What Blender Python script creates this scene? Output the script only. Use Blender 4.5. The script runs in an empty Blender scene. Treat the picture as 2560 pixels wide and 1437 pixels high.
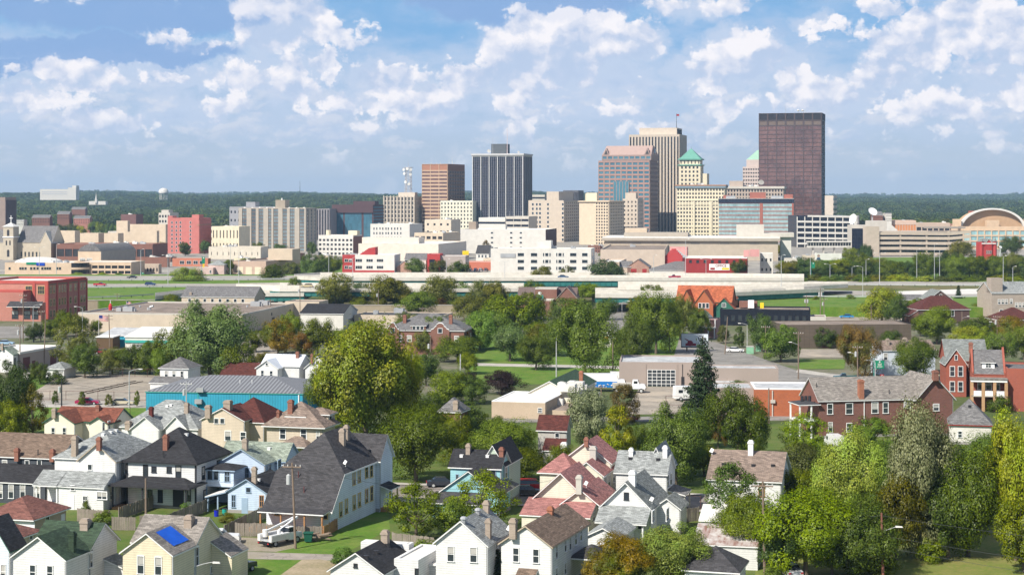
import bpy,math,random
import numpy as np
from mathutils import Vector
random.seed(7)
S=bpy.context.scene
COL=S.collection
rad=math.radians
# ---------------------------------------------------------------- camera, sky, sun, exposure
F,HC,HY,CX=4400.0,42.0,495.0,1280.0
cam=bpy.data.cameras.new('camera');camo=bpy.data.objects.new('camera',cam);COL.objects.link(camo)
camo.location=(0,0,HC);camo.rotation_euler=(rad(90),0,0)
cam.sensor_width=36;cam.lens=36*F/2560;cam.shift_y=-(718.5-HY)/2560
cam.clip_start=1;cam.clip_end=60000
S.camera=camo
S.view_settings.view_transform='Standard';S.view_settings.look='None'
S.view_settings.exposure=0.42;S.view_settings.gamma=1;S.view_settings.use_curve_mapping=False
SUN_AZ,SUN_EL=224.0,43.0
sl=bpy.data.lights.new('sun','SUN');so=bpy.data.objects.new('sun',sl);COL.objects.link(so)
sl.energy=5.0;sl.angle=rad(0.53);sl.color=(1.0,0.94,0.84)
sd=Vector((math.sin(rad(SUN_AZ))*math.cos(rad(SUN_EL)),math.cos(rad(SUN_AZ))*math.cos(rad(SUN_EL)),math.sin(rad(SUN_EL))))
so.rotation_euler=sd.to_track_quat('Z','Y').to_euler()
class NG:
 """small helper to write node trees as expressions"""
 def __init__(s,t):s.t=t;s.N=t.nodes;s.L=t.links
 def put(s,sock,v):
  if isinstance(v,bpy.types.NodeSocket):s.L.new(v,sock)
  elif v is not None:
   try:sock.default_value=v
   except Exception:sock.default_value=(*v,1.0)
 def m(s,op,a,b=None,c=None,clamp=False):
  n=s.N.new('ShaderNodeMath');n.operation=op;n.use_clamp=clamp
  s.put(n.inputs[0],a);s.put(n.inputs[1],b)
  if c is not None:s.put(n.inputs[2],c)
  return n.outputs[0]
 def v(s,op,a,b=None):
  n=s.N.new('ShaderNodeVectorMath');n.operation=op;s.put(n.inputs[0],a)
  if b is not None:s.put(n.inputs[1],b)
  return n.outputs['Value']if op in('DOT_PRODUCT','LENGTH')else n.outputs[0]
 def scale(s,a,k):
  n=s.N.new('ShaderNodeVectorMath');n.operation='SCALE';s.put(n.inputs[0],a);s.put(n.inputs['Scale'],k);return n.outputs[0]
 def xyz(s,a):
  n=s.N.new('ShaderNodeSeparateXYZ');s.put(n.inputs[0],a);return n.outputs
 def comb(s,x=0,y=0,z=0):
  n=s.N.new('ShaderNodeCombineXYZ');s.put(n.inputs[0],x);s.put(n.inputs[1],y);s.put(n.inputs[2],z);return n.outputs[0]
 def noise(s,vec,sc,det=3,rough=.55,dist=0,col=False):
  n=s.N.new('ShaderNodeTexNoise');s.put(n.inputs['Vector'],vec);n.inputs['Scale'].default_value=sc
  n.inputs['Detail'].default_value=det;n.inputs['Roughness'].default_value=rough;n.inputs['Distortion'].default_value=dist
  return n.outputs[1 if col else 0]
 def ramp(s,f,a,b,c=0.,d=1.,smooth=False):
  n=s.N.new('ShaderNodeMapRange');s.put(n.inputs[0],f)
  for i,q in enumerate((a,b,c,d)):s.put(n.inputs[i+1],q)
  if smooth:n.interpolation_type='SMOOTHSTEP'
  return n.outputs[0]
 def mix(s,f,a,b,mode='MIX'):
  n=s.N.new('ShaderNodeMix');n.data_type='RGBA';n.blend_type=mode
  s.put(n.inputs[0],f);s.put(n.inputs[6],a);s.put(n.inputs[7],b);return n.outputs[2]
 def hsv(s,col,h=.5,sa=1.,va=1.):
  n=s.N.new('ShaderNodeHueSaturation');s.put(n.inputs['Color'],col);s.put(n.inputs['Hue'],h)
  s.put(n.inputs['Saturation'],sa);s.put(n.inputs['Value'],va);return n.outputs[0]
def C4(c):return(c[0],c[1],c[2],1.0)
w=bpy.data.worlds.new('World');S.world=w;w.use_nodes=True
g=NG(w.node_tree);g.N.clear()
sky=g.N.new('ShaderNodeTexSky');sky.sky_type='NISHITA';sky.sun_disc=False
sky.sun_elevation=rad(SUN_EL);sky.sun_rotation=rad(SUN_AZ);sky.air_density=1.0;sky.dust_density=0.6;sky.ozone_density=2.0
tc=g.N.new('ShaderNodeTexCoord')
D=g.xyz(g.v('NORMALIZE',tc.outputs['Generated']))
az=g.m('MULTIPLY',g.m('ARCTAN2',D[0],D[1]),44.0)
el=g.m('MULTIPLY',g.m('ARCSINE',D[2]),44.0)
P0=g.comb(az,el,0)
CL=[(1.35,3.95,1.7,1.0,1.15),(.1,3.35,1.0,1.2,.85),(3.2,4.0,.8,.5,.7),(1.6,2.9,2.0,.7,.5),(-.9,3.0,.9,.35,.7),(.9,2.3,1.6,.4,.35),(5.6,3.5,1.2,.75,1.05),(4.8,3.0,1.0,.6,.9),(7.0,3.1,.55,.5,.5),(9.2,2.95,1.0,.5,.8),(9.9,3.7,1.0,.8,.95),(11.3,4.2,1.0,.7,1.05),(12.6,3.7,1.1,.7,.95),(11.7,3.0,1.4,.45,.4),(4.6,4.7,1.5,.35,.5),(9.0,4.65,.5,.35,.75),(7.6,4.3,.6,.25,.5),(-5.7,4.4,1.3,1.0,.85),(-7.5,3.75,1.6,.3,.5),(-5.5,3.0,.75,.65,1.0),(-4.6,3.3,.35,.45,.9),(-3.1,2.95,1.0,.5,.95),(-2.1,2.4,1.0,.45,.9),(-3.9,2.45,1.1,.3,.6),(-10.4,3.05,1.9,.42,.85),(-12.2,2.4,1.2,.4,.7),(-8.3,2.95,1.3,.3,.7),(-10,1.9,1.3,.3,.7),(-8.0,2.2,1.1,.35,.45),(-7.6,1.9,.6,.25,.6),(-6.6,3.1,.9,.5,.6),(8.0,2.5,1.0,.5,.6),(10.4,2.3,1.3,.4,.6),(12.2,2.5,1.2,.5,.6),(5.7,2.3,1.4,.3,.35),(2.2,2.25,1.0,.3,.5)]
warp=g.noise(P0,1.3,4,.6,col=True)
PW=g.v('ADD',P0,g.v('MULTIPLY',g.v('SUBTRACT',warp,(.5,.5,.5)),(1.5,1.0,0)))
def cumulus(P):
 acc=None;low=None
 for(cx,cy,rx,ry,wt)in CL:
  q=g.v('MULTIPLY',g.v('SUBTRACT',P,(cx,cy,0)),(1/(rx*1.15),1/(ry*1.15),0))
  e=g.m('MULTIPLY',g.m('SUBTRACT',1.0,g.v('DOT_PRODUCT',q,q),clamp=True),wt)
  acc=e if acc is None else g.m('MAXIMUM',acc,e)
  lo=g.m('MULTIPLY',e,g.xyz(q)[1]);low=lo if low is None else g.m('ADD',low,lo)
 return acc,low
acc,low=cumulus(PW)
amb=g.ramp(g.noise(g.v('MULTIPLY',P0,(.16,.3,0)),1.0,4,.5),.54,.75,0,.8)
front=g.m('LESS_THAN',g.m('ABSOLUTE',az),14.5)
inview=g.m('MULTIPLY',front,g.m('LESS_THAN',el,5.6))
acc=g.m('MAXIMUM',acc,g.m('MULTIPLY',amb,g.m('SUBTRACT',1.0,inview)))
def puff(P,n):
 """heaped billows: rounded cells at several sizes"""
 out=None
 for sc,am in((.50,.46),(1.15,.30),(2.6,.17),(5.6,.085),(12.0,.045))[:n]:
  v=g.N.new('ShaderNodeTexVoronoi');v.voronoi_dimensions='2D';v.feature='SMOOTH_F1';v.inputs['Smoothness'].default_value=.55
  g.put(v.inputs['Vector'],P);v.inputs['Scale'].default_value=sc
  e=g.m('MULTIPLY',g.m('SUBTRACT',.48,v.outputs['Distance']),am*2);out=e if out is None else g.m('ADD',out,e)
 return out
PV=g.v('MULTIPLY',g.v('ADD',P0,g.v('MULTIPLY',g.v('SUBTRACT',g.noise(P0,2.2,5,.62,col=True),(.5,.5,.5)),(.55,.42,0))),(1,1.25,0))
n1=puff(PV,5);n1b=puff(g.v('ADD',PV,(-.20,.30,0)),3)
wv=g.noise(g.v('MULTIPLY',P0,(.5,1.1,0)),1.0,6,.6)
mid=g.m('MULTIPLY',g.ramp(el,.7,1.8,0,.36,True),g.ramp(el,3.2,4.2,1,.45))
dens=g.m('ADD',g.m('ADD',g.m('MULTIPLY',acc,1.0),g.m('MULTIPLY',g.m('SUBTRACT',g.noise(P0,.8,3),.5),.7)),n1)
cov=g.ramp(dens,.35,.60,0,1,True)
veil=g.ramp(g.m('ADD',g.m('ADD',g.m('MULTIPLY',acc,.6),mid),g.m('MULTIPLY',wv,1.0)),.52,1.05,0,.92,True)
lit=g.m('ADD',g.m('MULTIPLY',g.m('SUBTRACT',n1,n1b),1.7),g.m('ADD',.50,g.m('MULTIPLY',low,.62)))
lit=g.m('SUBTRACT',lit,g.ramp(dens,.8,1.6,0,.22),clamp=True)
cov=g.m('MULTIPLY',cov,g.ramp(g.m('ADD',lit,g.m('MULTIPLY',low,.3)),.0,.42,.35,1,True))
ccol=g.mix(lit,(.335,.425,.60,1),(.76,.735,.755,1))
gm=None
for(cx,cy,rx,ry)in((-9.3,4.75,4.6,.85),(-9.6,3.62,3.4,.42),(.3,4.95,3.3,.75),(-12.6,3.2,1.8,.3)):
 q=g.v('MULTIPLY',g.v('SUBTRACT',PW,(cx,cy,0)),(1/rx,1/ry,0));e=g.m('SUBTRACT',1.0,g.v('DOT_PRODUCT',q,q),clamp=True);gm=e if gm is None else g.m('MAXIMUM',gm,e)
gm=g.m('MULTIPLY',g.ramp(g.m('ADD',gm,g.m('MULTIPLY',g.m('SUBTRACT',wv,.5),.8)),.02,.42,0,.9,True),g.m('SUBTRACT',1.0,g.m('MULTIPLY',cov,.8)))
base=g.mix(1.0,sky.outputs[0],(.050,.050,.056,1),'MULTIPLY')
hz=g.ramp(el,.0,4.2,1,0,True)
base=g.mix(g.ramp(el,5,26,.9,0),base,g.mix(hz,(.175,.36,.61,1),(.44,.50,.585,1)))
fade=g.ramp(el,.2,2.4,.22,1,True)
c1=g.mix(g.m('MULTIPLY',veil,fade),base,(.44,.515,.65,1))
P2=g.v('MULTIPLY',PV,(1.5,3.0,0));q1=puff(P2,4);q2=puff(g.v('ADD',P2,(-.2,.4,0)),2)
d2=g.m('ADD',q1,g.m('MULTIPLY',g.m('SUBTRACT',g.noise(g.v('MULTIPLY',P0,(.45,.9,0)),1.0,3),.5),1.6))
b2=g.m('MULTIPLY',g.ramp(el,.55,1.4,0,1,True),g.ramp(el,2.3,3.2,1,0,True))
c1=g.mix(g.m('MULTIPLY',g.ramp(d2,-.02,.50,0,.42,True),b2),c1,g.mix(g.m('ADD',g.m('MULTIPLY',g.m('SUBTRACT',q1,q2),1.6),.45,clamp=True),(.42,.49,.62,1),(.66,.645,.68,1)))
c2=g.mix(g.m('MULTIPLY',cov,g.m('MULTIPLY',fade,.94)),c1,ccol)
c2=g.mix(gm,c2,(.205,.33,.56,1))
bg=g.N.new('ShaderNodeBackground');g.L.new(c2,bg.inputs[0]);bg.inputs[1].default_value=1.0
wo=g.N.new('ShaderNodeOutputWorld');g.L.new(bg.outputs[0],wo.inputs[0])
w.cycles.sampling_method='MANUAL';w.cycles.sample_map_resolution=256
S.cycles.use_adaptive_sampling=True;S.cycles.adaptive_threshold=0.015
S.cycles.max_bounces=5;S.cycles.diffuse_bounces=2;S.cycles.glossy_bounces=2;S.cycles.transmission_bounces=3
S.cycles.volume_bounces=0;S.cycles.transparent_max_bounces=6;S.cycles.caustics_reflective=False;S.cycles.caustics_refractive=False
S.cycles.use_denoising=True
# ---------------------------------------------------------------- picking real places from rows and columns of the picture
def depth(py,z=0.0):return F*(HC-z)/(py-HY)
def at(px,py,z=0.0):
 Y=depth(py,z);return((px-CX)/F*Y,Y)
class Fit:
 """a rectangle footprint: near-left base corner o, turned by a degrees, w wide along the front, d deep"""
 def __init__(s,xl,xs,y,z=0.0,a=15,xr=None,d=8.0,Y=None):
  s.deg=a;s.a=rad(a);c,sn=math.cos(s.a),math.sin(s.a);s.c,s.s=c,sn
  Yr=Y if Y else depth(y,z);s.Y=Yr;s.d=d
  tl,ts=(xl-CX)/F,(xs-CX)/F
  if a>=0:
   X=ts*Yr;s.w=(X-tl*Yr)/(c+tl*sn);s.o=(X-s.w*c,Yr+s.w*sn)
   if xr is not None:
    tr=(xr-CX)/F;s.d=(tr*Yr-X)/(sn-tr*c)
    if not 0<s.d<400:s.d=d
  else:
   X=tl*Yr;s.w=(ts*Yr-X)/(c+ts*sn);s.o=(X,Yr)
  s.zr=HC+(HY-y)*Yr/F
 def zt(s,py):return HC+(HY-py)*s.Y/F
 def u(s,px,q=0.0):
  t=(px-CX)/F;ox,oy=s.o;return(t*(oy+q*s.c)-ox-q*s.s)/(s.c+t*s.s)
 def v(s,px,x=None):
  x=s.w if x is None else x;t=(px-CX)/F;ox,oy=s.o
  return(t*(oy-x*s.s)-ox-x*s.c)/(s.s-t*s.c)
 def yf(s,u,q):return s.o[1]-u*s.s+q*s.c
 def z(s,py,u,q):return HC+(HY-py)*s.yf(u,q)/F
 def world(s,u,q,z=0.0):return(s.o[0]+u*s.c+q*s.s,s.o[1]-u*s.s+q*s.c,z)
# ---------------------------------------------------------------- mesh builder
class MB:
 def __init__(s):s.v=[];s.f=[];s.m=[]
 def poly(s,pts,m=0):
  b=len(s.v);s.v.extend(tuple(p)for p in pts);s.f.append(tuple(range(b,b+len(pts))));s.m.append(m)
 def box(s,x0,x1,y0,y1,z0,z1,m=0,mt=None):
  b=len(s.v)
  s.v+=[(x0,y0,z0),(x1,y0,z0),(x1,y1,z0),(x0,y1,z0),(x0,y0,z1),(x1,y0,z1),(x1,y1,z1),(x0,y1,z1)]
  s.f+=[(b,b+3,b+2,b+1),(b+4,b+5,b+6,b+7),(b,b+1,b+5,b+4),(b+1,b+2,b+6,b+5),(b+2,b+3,b+7,b+6),(b+3,b,b+4,b+7)]
  s.m+=[m,m if mt is None else mt,m,m,m,m]
 def hexa(s,bot,top,m=0,mt=None):
  b=len(s.v);n=len(bot);s.v+=[tuple(p)for p in bot]+[tuple(p)for p in top]
  s.f.append(tuple(range(b+n-1,b-1,-1)));s.m.append(m)
  s.f.append(tuple(range(b+n,b+2*n)));s.m.append(m if mt is None else mt)
  for i in range(n):
   j=(i+1)%n;s.f.append((b+i,b+j,b+n+j,b+n+i));s.m.append(m)
 def cyl(s,p0,p1,r0,r1=None,n=8,m=0,cap=True):
  r1=r0 if r1 is None else r1;p0=Vector(p0);p1=Vector(p1);d=(p1-p0).normalized()
  a=d.orthogonal().normalized();c=d.cross(a);b=len(s.v)
  for p,r in((p0,r0),(p1,r1)):
   for i in range(n):
    t=2*math.pi*i/n;s.v.append(tuple(p+(a*math.cos(t)+c*math.sin(t))*r))
  for i in range(n):
   j=(i+1)%n;s.f.append((b+i,b+j,b+n+j,b+n+i));s.m.append(m)
  if cap:
   s.f.append(tuple(range(b+n-1,b-1,-1)));s.f.append(tuple(range(b+n,b+2*n)));s.m+=[m,m]
 def dome(s,c,r,h,n=16,k=5,m=0):
  rows=[]
  for j in range(k+1):
   t=math.pi/2*j/k;rr=r*math.cos(t);z=c[2]+h*math.sin(t);b=len(s.v)
   for i in range(n):s.v.append((c[0]+rr*math.cos(2*math.pi*i/n),c[1]+rr*math.sin(2*math.pi*i/n),z))
   rows.append(b)
  for j in range(k):
   for i in range(n):
    i2=(i+1)%n;s.f.append((rows[j]+i,rows[j]+i2,rows[j+1]+i2,rows[j+1]+i));s.m.append(m)
 def mesh(s,name,mats,smooth=False):
  me=bpy.data.meshes.new(name);me.from_pydata(s.v,[],s.f)
  for m in mats:me.materials.append(m)
  n=len(s.f);me.polygons.foreach_set('material_index',np.array(s.m,dtype=np.int32))
  if smooth:me.polygons.foreach_set('use_smooth',np.ones(n,dtype=bool))
  nl=len(me.loops)
  if nl:
   nr=np.empty(n*3);me.polygons.foreach_get('normal',nr);nr=nr.reshape(-1,3)
   tot=np.empty(n,dtype=np.int32);me.polygons.foreach_get('loop_total',tot)
   vi=np.empty(nl,dtype=np.int32);me.loops.foreach_get('vertex_index',vi)
   co=np.array(s.v)[vi];N=np.repeat(nr,tot,axis=0)
   t=np.stack([-N[:,1],N[:,0],np.zeros(nl)],1);ln=np.linalg.norm(t,axis=1)
   t[ln<.02]=(1,0,0);ln[ln<.02]=1;t/=ln[:,None]
   b=np.cross(N,t)
   uv=np.stack([(co*t).sum(1),(co*b).sum(1)],1)
   me.uv_layers.new(name='UVMap').data.foreach_set('uv',uv.ravel().astype(np.float32))
  me.update();return me
 def build(s,name,mats,parent=None,loc=None,smooth=False):
  if not isinstance(mats,(list,tuple)):mats=[mats]
  return link(name,s.mesh(name,mats,smooth),parent,loc)
def link(name,me,parent=None,loc=None,rz=0,scale=None):
 o=bpy.data.objects.new(name,me);COL.objects.link(o)
 if parent is not None:o.parent=parent
 if loc is not None:o.location=loc
 if rz:o.rotation_euler=(0,0,rz)
 if scale is not None:o.scale=scale
 return o
def tag(o,label=None,cat=None,group=None,kind=None):
 if label:o['label']=label
 if cat:o['category']=cat
 if group:o['group']=group
 if kind:o['kind']=kind
 return o
def thing(name,label,cat,loc=(0,0,0),rz=0.0,group=None):
 o=link(name,None,None,loc,rz);return tag(o,label,cat,group)
def copy_tree(o,parent=None):
 c=o.copy();COL.objects.link(c)
 if parent is not None:c.parent=parent
 for ch in KIDS.get(o.name,[]):copy_tree(ch,c)
 return c
KIDS={}
def learn(root):
 """remember the children of a finished thing so that copies are cheap"""
 for ch in bpy.data.objects:
  if ch.parent is not None and ch.parent.name not in KIDS:pass
 def rec(o):
  KIDS[o.name]=list(o.children)
  for c in o.children:rec(c)
 rec(root)
# ---------------------------------------------------------------- materials
_M={}
def mat(key,col,rough=.85,kind='plain',col2=None,sc=1.0,spec=.3,amt=.14,metal=0.0):
 if key in _M:return _M[key]
 m=bpy.data.materials.new(key);m.use_nodes=True;_M[key]=m
 g=NG(m.node_tree);bs=g.N['Principled BSDF']
 bs.inputs['Roughness'].default_value=rough;bs.inputs['Specular IOR Level'].default_value=spec;bs.inputs['Metallic'].default_value=metal
 geo=g.N.new('ShaderNodeNewGeometry').outputs['Position']
 uvn=g.N.new('ShaderNodeUVMap');uvn.uv_map='UVMap';uv=uvn.outputs[0]
 c=C4(col);c2=C4(col2)if col2 else None;bump=None
 big=g.noise(geo,.35*sc,4,.6);fine=g.noise(geo,3.5*sc,3,.6)
 dirt=g.ramp(g.m('ADD',g.m('MULTIPLY',big,.65),g.m('MULTIPLY',fine,.35)),.3,.7,1-amt,1+amt*.6)
 U=g.xyz(uv)
 if kind=='siding':
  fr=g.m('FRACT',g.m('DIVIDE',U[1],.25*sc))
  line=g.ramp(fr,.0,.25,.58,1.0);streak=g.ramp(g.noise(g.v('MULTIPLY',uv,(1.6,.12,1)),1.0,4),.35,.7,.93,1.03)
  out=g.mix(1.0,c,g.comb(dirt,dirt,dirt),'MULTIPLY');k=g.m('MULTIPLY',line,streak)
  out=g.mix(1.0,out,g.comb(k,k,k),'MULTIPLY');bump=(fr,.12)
 elif kind=='brick':
  b=g.N.new('ShaderNodeTexBrick');g.put(b.inputs['Vector'],uv);b.inputs['Scale'].default_value=1.0
  b.inputs['Brick Width'].default_value=.44*sc;b.inputs['Row Height'].default_value=.15*sc;b.inputs['Mortar Size'].default_value=.018*sc
  b.inputs['Color1'].default_value=c;b.inputs['Color2'].default_value=c2 or C4([x*.62 for x in col])
  b.inputs['Mortar'].default_value=C4([x*.55+.10 for x in col]);b.inputs['Bias'].default_value=-.1
  out=g.mix(1.0,b.outputs[0],g.comb(dirt,dirt,dirt),'MULTIPLY');bump=(b.outputs[1],-.1)
 elif kind=='shingle':
  b=g.N.new('ShaderNodeTexBrick');g.put(b.inputs['Vector'],uv);b.inputs['Scale'].default_value=1.0
  b.inputs['Brick Width'].default_value=.52*sc;b.inputs['Row Height'].default_value=.2*sc;b.inputs['Mortar Size'].default_value=.012
  b.inputs['Color1'].default_value=C4([x*.70 for x in col]);b.inputs['Color2'].default_value=C4([min(1,x*1.35)for x in col])
  b.inputs['Mortar'].default_value=C4([x*.5 for x in col])
  st=g.ramp(g.noise(g.v('MULTIPLY',uv,(1.1,.22,1)),1.0,5,.65),.32,.68,.90,1.09)
  pn=g.ramp(g.noise(g.v('MULTIPLY',uv,(.7,2.2,1)),1.4,3,.6),.42,.6,.90,1.09)
  k=g.m('MULTIPLY',g.m('MULTIPLY',st,pn),dirt)
  out=g.mix(1.0,b.outputs[0],g.comb(k,k,k),'MULTIPLY');bump=(b.outputs[1],-.25)
 elif kind=='ribs':
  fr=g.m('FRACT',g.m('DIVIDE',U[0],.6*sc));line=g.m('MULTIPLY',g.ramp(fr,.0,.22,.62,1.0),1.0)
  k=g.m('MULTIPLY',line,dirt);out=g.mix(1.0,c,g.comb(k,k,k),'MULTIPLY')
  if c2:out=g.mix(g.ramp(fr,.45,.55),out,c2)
  bump=(fr,.3)
 elif kind=='rust':
  f=g.ramp(g.noise(geo,.55,6,.65),.42,.56);f2=g.ramp(g.noise(g.v('MULTIPLY',uv,(2.5,.3,1)),1.0,4),.4,.7)
  out=g.mix(g.m('MULTIPLY',f,g.ramp(f2,0,1,.4,1)),c,c2)
 elif kind=='ground':
  f=g.ramp(g.m('ADD',g.m('MULTIPLY',g.noise(geo,.11*sc,6,.62),.6),g.m('MULTIPLY',g.noise(geo,1.3*sc,4,.6),.4)),.40,.60)
  out=g.mix(f,c,c2 or c);out=g.mix(1.0,out,g.comb(dirt,dirt,dirt),'MULTIPLY')
  bump=(g.noise(geo,9*sc,3),.4)
 elif kind=='paved':
  vo=g.N.new('ShaderNodeTexVoronoi');vo.feature='DISTANCE_TO_EDGE';g.put(vo.inputs['Vector'],g.v('ADD',geo,g.scale(g.noise(geo,.5,3,col=True),2.5)));vo.inputs['Scale'].default_value=.16*sc
  crack=g.ramp(vo.outputs[0],0.0,.02,.62,1.0)
  st=g.ramp(g.noise(geo,.18*sc,6,.66),.36,.62,1-amt*1.6,1+amt*.7)
  k=g.m('MULTIPLY',g.m('MULTIPLY',crack,st),dirt);out=g.mix(1.0,c,g.comb(k,k,k),'MULTIPLY')
  if c2:out=g.mix(g.ramp(g.noise(geo,.07*sc,5,.6),.5,.62),out,c2)
 elif kind=='panels':
  b=g.N.new('ShaderNodeTexBrick');g.put(b.inputs['Vector'],uv);b.inputs['Scale'].default_value=1.0;b.offset=0
  b.inputs['Brick Width'].default_value=1.5*sc;b.inputs['Row Height'].default_value=1.1*sc;b.inputs['Mortar Size'].default_value=.03
  b.inputs['Color1'].default_value=c;b.inputs['Color2'].default_value=C4([x*.9 for x in col]);b.inputs['Mortar'].default_value=C4([x*.6 for x in col])
  out=g.mix(1.0,b.outputs[0],g.comb(dirt,dirt,dirt),'MULTIPLY')
 elif kind=='glass':
  b=g.N.new('ShaderNodeTexBrick');g.put(b.inputs['Vector'],uv);b.inputs['Scale'].default_value=1.0;b.offset=0
  b.inputs['Brick Width'].default_value=1.6*sc;b.inputs['Row Height'].default_value=3.3*sc;b.inputs['Mortar Size'].default_value=.0
  b.inputs['Color1'].default_value=C4([x*.5 for x in col]);b.inputs['Color2'].default_value=C4([min(1,x*1.6)for x in col])
  out=g.mix(.7,b.outputs[0],g.mix(g.ramp(g.noise(geo,.035,3,.6),.42,.58),c,c2 or c))
  bn=g.N.new('ShaderNodeBump');bn.inputs['Strength'].default_value=.05;bn.inputs['Distance'].default_value=.3
  g.L.new(g.noise(geo,.5,2),bn.inputs['Height']);g.L.new(bn.outputs[0],bs.inputs['Normal'])
 elif kind=='louver':
  fr=g.m('FRACT',g.m('DIVIDE',U[1],.5*sc));k=g.m('MULTIPLY',g.ramp(fr,.3,.6,.45,1),dirt)
  out=g.mix(1.0,c,g.comb(k,k,k),'MULTIPLY')
 else:
  out=g.mix(1.0,c,g.comb(dirt,dirt,dirt),'MULTIPLY')
  if c2:out=g.mix(g.ramp(g.noise(geo,.5*sc,5,.65),.45,.62),out,c2)
 g.L.new(out,bs.inputs['Base Color'])
 if bump:
  bn=g.N.new('ShaderNodeBump');bn.inputs['Distance'].default_value=.04;bn.inputs['Strength'].default_value=min(1,abs(bump[1])*3);bn.invert=bump[1]<0
  g.L.new(bump[0],bn.inputs['Height']);g.L.new(bn.outputs[0],bs.inputs['Normal'])
 return m
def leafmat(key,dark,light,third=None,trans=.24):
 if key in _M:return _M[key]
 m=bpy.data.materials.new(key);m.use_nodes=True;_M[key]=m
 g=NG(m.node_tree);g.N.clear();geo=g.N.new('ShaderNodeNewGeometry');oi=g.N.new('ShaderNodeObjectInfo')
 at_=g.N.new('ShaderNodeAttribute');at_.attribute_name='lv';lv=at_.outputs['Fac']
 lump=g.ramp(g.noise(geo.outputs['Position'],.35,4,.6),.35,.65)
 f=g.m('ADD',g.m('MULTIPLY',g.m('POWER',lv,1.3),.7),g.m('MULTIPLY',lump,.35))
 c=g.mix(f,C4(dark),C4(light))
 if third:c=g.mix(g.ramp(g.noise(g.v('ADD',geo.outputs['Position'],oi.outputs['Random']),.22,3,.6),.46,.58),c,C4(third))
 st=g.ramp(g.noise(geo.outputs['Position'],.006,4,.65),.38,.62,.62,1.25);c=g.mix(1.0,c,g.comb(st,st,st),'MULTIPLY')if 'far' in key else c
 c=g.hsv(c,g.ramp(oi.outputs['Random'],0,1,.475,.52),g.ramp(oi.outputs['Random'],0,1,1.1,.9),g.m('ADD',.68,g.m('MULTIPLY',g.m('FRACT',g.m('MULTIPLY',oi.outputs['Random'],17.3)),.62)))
 d=g.N.new('ShaderNodeBsdfDiffuse');t=g.N.new('ShaderNodeBsdfTranslucent');gl=g.N.new('ShaderNodeBsdfGlossy');gl.inputs['Roughness'].default_value=.45
 g.L.new(c,d.inputs[0]);g.L.new(g.mix(1.0,c,(1.25,1.2,.6,1),'MULTIPLY'),t.inputs[0])
 a=g.N.new('ShaderNodeMixShader');a.inputs[0].default_value=trans;g.L.new(d.outputs[0],a.inputs[1]);g.L.new(t.outputs[0],a.inputs[2])
 b=g.N.new('ShaderNodeMixShader');b.inputs[0].default_value=.02;g.L.new(a.outputs[0],b.inputs[1]);g.L.new(gl.outputs[0],b.inputs[2])
 o=g.N.new('ShaderNodeOutputMaterial');g.L.new(b.outputs[0],o.inputs[0]);return m
WHITE=lambda:mat('white_paint',(.80,.80,.79),.6,amt=.06)
GL=lambda:mat('window_glass',(.035,.045,.055),.08,'plain',spec=.8,amt=.3)
CURT=lambda:mat('curtain',(.42,.41,.38),.9)
# ---------------------------------------------------------------- terrain
def ss(a,b,x):
 t=np.clip((x-a)/(b-a),0,1);return t*t*(3-2*t)
def terrain(x,y):
 x=np.asarray(x,float);y=np.asarray(y,float);k=ss(-.02,.16,x/np.maximum(y,1))
 left=ss(2400,5600,y)*33+ss(3000,5600,y)*(4*np.sin(x/330+1)+3.5*np.sin(x/133+y/900)+2.5*np.sin(x/61))+ss(6000,9000,y)*10
 right=ss(3000,5200,y)*16*(1+.25*np.sin(x/400))+ss(6200,9500,y)*(27+3*np.sin(x/450))
 n=ss(2600,4000,y)*(3*np.sin(x/170+y/410)+2.5*np.sin(y/230-x/290))
 return left*(1-k)+right*k+n
def ground_sheet():
 ys=np.concatenate([np.linspace(-300,2200,14),np.linspace(2300,10000,70),np.array([11000,14000,30000])])
 xs=np.concatenate([np.array([-20000,-8000]),np.linspace(-4200,4200,90),np.array([8000,20000])])
 X,Yg=np.meshgrid(xs,ys);Z=terrain(X,Yg);n,m=X.shape
 v=np.stack([X.ravel(),Yg.ravel(),Z.ravel()],1)
 f=[(r*m+c,r*m+c+1,(r+1)*m+c+1,(r+1)*m+c)for r in range(n-1)for c in range(m-1)]
 b=MB();b.v=[tuple(p)for p in v];b.f=f;b.m=[0]*len(f)
 o=b.build('ground',mat('ground_mix',(.050,.090,.015),.95,'ground',(.11,.12,.045)),smooth=True);tag(o,kind='structure')
ground_sheet()
def patch(name,m,z,pts,kind='structure'):
 """a flat piece of ground: corners picked in the picture, laid at height z"""
 b=MB();P=[(*at(px,py,z),z)for px,py in pts]
 area=sum(P[i][0]*P[(i+1)%len(P)][1]-P[(i+1)%len(P)][0]*P[i][1]for i in range(len(P)))
 if area<0:P.reverse()
 b.poly(P);o=b.build(name,m);tag(o,kind=kind);return o
GRASS=mat('lawn',(.075,.175,.010),.95,'ground',(.15,.205,.035),1.6,amt=.3)
GRASSD=mat('dry_lawn',(.13,.185,.025),.95,'ground',(.25,.22,.07),1.3)
LOT=mat('old_asphalt',(.33,.29,.24),.9,'paved',(.40,.34,.27),1.2,amt=.16)
ROAD=mat('road',(.25,.235,.215),.9,'paved',None,1.0)
CONC=mat('concrete',(.46,.43,.385),.85,'paved',None,1.5,amt=.1)
DIRT=mat('bare_dirt',(.40,.32,.22),.95,'ground',(.24,.21,.11),2.0)
SOIL=mat('gravel',(.34,.29,.235),.95,'ground',(.22,.20,.12),2.0)
HIWAY=mat('highway_paving',(.37,.34,.30),.85,'paved',None,.8,amt=.1)
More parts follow.
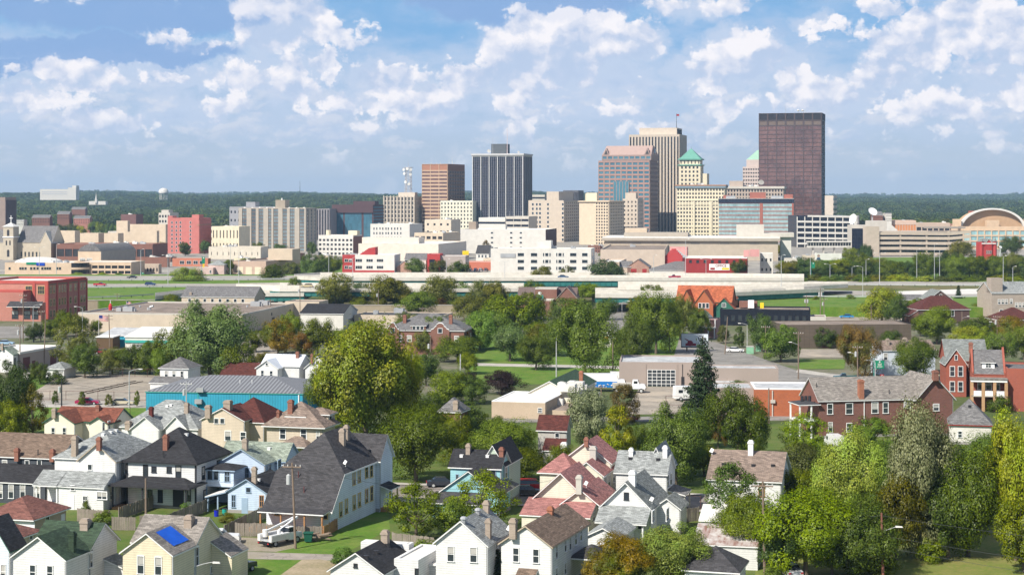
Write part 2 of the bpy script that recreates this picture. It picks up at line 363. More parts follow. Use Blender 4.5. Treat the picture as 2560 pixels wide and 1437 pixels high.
# ---------------------------------------------------------------- trees
def rnd_dirs(n,rng):
 v=rng.normal(size=(n,3));return v/np.linalg.norm(v,axis=1)[:,None]
def leaf_mesh(name,centers,size,rng,up=.35,out=None,mats=None,aspect=.62):
 """quads the size of leaves at the given places; lv is a random value per leaf"""
 n=len(centers);nr=rnd_dirs(n,rng)*.6
 if out is not None:nr+=out*1.35
 nr[:,2]+=up;nr/=np.linalg.norm(nr,axis=1)[:,None]
 a=np.cross(nr,rnd_dirs(n,rng));a/=np.linalg.norm(a,axis=1)[:,None]+1e-9;b=np.cross(nr,a)
 s=(size*rng.uniform(.6,1.35,n))[:,None];a=a*s*.5;b=b*s*.5*aspect
 V=np.stack([centers-a,centers-b*1.0+nr*s*.10,centers+a,centers+b*1.0+nr*s*.10],1).reshape(-1,3)
 me=bpy.data.meshes.new(name);me.vertices.add(4*n);me.vertices.foreach_set('co',V.ravel().astype(np.float32))
 me.loops.add(4*n);me.loops.foreach_set('vertex_index',np.arange(4*n,dtype=np.int32))
 me.polygons.add(n);me.polygons.foreach_set('loop_start',np.arange(0,4*n,4,dtype=np.int32));me.polygons.foreach_set('loop_total',np.full(n,4,dtype=np.int32))
 at_=me.attributes.new('lv','FLOAT','FACE');at_.data.foreach_set('value',rng.uniform(0,1,n).astype(np.float32))
 me.materials.append(mats or leafmat('leaf_green',(.03,.06,.01),(.08,.12,.02)));me.update(calc_edges=True);return me
def crown(name,seed,clumps=55,per=330,size=.034,cr=(.10,.16),shape='round',low=.22):
 rng=np.random.default_rng(seed);C=[];R=[]
 lobes=[(rng.uniform(-.16,.16),rng.uniform(-.16,.16),rng.uniform(.45,.72),rng.uniform(.24,.36))for _ in range(5)]
 tries=0
 while len(C)<clumps and tries<6000:
  tries+=1
  if shape=='round':
   lx,ly,lz,lr=lobes[rng.integers(5)];d=rnd_dirs(1,rng)[0];r=lr*rng.uniform(.5,1.0)**.5
   p=np.array([lx,ly,lz])+d*r*np.array([1.05,1.05,.85])
  elif shape=='column':
   z=rng.uniform(low,.97);rr=.36*math.sin(min(1,(1.02-z)/.5)*math.pi/2)*rng.uniform(.3,1)**.5;t=rng.uniform(0,6.28);p=np.array([rr*math.cos(t),rr*math.sin(t),z])
  elif shape=='open':
   z=rng.uniform(low,.95);rr=.46*math.sin(math.pi*min(1,(z-low+.12)/(1.12-low)))*rng.uniform(.2,1)**.5;t=rng.uniform(0,6.28);p=np.array([rr*math.cos(t),rr*math.sin(t),z])
  else:
   d=rnd_dirs(1,rng)[0];d[2]=abs(d[2]);p=d*np.array([.42,.42,.72])*rng.uniform(.35,1)**.5+np.array([0,0,.12])
  rad_=rng.uniform(*cr)
  if p[2]-rad_*.5<(low if shape!='shrub' else 0)or p[2]+rad_>1.02:continue
  C.append(p);R.append(rad_)
 C=np.array(C);R=np.array(R);n=len(C);idx=rng.integers(0,n,n*per)
 d=rnd_dirs(n*per,rng);r=R[idx]*rng.uniform(.35,1.12,n*per)**.45
 c=C[idx]+d*(r*1.0)[:,None]*np.array([1,1,.8])
 st=rng.uniform(0,1,n*per)<.10;c[st]+=d[st]*(R[idx][st]*rng.uniform(.1,.5,st.sum()))[:,None]
 axis=np.stack([c[:,0],c[:,1],c[:,2]-.45],1);axis/=np.linalg.norm(axis,axis=1)[:,None]+1e-9
 cx_,cy_=(np.percentile(c[:,0],1)+np.percentile(c[:,0],99))/2,(np.percentile(c[:,1],1)+np.percentile(c[:,1],99))/2
 wd_=max(np.percentile(c[:,0],99)-np.percentile(c[:,0],1),np.percentile(c[:,1],99)-np.percentile(c[:,1],1));zt_=np.percentile(c[:,2],99.7);zl_=np.percentile(c[:,2],.5)
 fx=lambda q:np.stack([(q[:,0]-cx_)/wd_,(q[:,1]-cy_)/wd_,low+(q[:,2]-zl_)*(1-low)/(zt_-zl_)],1)
 c=fx(c);C=fx(C)
 me=leaf_mesh(name,c,size,rng,.45,d*.7+axis*.5)
 tb=MB();tb.cyl((0,0,-.02),(.01,0,.32),.034,.022,7);segs=7
 for i in range(segs):
  tgt=C[rng.integers(0,n)];m0=Vector((.01,0,rng.uniform(.2,.34)));mid=(m0+Vector(tgt))/2+Vector((0,0,-.03));tb.cyl(m0,mid,.015,.009,5,cap=False);tb.cyl(mid,tgt,.009,.003,5,cap=False)
 for i in range(n//3):
  q=C[rng.integers(0,n)];tb.cyl((.01,0,.3),q,.007,.002,4,cap=False)
 tm=tb.mesh(name+'_trunk',[BARK]);return me,tm
BARK=mat('bark',(.14,.11,.085),.95,amt=.3,sc=2)
def conifer(name,seed,layers=38,per=700,size=.032):
 rng=np.random.default_rng(seed);P=[];O=[];tb=MB();tb.cyl((0,0,-.02),(0,0,.98),.022,.003,7)
 for i in range(layers):
  z=.07+.9*(i/layers)**.9;R=.36*(1-z)**.8*rng.uniform(.8,1.1);nb=max(5,int(15*(1-z)+4))
  for k in range(nb):
   t=rng.uniform(0,6.28);L=R*rng.uniform(.7,1.15);m=max(8,int(per*L/.4/9))
   s=rng.uniform(0,1,m)**.75;w_=(1-s)*.05+.015
   px=s*L;side=rng.normal(0,1,m)*w_;x=px*math.cos(t)-side*math.sin(t);y=px*math.sin(t)+side*math.cos(t)
   zz=z-px*.28+(s**2)*L*.28-np.abs(rng.normal(0,.012,m));P.append(np.stack([x,y,zz],1));O.append(np.stack([np.full(m,math.cos(t)),np.full(m,math.sin(t)),np.full(m,.25)],1))
   tb.cyl((0,0,z),(L*.8*math.cos(t),L*.8*math.sin(t),z-L*.16),.006,.002,4,cap=False)
 P=np.concatenate(P);O=np.concatenate(O);me=leaf_mesh(name,P,size,rng,.1,O*.6,aspect=.35);return me,tb.mesh(name+'_trunk',[BARK])
SPEC={}
for i in range(3):SPEC['hero%d'%i]=crown('tree_crown',11+i,88,460,.0225,(.07,.135),'round',.08)
for i in range(6):SPEC['round%d'%i]=crown('tree_crown',31+i,62,270,.033,(.08,.15),'round',.10)
for i in range(3):SPEC['open%d'%i]=crown('tree_crown',51+i,70,130,.030,(.06,.11),'open',.14)
for i in range(3):SPEC['column%d'%i]=crown('tree_crown',61+i,60,210,.034,(.07,.12),'column',.10)
for i in range(4):SPEC['shrub%d'%i]=crown('shrub_crown',71+i,30,150,.055,(.12,.2),'shrub',.0)
for i in range(5):SPEC['far%d'%i]=crown('tree_crown',81+i,40,75,.062,(.10,.16),'round',.12)
for i in range(2):SPEC['pine%d'%i]=conifer('tree_crown',91+i)
NV={'hero':3,'round':6,'open':3,'column':3,'shrub':4,'far':5,'pine':2}
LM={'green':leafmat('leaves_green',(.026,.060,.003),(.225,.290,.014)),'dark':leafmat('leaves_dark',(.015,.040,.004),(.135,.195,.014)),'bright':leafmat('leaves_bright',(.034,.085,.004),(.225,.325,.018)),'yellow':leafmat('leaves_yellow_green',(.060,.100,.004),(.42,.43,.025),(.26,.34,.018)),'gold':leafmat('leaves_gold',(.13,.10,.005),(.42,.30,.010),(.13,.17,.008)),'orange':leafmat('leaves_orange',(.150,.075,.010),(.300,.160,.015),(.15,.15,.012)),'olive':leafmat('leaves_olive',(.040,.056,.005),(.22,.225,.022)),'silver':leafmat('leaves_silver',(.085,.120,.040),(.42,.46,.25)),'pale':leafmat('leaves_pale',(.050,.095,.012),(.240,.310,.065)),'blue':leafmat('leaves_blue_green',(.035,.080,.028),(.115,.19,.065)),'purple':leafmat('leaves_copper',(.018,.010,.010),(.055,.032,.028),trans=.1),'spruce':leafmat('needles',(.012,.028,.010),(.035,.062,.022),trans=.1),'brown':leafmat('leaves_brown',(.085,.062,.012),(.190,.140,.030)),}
TN=[0]
def tree(kind,lm,px,yb,yt,wpx,label,group=None,zb=0.0,name=None,cat='tree'):
 """a tree whose foot stands at column px, row yb and whose top reaches row yt"""
 i=TN[0]%NV[kind];TN[0]+=1;me,tm=SPEC['%s%d'%(kind,i)]
 x,y=at(px,yb,zb);h=(yb-yt)*y/F;wd=wpx*y/F;k={'pine':.72}.get(kind,1.0)if 1 else 1
 nm=name or{'pine':'spruce_tree','shrub':'shrub','column':'tree','open':'tree'}.get(kind,'tree')
 t=thing(nm,label,'shrub' if kind=='shrub' else cat,(x,y,zb),(TN[0]*2.39996)%6.283,group)
 sc=(wd/k,wd/k,h)
 c=link('crown',me,t,scale=sc);c.material_slots[0].link='OBJECT';c.material_slots[0].material=LM[lm]
 link('trunk',tm,t,scale=(wd/k*.8+h*.1,wd/k*.8+h*.1,h))if kind!='shrub' else None
 return t
def far_wood():
 rng=np.random.default_rng(5);P=[];Sc=[];y=2330.0
 while y<9300:
  s=13.0+(y-2300)*.0042;x0=-.34*y;x1=.34*y;n=int((x1-x0)/s)
  xs=x0+(np.arange(n)+rng.uniform(-.5,.5,n))*s;yy=y+rng.uniform(-.5,.5,n)*s*1.1
  keep=rng.uniform(0,1,n)<(.95 if y>2700 else.6)
  clear=(np.sin(xs/210+y/330)+np.sin(xs/97-y/170)>1.55)&(y<4200);keep&=~clear
  xs,yy=xs[keep],yy[keep];P.append(np.stack([xs,yy,terrain(xs,yy)-1],1));Sc.append(rng.uniform(.55,1.35,len(xs))*(14.0+(y-2300)*.0012));y+=s*.95
 P=np.concatenate(P);Sc=np.concatenate(Sc)
 me=bpy.data.meshes.new('wood_points');me.vertices.add(len(P));me.vertices.foreach_set('co',P.ravel().astype(np.float32))
 a=me.attributes.new('sc','FLOAT','POINT');a.data.foreach_set('value',Sc.astype(np.float32));me.update()
 col=bpy.data.collections.new('wood_trees')
 lm=leafmat('leaves_far',(.008,.032,.015),(.070,.120,.036),(.12,.16,.04),trans=.1)
 for i in range(4):
  m,_=crown('far_crown',200+i,22,26,.13,(.13,.2),'round',.02);m.materials.clear();m.materials.append(lm)
  col.objects.link(bpy.data.objects.new('far_tree',m))
 ng=bpy.data.node_groups.new('scatter','GeometryNodeTree')
 ng.interface.new_socket('Geometry',in_out='INPUT',socket_type='NodeSocketGeometry');ng.interface.new_socket('Geometry',in_out='OUTPUT',socket_type='NodeSocketGeometry')
 N=ng.nodes;L=ng.links;gi=N.new('NodeGroupInput');go=N.new('NodeGroupOutput');ip=N.new('GeometryNodeInstanceOnPoints');ci=N.new('GeometryNodeCollectionInfo')
 ci.inputs['Collection'].default_value=col;ci.inputs['Separate Children'].default_value=True;ci.inputs['Reset Children'].default_value=True
 rv=N.new('FunctionNodeRandomValue');rv.data_type='FLOAT_VECTOR';rv.inputs[0].default_value=(0,0,0);rv.inputs[1].default_value=(0,0,6.28)
 na=N.new('GeometryNodeInputNamedAttribute');na.data_type='FLOAT';na.inputs[0].default_value='sc'
 L.new(gi.outputs[0],ip.inputs['Points']);L.new(ci.outputs[0],ip.inputs['Instance']);ip.inputs['Pick Instance'].default_value=True
 L.new(rv.outputs[0],ip.inputs['Rotation']);L.new(na.outputs[0],ip.inputs['Scale']);L.new(ip.outputs[0],go.inputs[0])
 o=link('far_woods',me);md=o.modifiers.new('scatter','NODES');md.node_group=ng;tag(o,'wooded hills of countless trees on the horizon behind the city','woods',kind='stuff')
 print('far trees',len(P))
far_wood()
# ---------------------------------------------------------------- buildings
_WC={}
def win_mesh(w,h,style):
 """frame and pane of a window, facing local -y; styles: sash, plain, cross, wide, grid, dark"""
 key=(round(w*10),round(h*10),style)
 if key in _WC:return _WC[key]
 st,fm=style.split(':')[0],(style.split(':')+['white_paint'])[1]
 fmat=_M[fm];f=MB();t=.10 if min(w,h)>.7 else.07;W,H=w/2,h/2;o=-.07
 f.box(-W-t,-W+.01,o,.02,-H,H);f.box(W-.01,W+t,o,.02,-H,H);f.box(-W-t,W+t,o-.02,.02,H,H+t*1.3);f.box(-W-t-.04,W+t+.04,o-.07,.02,-H-t,-H)
 if st in('sash','cross','grid'):f.box(-W,W,o+.02,.0,-.03,.03)
 if st=='cross':f.box(-.025,.025,o+.025,.001,-H,H)
 if st=='grid':
  n=max(2,round(w/.55))
  for i in range(1,n):f.box(-W+w*i/n-.025,-W+w*i/n+.025,o+.025,.001,-H,H)
 if st=='wide':
  n=max(2,round(w/1.3))
  for i in range(1,n):f.box(-W+w*i/n-.04,-W+w*i/n+.04,o+.02,.001,-H,H)
 p=MB();cur=(key[0]*7+key[1]*3)%3
 if st in('sash','wide')and cur:
  c=H*(.1 if cur==1 else-.3);p.poly([(-W,-.012,-H),(W,-.012,-H),(W,-.012,c),(-W,-.012,c)],0);p.poly([(-W,-.012,c),(W,-.012,c),(W,-.012,H),(-W,-.012,H)],1)
 else:p.poly([(-W,-.012,-H),(W,-.012,-H),(W,-.012,H),(-W,-.012,H)],0)
 _WC[key]=(f.mesh('window',[fmat]),p.mesh('pane',[GL(),CURT()]));return _WC[key]
ROT={'f':0.0,'r':math.pi/2,'l':-math.pi/2,'b':math.pi}
class Bld:
 def __init__(s,name,label,cat,fit,group=None):
  s.f=fit;s.acc={};s.blk=[];s.root=thing(name,label,cat,(*fit.o,0),-fit.a,group)
  s.cur=(0.0,fit.w,0.0,fit.d)
 def mb(s,part,*mats):
  k=(part,tuple(m.name for m in mats))
  if k not in s.acc:s.acc[k]=(MB(),mats)
  return s.acc[k][0]
 def one(s,part,mats):
  b=MB();s.acc[('one',len(s.acc),part)]=(b,mats if isinstance(mats,tuple)else(mats,));return b
 def done(s):
  for k,(b,mats)in s.acc.items():
   if b.f:b.build(k[2]if k[0]=='one' else k[0],list(mats),s.root)
  return s
 def box(s,part,m,*a):s.mb(part,m).box(*a);return s
 def body(s,x0,x1,y0,y1,z0,z1,wall,roof,par=.6,part='wall',cap=None):
  b=s.mb(part,wall);b.box(x0,x1,y0,y1,z0,z1-par);t=.35
  s.mb('roof',roof).box(x0+t,x1-t,y0+t,y1-t,z1-par,z1-par+.05)
  if par>.1:
   p=s.mb('parapet',cap or wall)
   p.box(x0,x1,y0,y0+t,z1-par,z1);p.box(x0,x1,y1-t,y1,z1-par,z1);p.box(x0,x0+t,y0+t,y1-t,z1-par,z1);p.box(x1-t,x1,y0+t,y1-t,z1-par,z1)
  s.blk.append((x0,x1,y0,y1,lambda x,y,z=z1-par+.05:z));s.cur=(x0,x1,y0,y1);return s
 def fb(s,b,face,u0,u1,z0,z1,t0,t1,m=0,cur=None):
  x0,x1,y0,y1=cur or s.cur
  if face=='f':b.box(x0+u0,x0+u1,y0-t1,y0-t0,z0,z1,m)
  elif face=='r':b.box(x1+t0,x1+t1,y0+u0,y0+u1,z0,z1,m)
  elif face=='l':b.box(x0-t1,x0-t0,y1-u1,y1-u0,z0,z1,m)
 def span(s,face):x0,x1,y0,y1=s.cur;return(x1-x0)if face=='f' else(y1-y0)
 def grid(s,face,z0,z1,cols,rows,fw,fh,wall,glass,dep=.4,u0=None,u1=None,m0=0.,m1=0.,pier='pier',span='spandrel',smat=None):
  """glazing behind real piers and spandrels; m0, m1: solid margins left and right"""
  L=s.span(face);a=0.0 if u0 is None else u0;z=L if u1 is None else u1
  s.fb(s.mb('glazing',glass),face,a,z,z0,z1,.0,.03)
  P=s.mb(pier,wall);Q=s.mb(span,smat or wall)
  if m0:s.fb(P,face,a,a+m0,z0,z1,.03,dep)
  if m1:s.fb(P,face,z-m1,z,z0,z1,.03,dep)
  g0,g1=a+m0,z-m1;cw=(g1-g0)/cols;pw=cw*(1-fw)
  if pw>.01:
   for i in range(cols+1):
    c=g0+i*cw;l,r=max(g0,c-pw/2),min(g1,c+pw/2)
    s.fb(P,face,l,r,z0,z1,.03,dep)
  ch=(z1-z0)/rows;sh=ch*(1-fh)
  if sh>.01:
   for j in range(rows+1):
    c=z0+j*ch;l,r=max(z0,c-sh/2),min(z1,c+sh/2)
    s.fb(Q,face,g0,g1,l,r,.03,dep-.06)
  return s
 def vgrid(s,face,z0,z1,n,frac,wall,glass,dep=.5):return s.grid(face,z0,z1,n,1,frac,1.0,wall,glass,dep)
 def bands(s,face,z0,z1,n,frac,wall,glass,dep=.5,cols=0,pf=.95,smat=None):return s.grid(face,z0,z1,max(1,cols),n,pf if cols else 1.0,frac,wall,glass,dep,smat=smat)
 def win(s,face,px,py,wpx,hpx,style='sash',off=0.0,part='window',q=None):
  f=s.f;x0,x1,y0,y1=s.cur
  if face=='f':
   y=y0 if q is None else q;u=f.u(px,y);Y=f.yf(u,y);z=HC+(HY-py)*Y/F;k=Y/F/f.c;loc=(u,y-off,z)
   w,h=wpx*Y/F/(f.c-abs((px-CX)/F*f.s)*0),hpx*Y/F
  else:
   x=x1 if face=='r' else x0;v=f.v(px,x);Y=f.yf(x,v);z=HC+(HY-py)*Y/F;va,vb=f.v(px-wpx/2,x),f.v(px+wpx/2,x)
   w,h=abs(vb-va),hpx*Y/F;loc=(x+off if face=='r' else x-off,v,z)
  return s.put(face,loc,w,h,style,part)
 def put(s,face,loc,w,h,style='sash',part='window'):
  w=max(.3,round(w*10)/10);h=max(.3,round(h*10)/10)
  fm,pm=win_mesh(w,h,style);o=link(part,fm,s.root,loc,ROT[face]);link('pane',pm,o);return o
 def row(s,face,n,u0,u1,z,w,h,style='sash',part='window'):
  x0,x1,y0,y1=s.cur
  for i in range(n):
   u=u0+(u1-u0)*(i/max(1,n-1));loc=(x0+u,y0,z)if face=='f' else((x1,y0+u,z)if face=='r' else(x0,y1-u,z));s.put(face,loc,w,h,style,part)
  return s
 def door(s,face,u,z0,w,h,m,part='door'):
  b=s.one(part,m);s.fb(b,face,u-w/2,u+w/2,z0,z0+h,-.02,.05);return s
 def _base(s,x0,x1,y0,y1,e,z0):
  if s.f.Y>320 or z0 or e<2.4:return
  s.mb('foundation',mat('foundation_block',(.33,.31,.28),.9,'brick',(.28,.26,.24),1.4)).box(x0-.03,x1+.03,y0-.03,y1+.03,0,.45)
  b=s.one('downpipe',(m_('pole_steel'),));b.box(x1+.03,x1+.13,y0+.05,y0+.15,.1,e-.1);b.box(x1+.03,x1+.13,y0-.35,y0+.05,.05,.15)
 def _slab(s,quad,m,fm):
  up=lambda p,k:(p[0],p[1],p[2]+k)
  s.mb('roof',m).hexa([up(p,.15)for p in quad],[up(p,.21)for p in quad]);s.mb('fascia',fm).hexa([up(p,.012)for p in quad],[up(p,.148)for p in quad])
 def gable(s,kind,x0,x1,y0,y1,e,r,wall,roof,z0=0.0,ov=.3,fm=None,wo=True):
  fm=fm or WHITE();W=s.mb('wall',wall)
  if wo:s._base(x0,x1,y0,y1,e,z0)
  if kind=='gy':
   xm=(x0+x1)/2;sl=r/((x1-x0)/2)
   if wo:W.hexa([(x0,y0,z0),(x0,y1,z0),(x1,y1,z0),(x1,y0,z0)][::-1],[(x0,y0,e),(x0,y1,e),(x1,y1,e),(x1,y0,e)][::-1])
   for y in(y0,y1):W.poly([(x0,y,e),(x1,y,e),(xm,y,e+r)]if y==y0 else[(x1,y,e),(x0,y,e),(xm,y,e+r)])
   a,b=y0-ov,y1+ov;ze=e-ov*sl
   s._slab([(x0-ov,b,ze),(x0-ov,a,ze),(xm,a,e+r),(xm,b,e+r)],roof,fm);s._slab([(x1+ov,a,ze),(x1+ov,b,ze),(xm,b,e+r),(xm,a,e+r)],roof,fm)
   s.blk.append((x0-ov,x1+ov,a,b,lambda x,y:e+r-abs(x-xm)*sl+.21))
  else:
   ym=(y0+y1)/2;sl=r/((y1-y0)/2)
   if wo:W.hexa([(x0,y0,z0),(x0,y1,z0),(x1,y1,z0),(x1,y0,z0)][::-1],[(x0,y0,e),(x0,y1,e),(x1,y1,e),(x1,y0,e)][::-1])
   W.poly([(x1,y0,e),(x1,y1,e),(x1,ym,e+r)]);W.poly([(x0,y1,e),(x0,y0,e),(x0,ym,e+r)])
   a,b=x0-ov,x1+ov;ze=e-ov*sl
   s._slab([(a,y0-ov,ze),(b,y0-ov,ze),(b,ym,e+r),(a,ym,e+r)],roof,fm);s._slab([(b,y1+ov,ze),(a,y1+ov,ze),(a,ym,e+r),(b,ym,e+r)],roof,fm)
   s.blk.append((a,b,y0-ov,y1+ov,lambda x,y:e+r-abs(y-ym)*sl+.21))
  s.cur=(x0,x1,y0,y1);return s
 def hip(s,x0,x1,y0,y1,e,r,wall,roof,z0=0.0,ov=.35,fm=None,axis='y',ins=None,wo=True):
  fm=fm or WHITE();a,b,c,d=x0-ov,x1+ov,y0-ov,y1+ov
  if wo:s.mb('wall',wall).box(x0,x1,y0,y1,z0,e);s._base(x0,x1,y0,y1,e,z0)
  s.mb('fascia',fm).box(a,b,c,d,e-.14,e);R=s.mb('roof',roof);E=e+.05;T=e+r
  R.box(a,b,c,d,e+.002,E-.002)
  if axis=='y':
   i=min((b-a)/2 if ins is None else ins,(d-c)/2);xm=(a+b)/2;p,q=(xm,c+i,T),(xm,d-i,T)
   R.poly([(a,c,E),(b,c,E),p]);R.poly([(b,d,E),(a,d,E),q])
   if q[1]-p[1]>.05:R.poly([(b,c,E),(b,d,E),q,p]);R.poly([(a,d,E),(a,c,E),p,q])
   else:R.poly([(b,c,E),(b,d,E),p]);R.poly([(a,d,E),(a,c,E),p])
   fn=lambda x,y:min(E+(T-E)*(y-c)/i,E+(T-E)*(d-y)/i,E+(T-E)*(1-abs(x-xm)/((b-a)/2)))
  else:
   i=min((d-c)/2 if ins is None else ins,(b-a)/2);ym=(c+d)/2;p,q=(a+i,ym,T),(b-i,ym,T)
   R.poly([(a,d,E),(a,c,E),p]);R.poly([(b,c,E),(b,d,E),q])
   if q[0]-p[0]>.05:R.poly([(a,c,E),(b,c,E),q,p]);R.poly([(b,d,E),(a,d,E),p,q])
   else:R.poly([(a,c,E),(b,c,E),p]);R.poly([(b,d,E),(a,d,E),p])
   fn=lambda x,y:min(E+(T-E)*(x-a)/i,E+(T-E)*(b-x)/i,E+(T-E)*(1-abs(y-ym)/((d-c)/2)))
  s.blk.append((a,b,c,d,fn));s.cur=(x0,x1,y0,y1);return s
 def shed(s,x0,x1,y0,y1,zf,zb,wall,roof,z0=0.0,ov=.25,fm=None,wo=True,axis='y'):
  """roof that climbs from zf in front (or at the left) to zb behind (or at the right)"""
  fm=fm or WHITE()
  if axis=='y':
   k=(zb-zf)/(y1-y0);q=[(x0-ov,y0-ov,zf-k*ov),(x1+ov,y0-ov,zf-k*ov),(x1+ov,y1,zb),(x0-ov,y1,zb)];tp=[(x0,y0,zf),(x1,y0,zf),(x1,y1,zb),(x0,y1,zb)]
   fn=lambda x,y:zf+(y-y0)*k+.21
  else:
   k=(zb-zf)/(x1-x0);q=[(x0-ov,y0-ov,zf-k*ov),(x1,y0-ov,zb),(x1,y1+ov,zb),(x0-ov,y1+ov,zf-k*ov)];tp=[(x0,y0,zf),(x1,y0,zb),(x1,y1,zb),(x0,y1,zf)]
   fn=lambda x,y:zf+(x-x0)*k+.21
  if wo:s.mb('wall',wall).hexa([(p[0],p[1],z0)for p in tp],tp)
  s._slab(q,roof,fm);s.blk.append((x0-ov,x1+ov,y0-ov,y1,fn));s.cur=(x0,x1,y0,y1);return s
 def hit(s,px,py):
  """the point of this building's roofs that shows at a place of the picture, in its own coordinates"""
  f=s.f;Y=f.Y*.8
  while Y<f.Y*1.45+40:
   X=(px-CX)/F*Y;z=HC-(py-HY)/F*Y;dx,dy=X-f.o[0],Y-f.o[1];lx=dx*f.c-dy*f.s;ly=dx*f.s+dy*f.c
   for(a,b,c,d,fn)in s.blk:
    if a<=lx<=b and c<=ly<=d and fn(lx,ly)>=z:return(lx,ly,fn(lx,ly))
   Y+=.06
  return None
 def chim(s,px,pyb,pyt,w=.6,m=None,cap=True,d=None,part='chimney'):
  h=s.hit(px,pyb)
  if h is None:print('NO HIT',s.root.name,px,pyb);return s
  x,y,z=h;Y=s.f.yf(x,y);zt=z+(pyb-pyt)*Y/F;d=d or w;b=s.one(part,m or BR_RED());b.box(x-w/2,x+w/2,y-d/2,y+d/2,z-.6,zt)
  if cap:b.box(x-w/2-.07,x+w/2+.07,y-d/2-.07,y+d/2+.07,zt-.35,zt-.15);b.box(x-w/2+.1,x+w/2-.1,y-d/2+.1,y+d/2-.1,zt,zt+.12)
  return s
 def vent(s,px,py,kind='box',part='roof_vent',m=None):
  h=s.hit(px,py)
  if h is None:return s
  x,y,z=h;b=s.one(part,m or WHITE())
  if kind=='box':b.box(x-.22,x+.22,y-.2,y+.2,z-.2,z+.16);b.box(x-.26,x+.26,y-.25,y+.25,z+.16,z+.21)
  elif kind=='pipe':b.cyl((x,y,z-.2),(x,y,z+.75),.07,.07,6)
  elif kind=='ac':b.box(x-.8,x+.8,y-.6,y+.6,z-.02,z+1.1);b.box(x-.7,x+.7,y-.5,y+.5,z+1.1,z+1.18);b.cyl((x,y,z+1.15),(x,y,z+1.3),.45,.45,10)
  elif kind=='duct':b.cyl((x,y,z),(x,y,z+1.0),.35,.35,8);b.cyl((x,y,z+1.0),(x+1.1,y,z+1.3),.4,.4,8);b.box(x-.9,x-.3,y-.4,y+.4,z,z+.8)
  elif kind=='dome':b.cyl((x,y,z-.1),(x,y,z+.35),.3,.3,8);b.dome((x,y,z+.35),.4,.3,8,3)
  elif kind=='unit':b.box(x-1.6,x+1.6,y-1.1,y+1.1,z,z+1.5);b.box(x+1.6,x+2.3,y-.6,y+.6,z,z+.9);b.box(x-1.4,x-.2,y-.9,y+.9,z+1.5,z+1.62)
  elif kind=='dish':b.cyl((x,y,z-.1),(x,y,z+.5),.04,.04,5);b.hexa([(x-.35,y-.1,z+.4),(x+.1,y-.35,z+.3),(x+.3,y-.25,z+.7),(x-.1,y,z+.85)],[(x-.33,y-.06,z+.42),(x+.12,y-.31,z+.32),(x+.32,y-.21,z+.72),(x-.08,y+.04,z+.87)])
  return s
def hvac(s,spots,m=None):
 for(px,py,k)in spots:s.vent(px,py,k,'roof_unit' if k in('unit','ac','duct')else 'roof_vent',m)
BR_RED=lambda:mat('chimney_brick',(.30,.12,.075),.9,'brick',(.22,.08,.05),.8)
TANB=lambda:mat('buff_chimney',(.42,.34,.27),.9,'brick',(.34,.27,.21),.8)
METAL=lambda:mat('galvanised',(.45,.46,.47),.5,amt=.2,metal=.4)
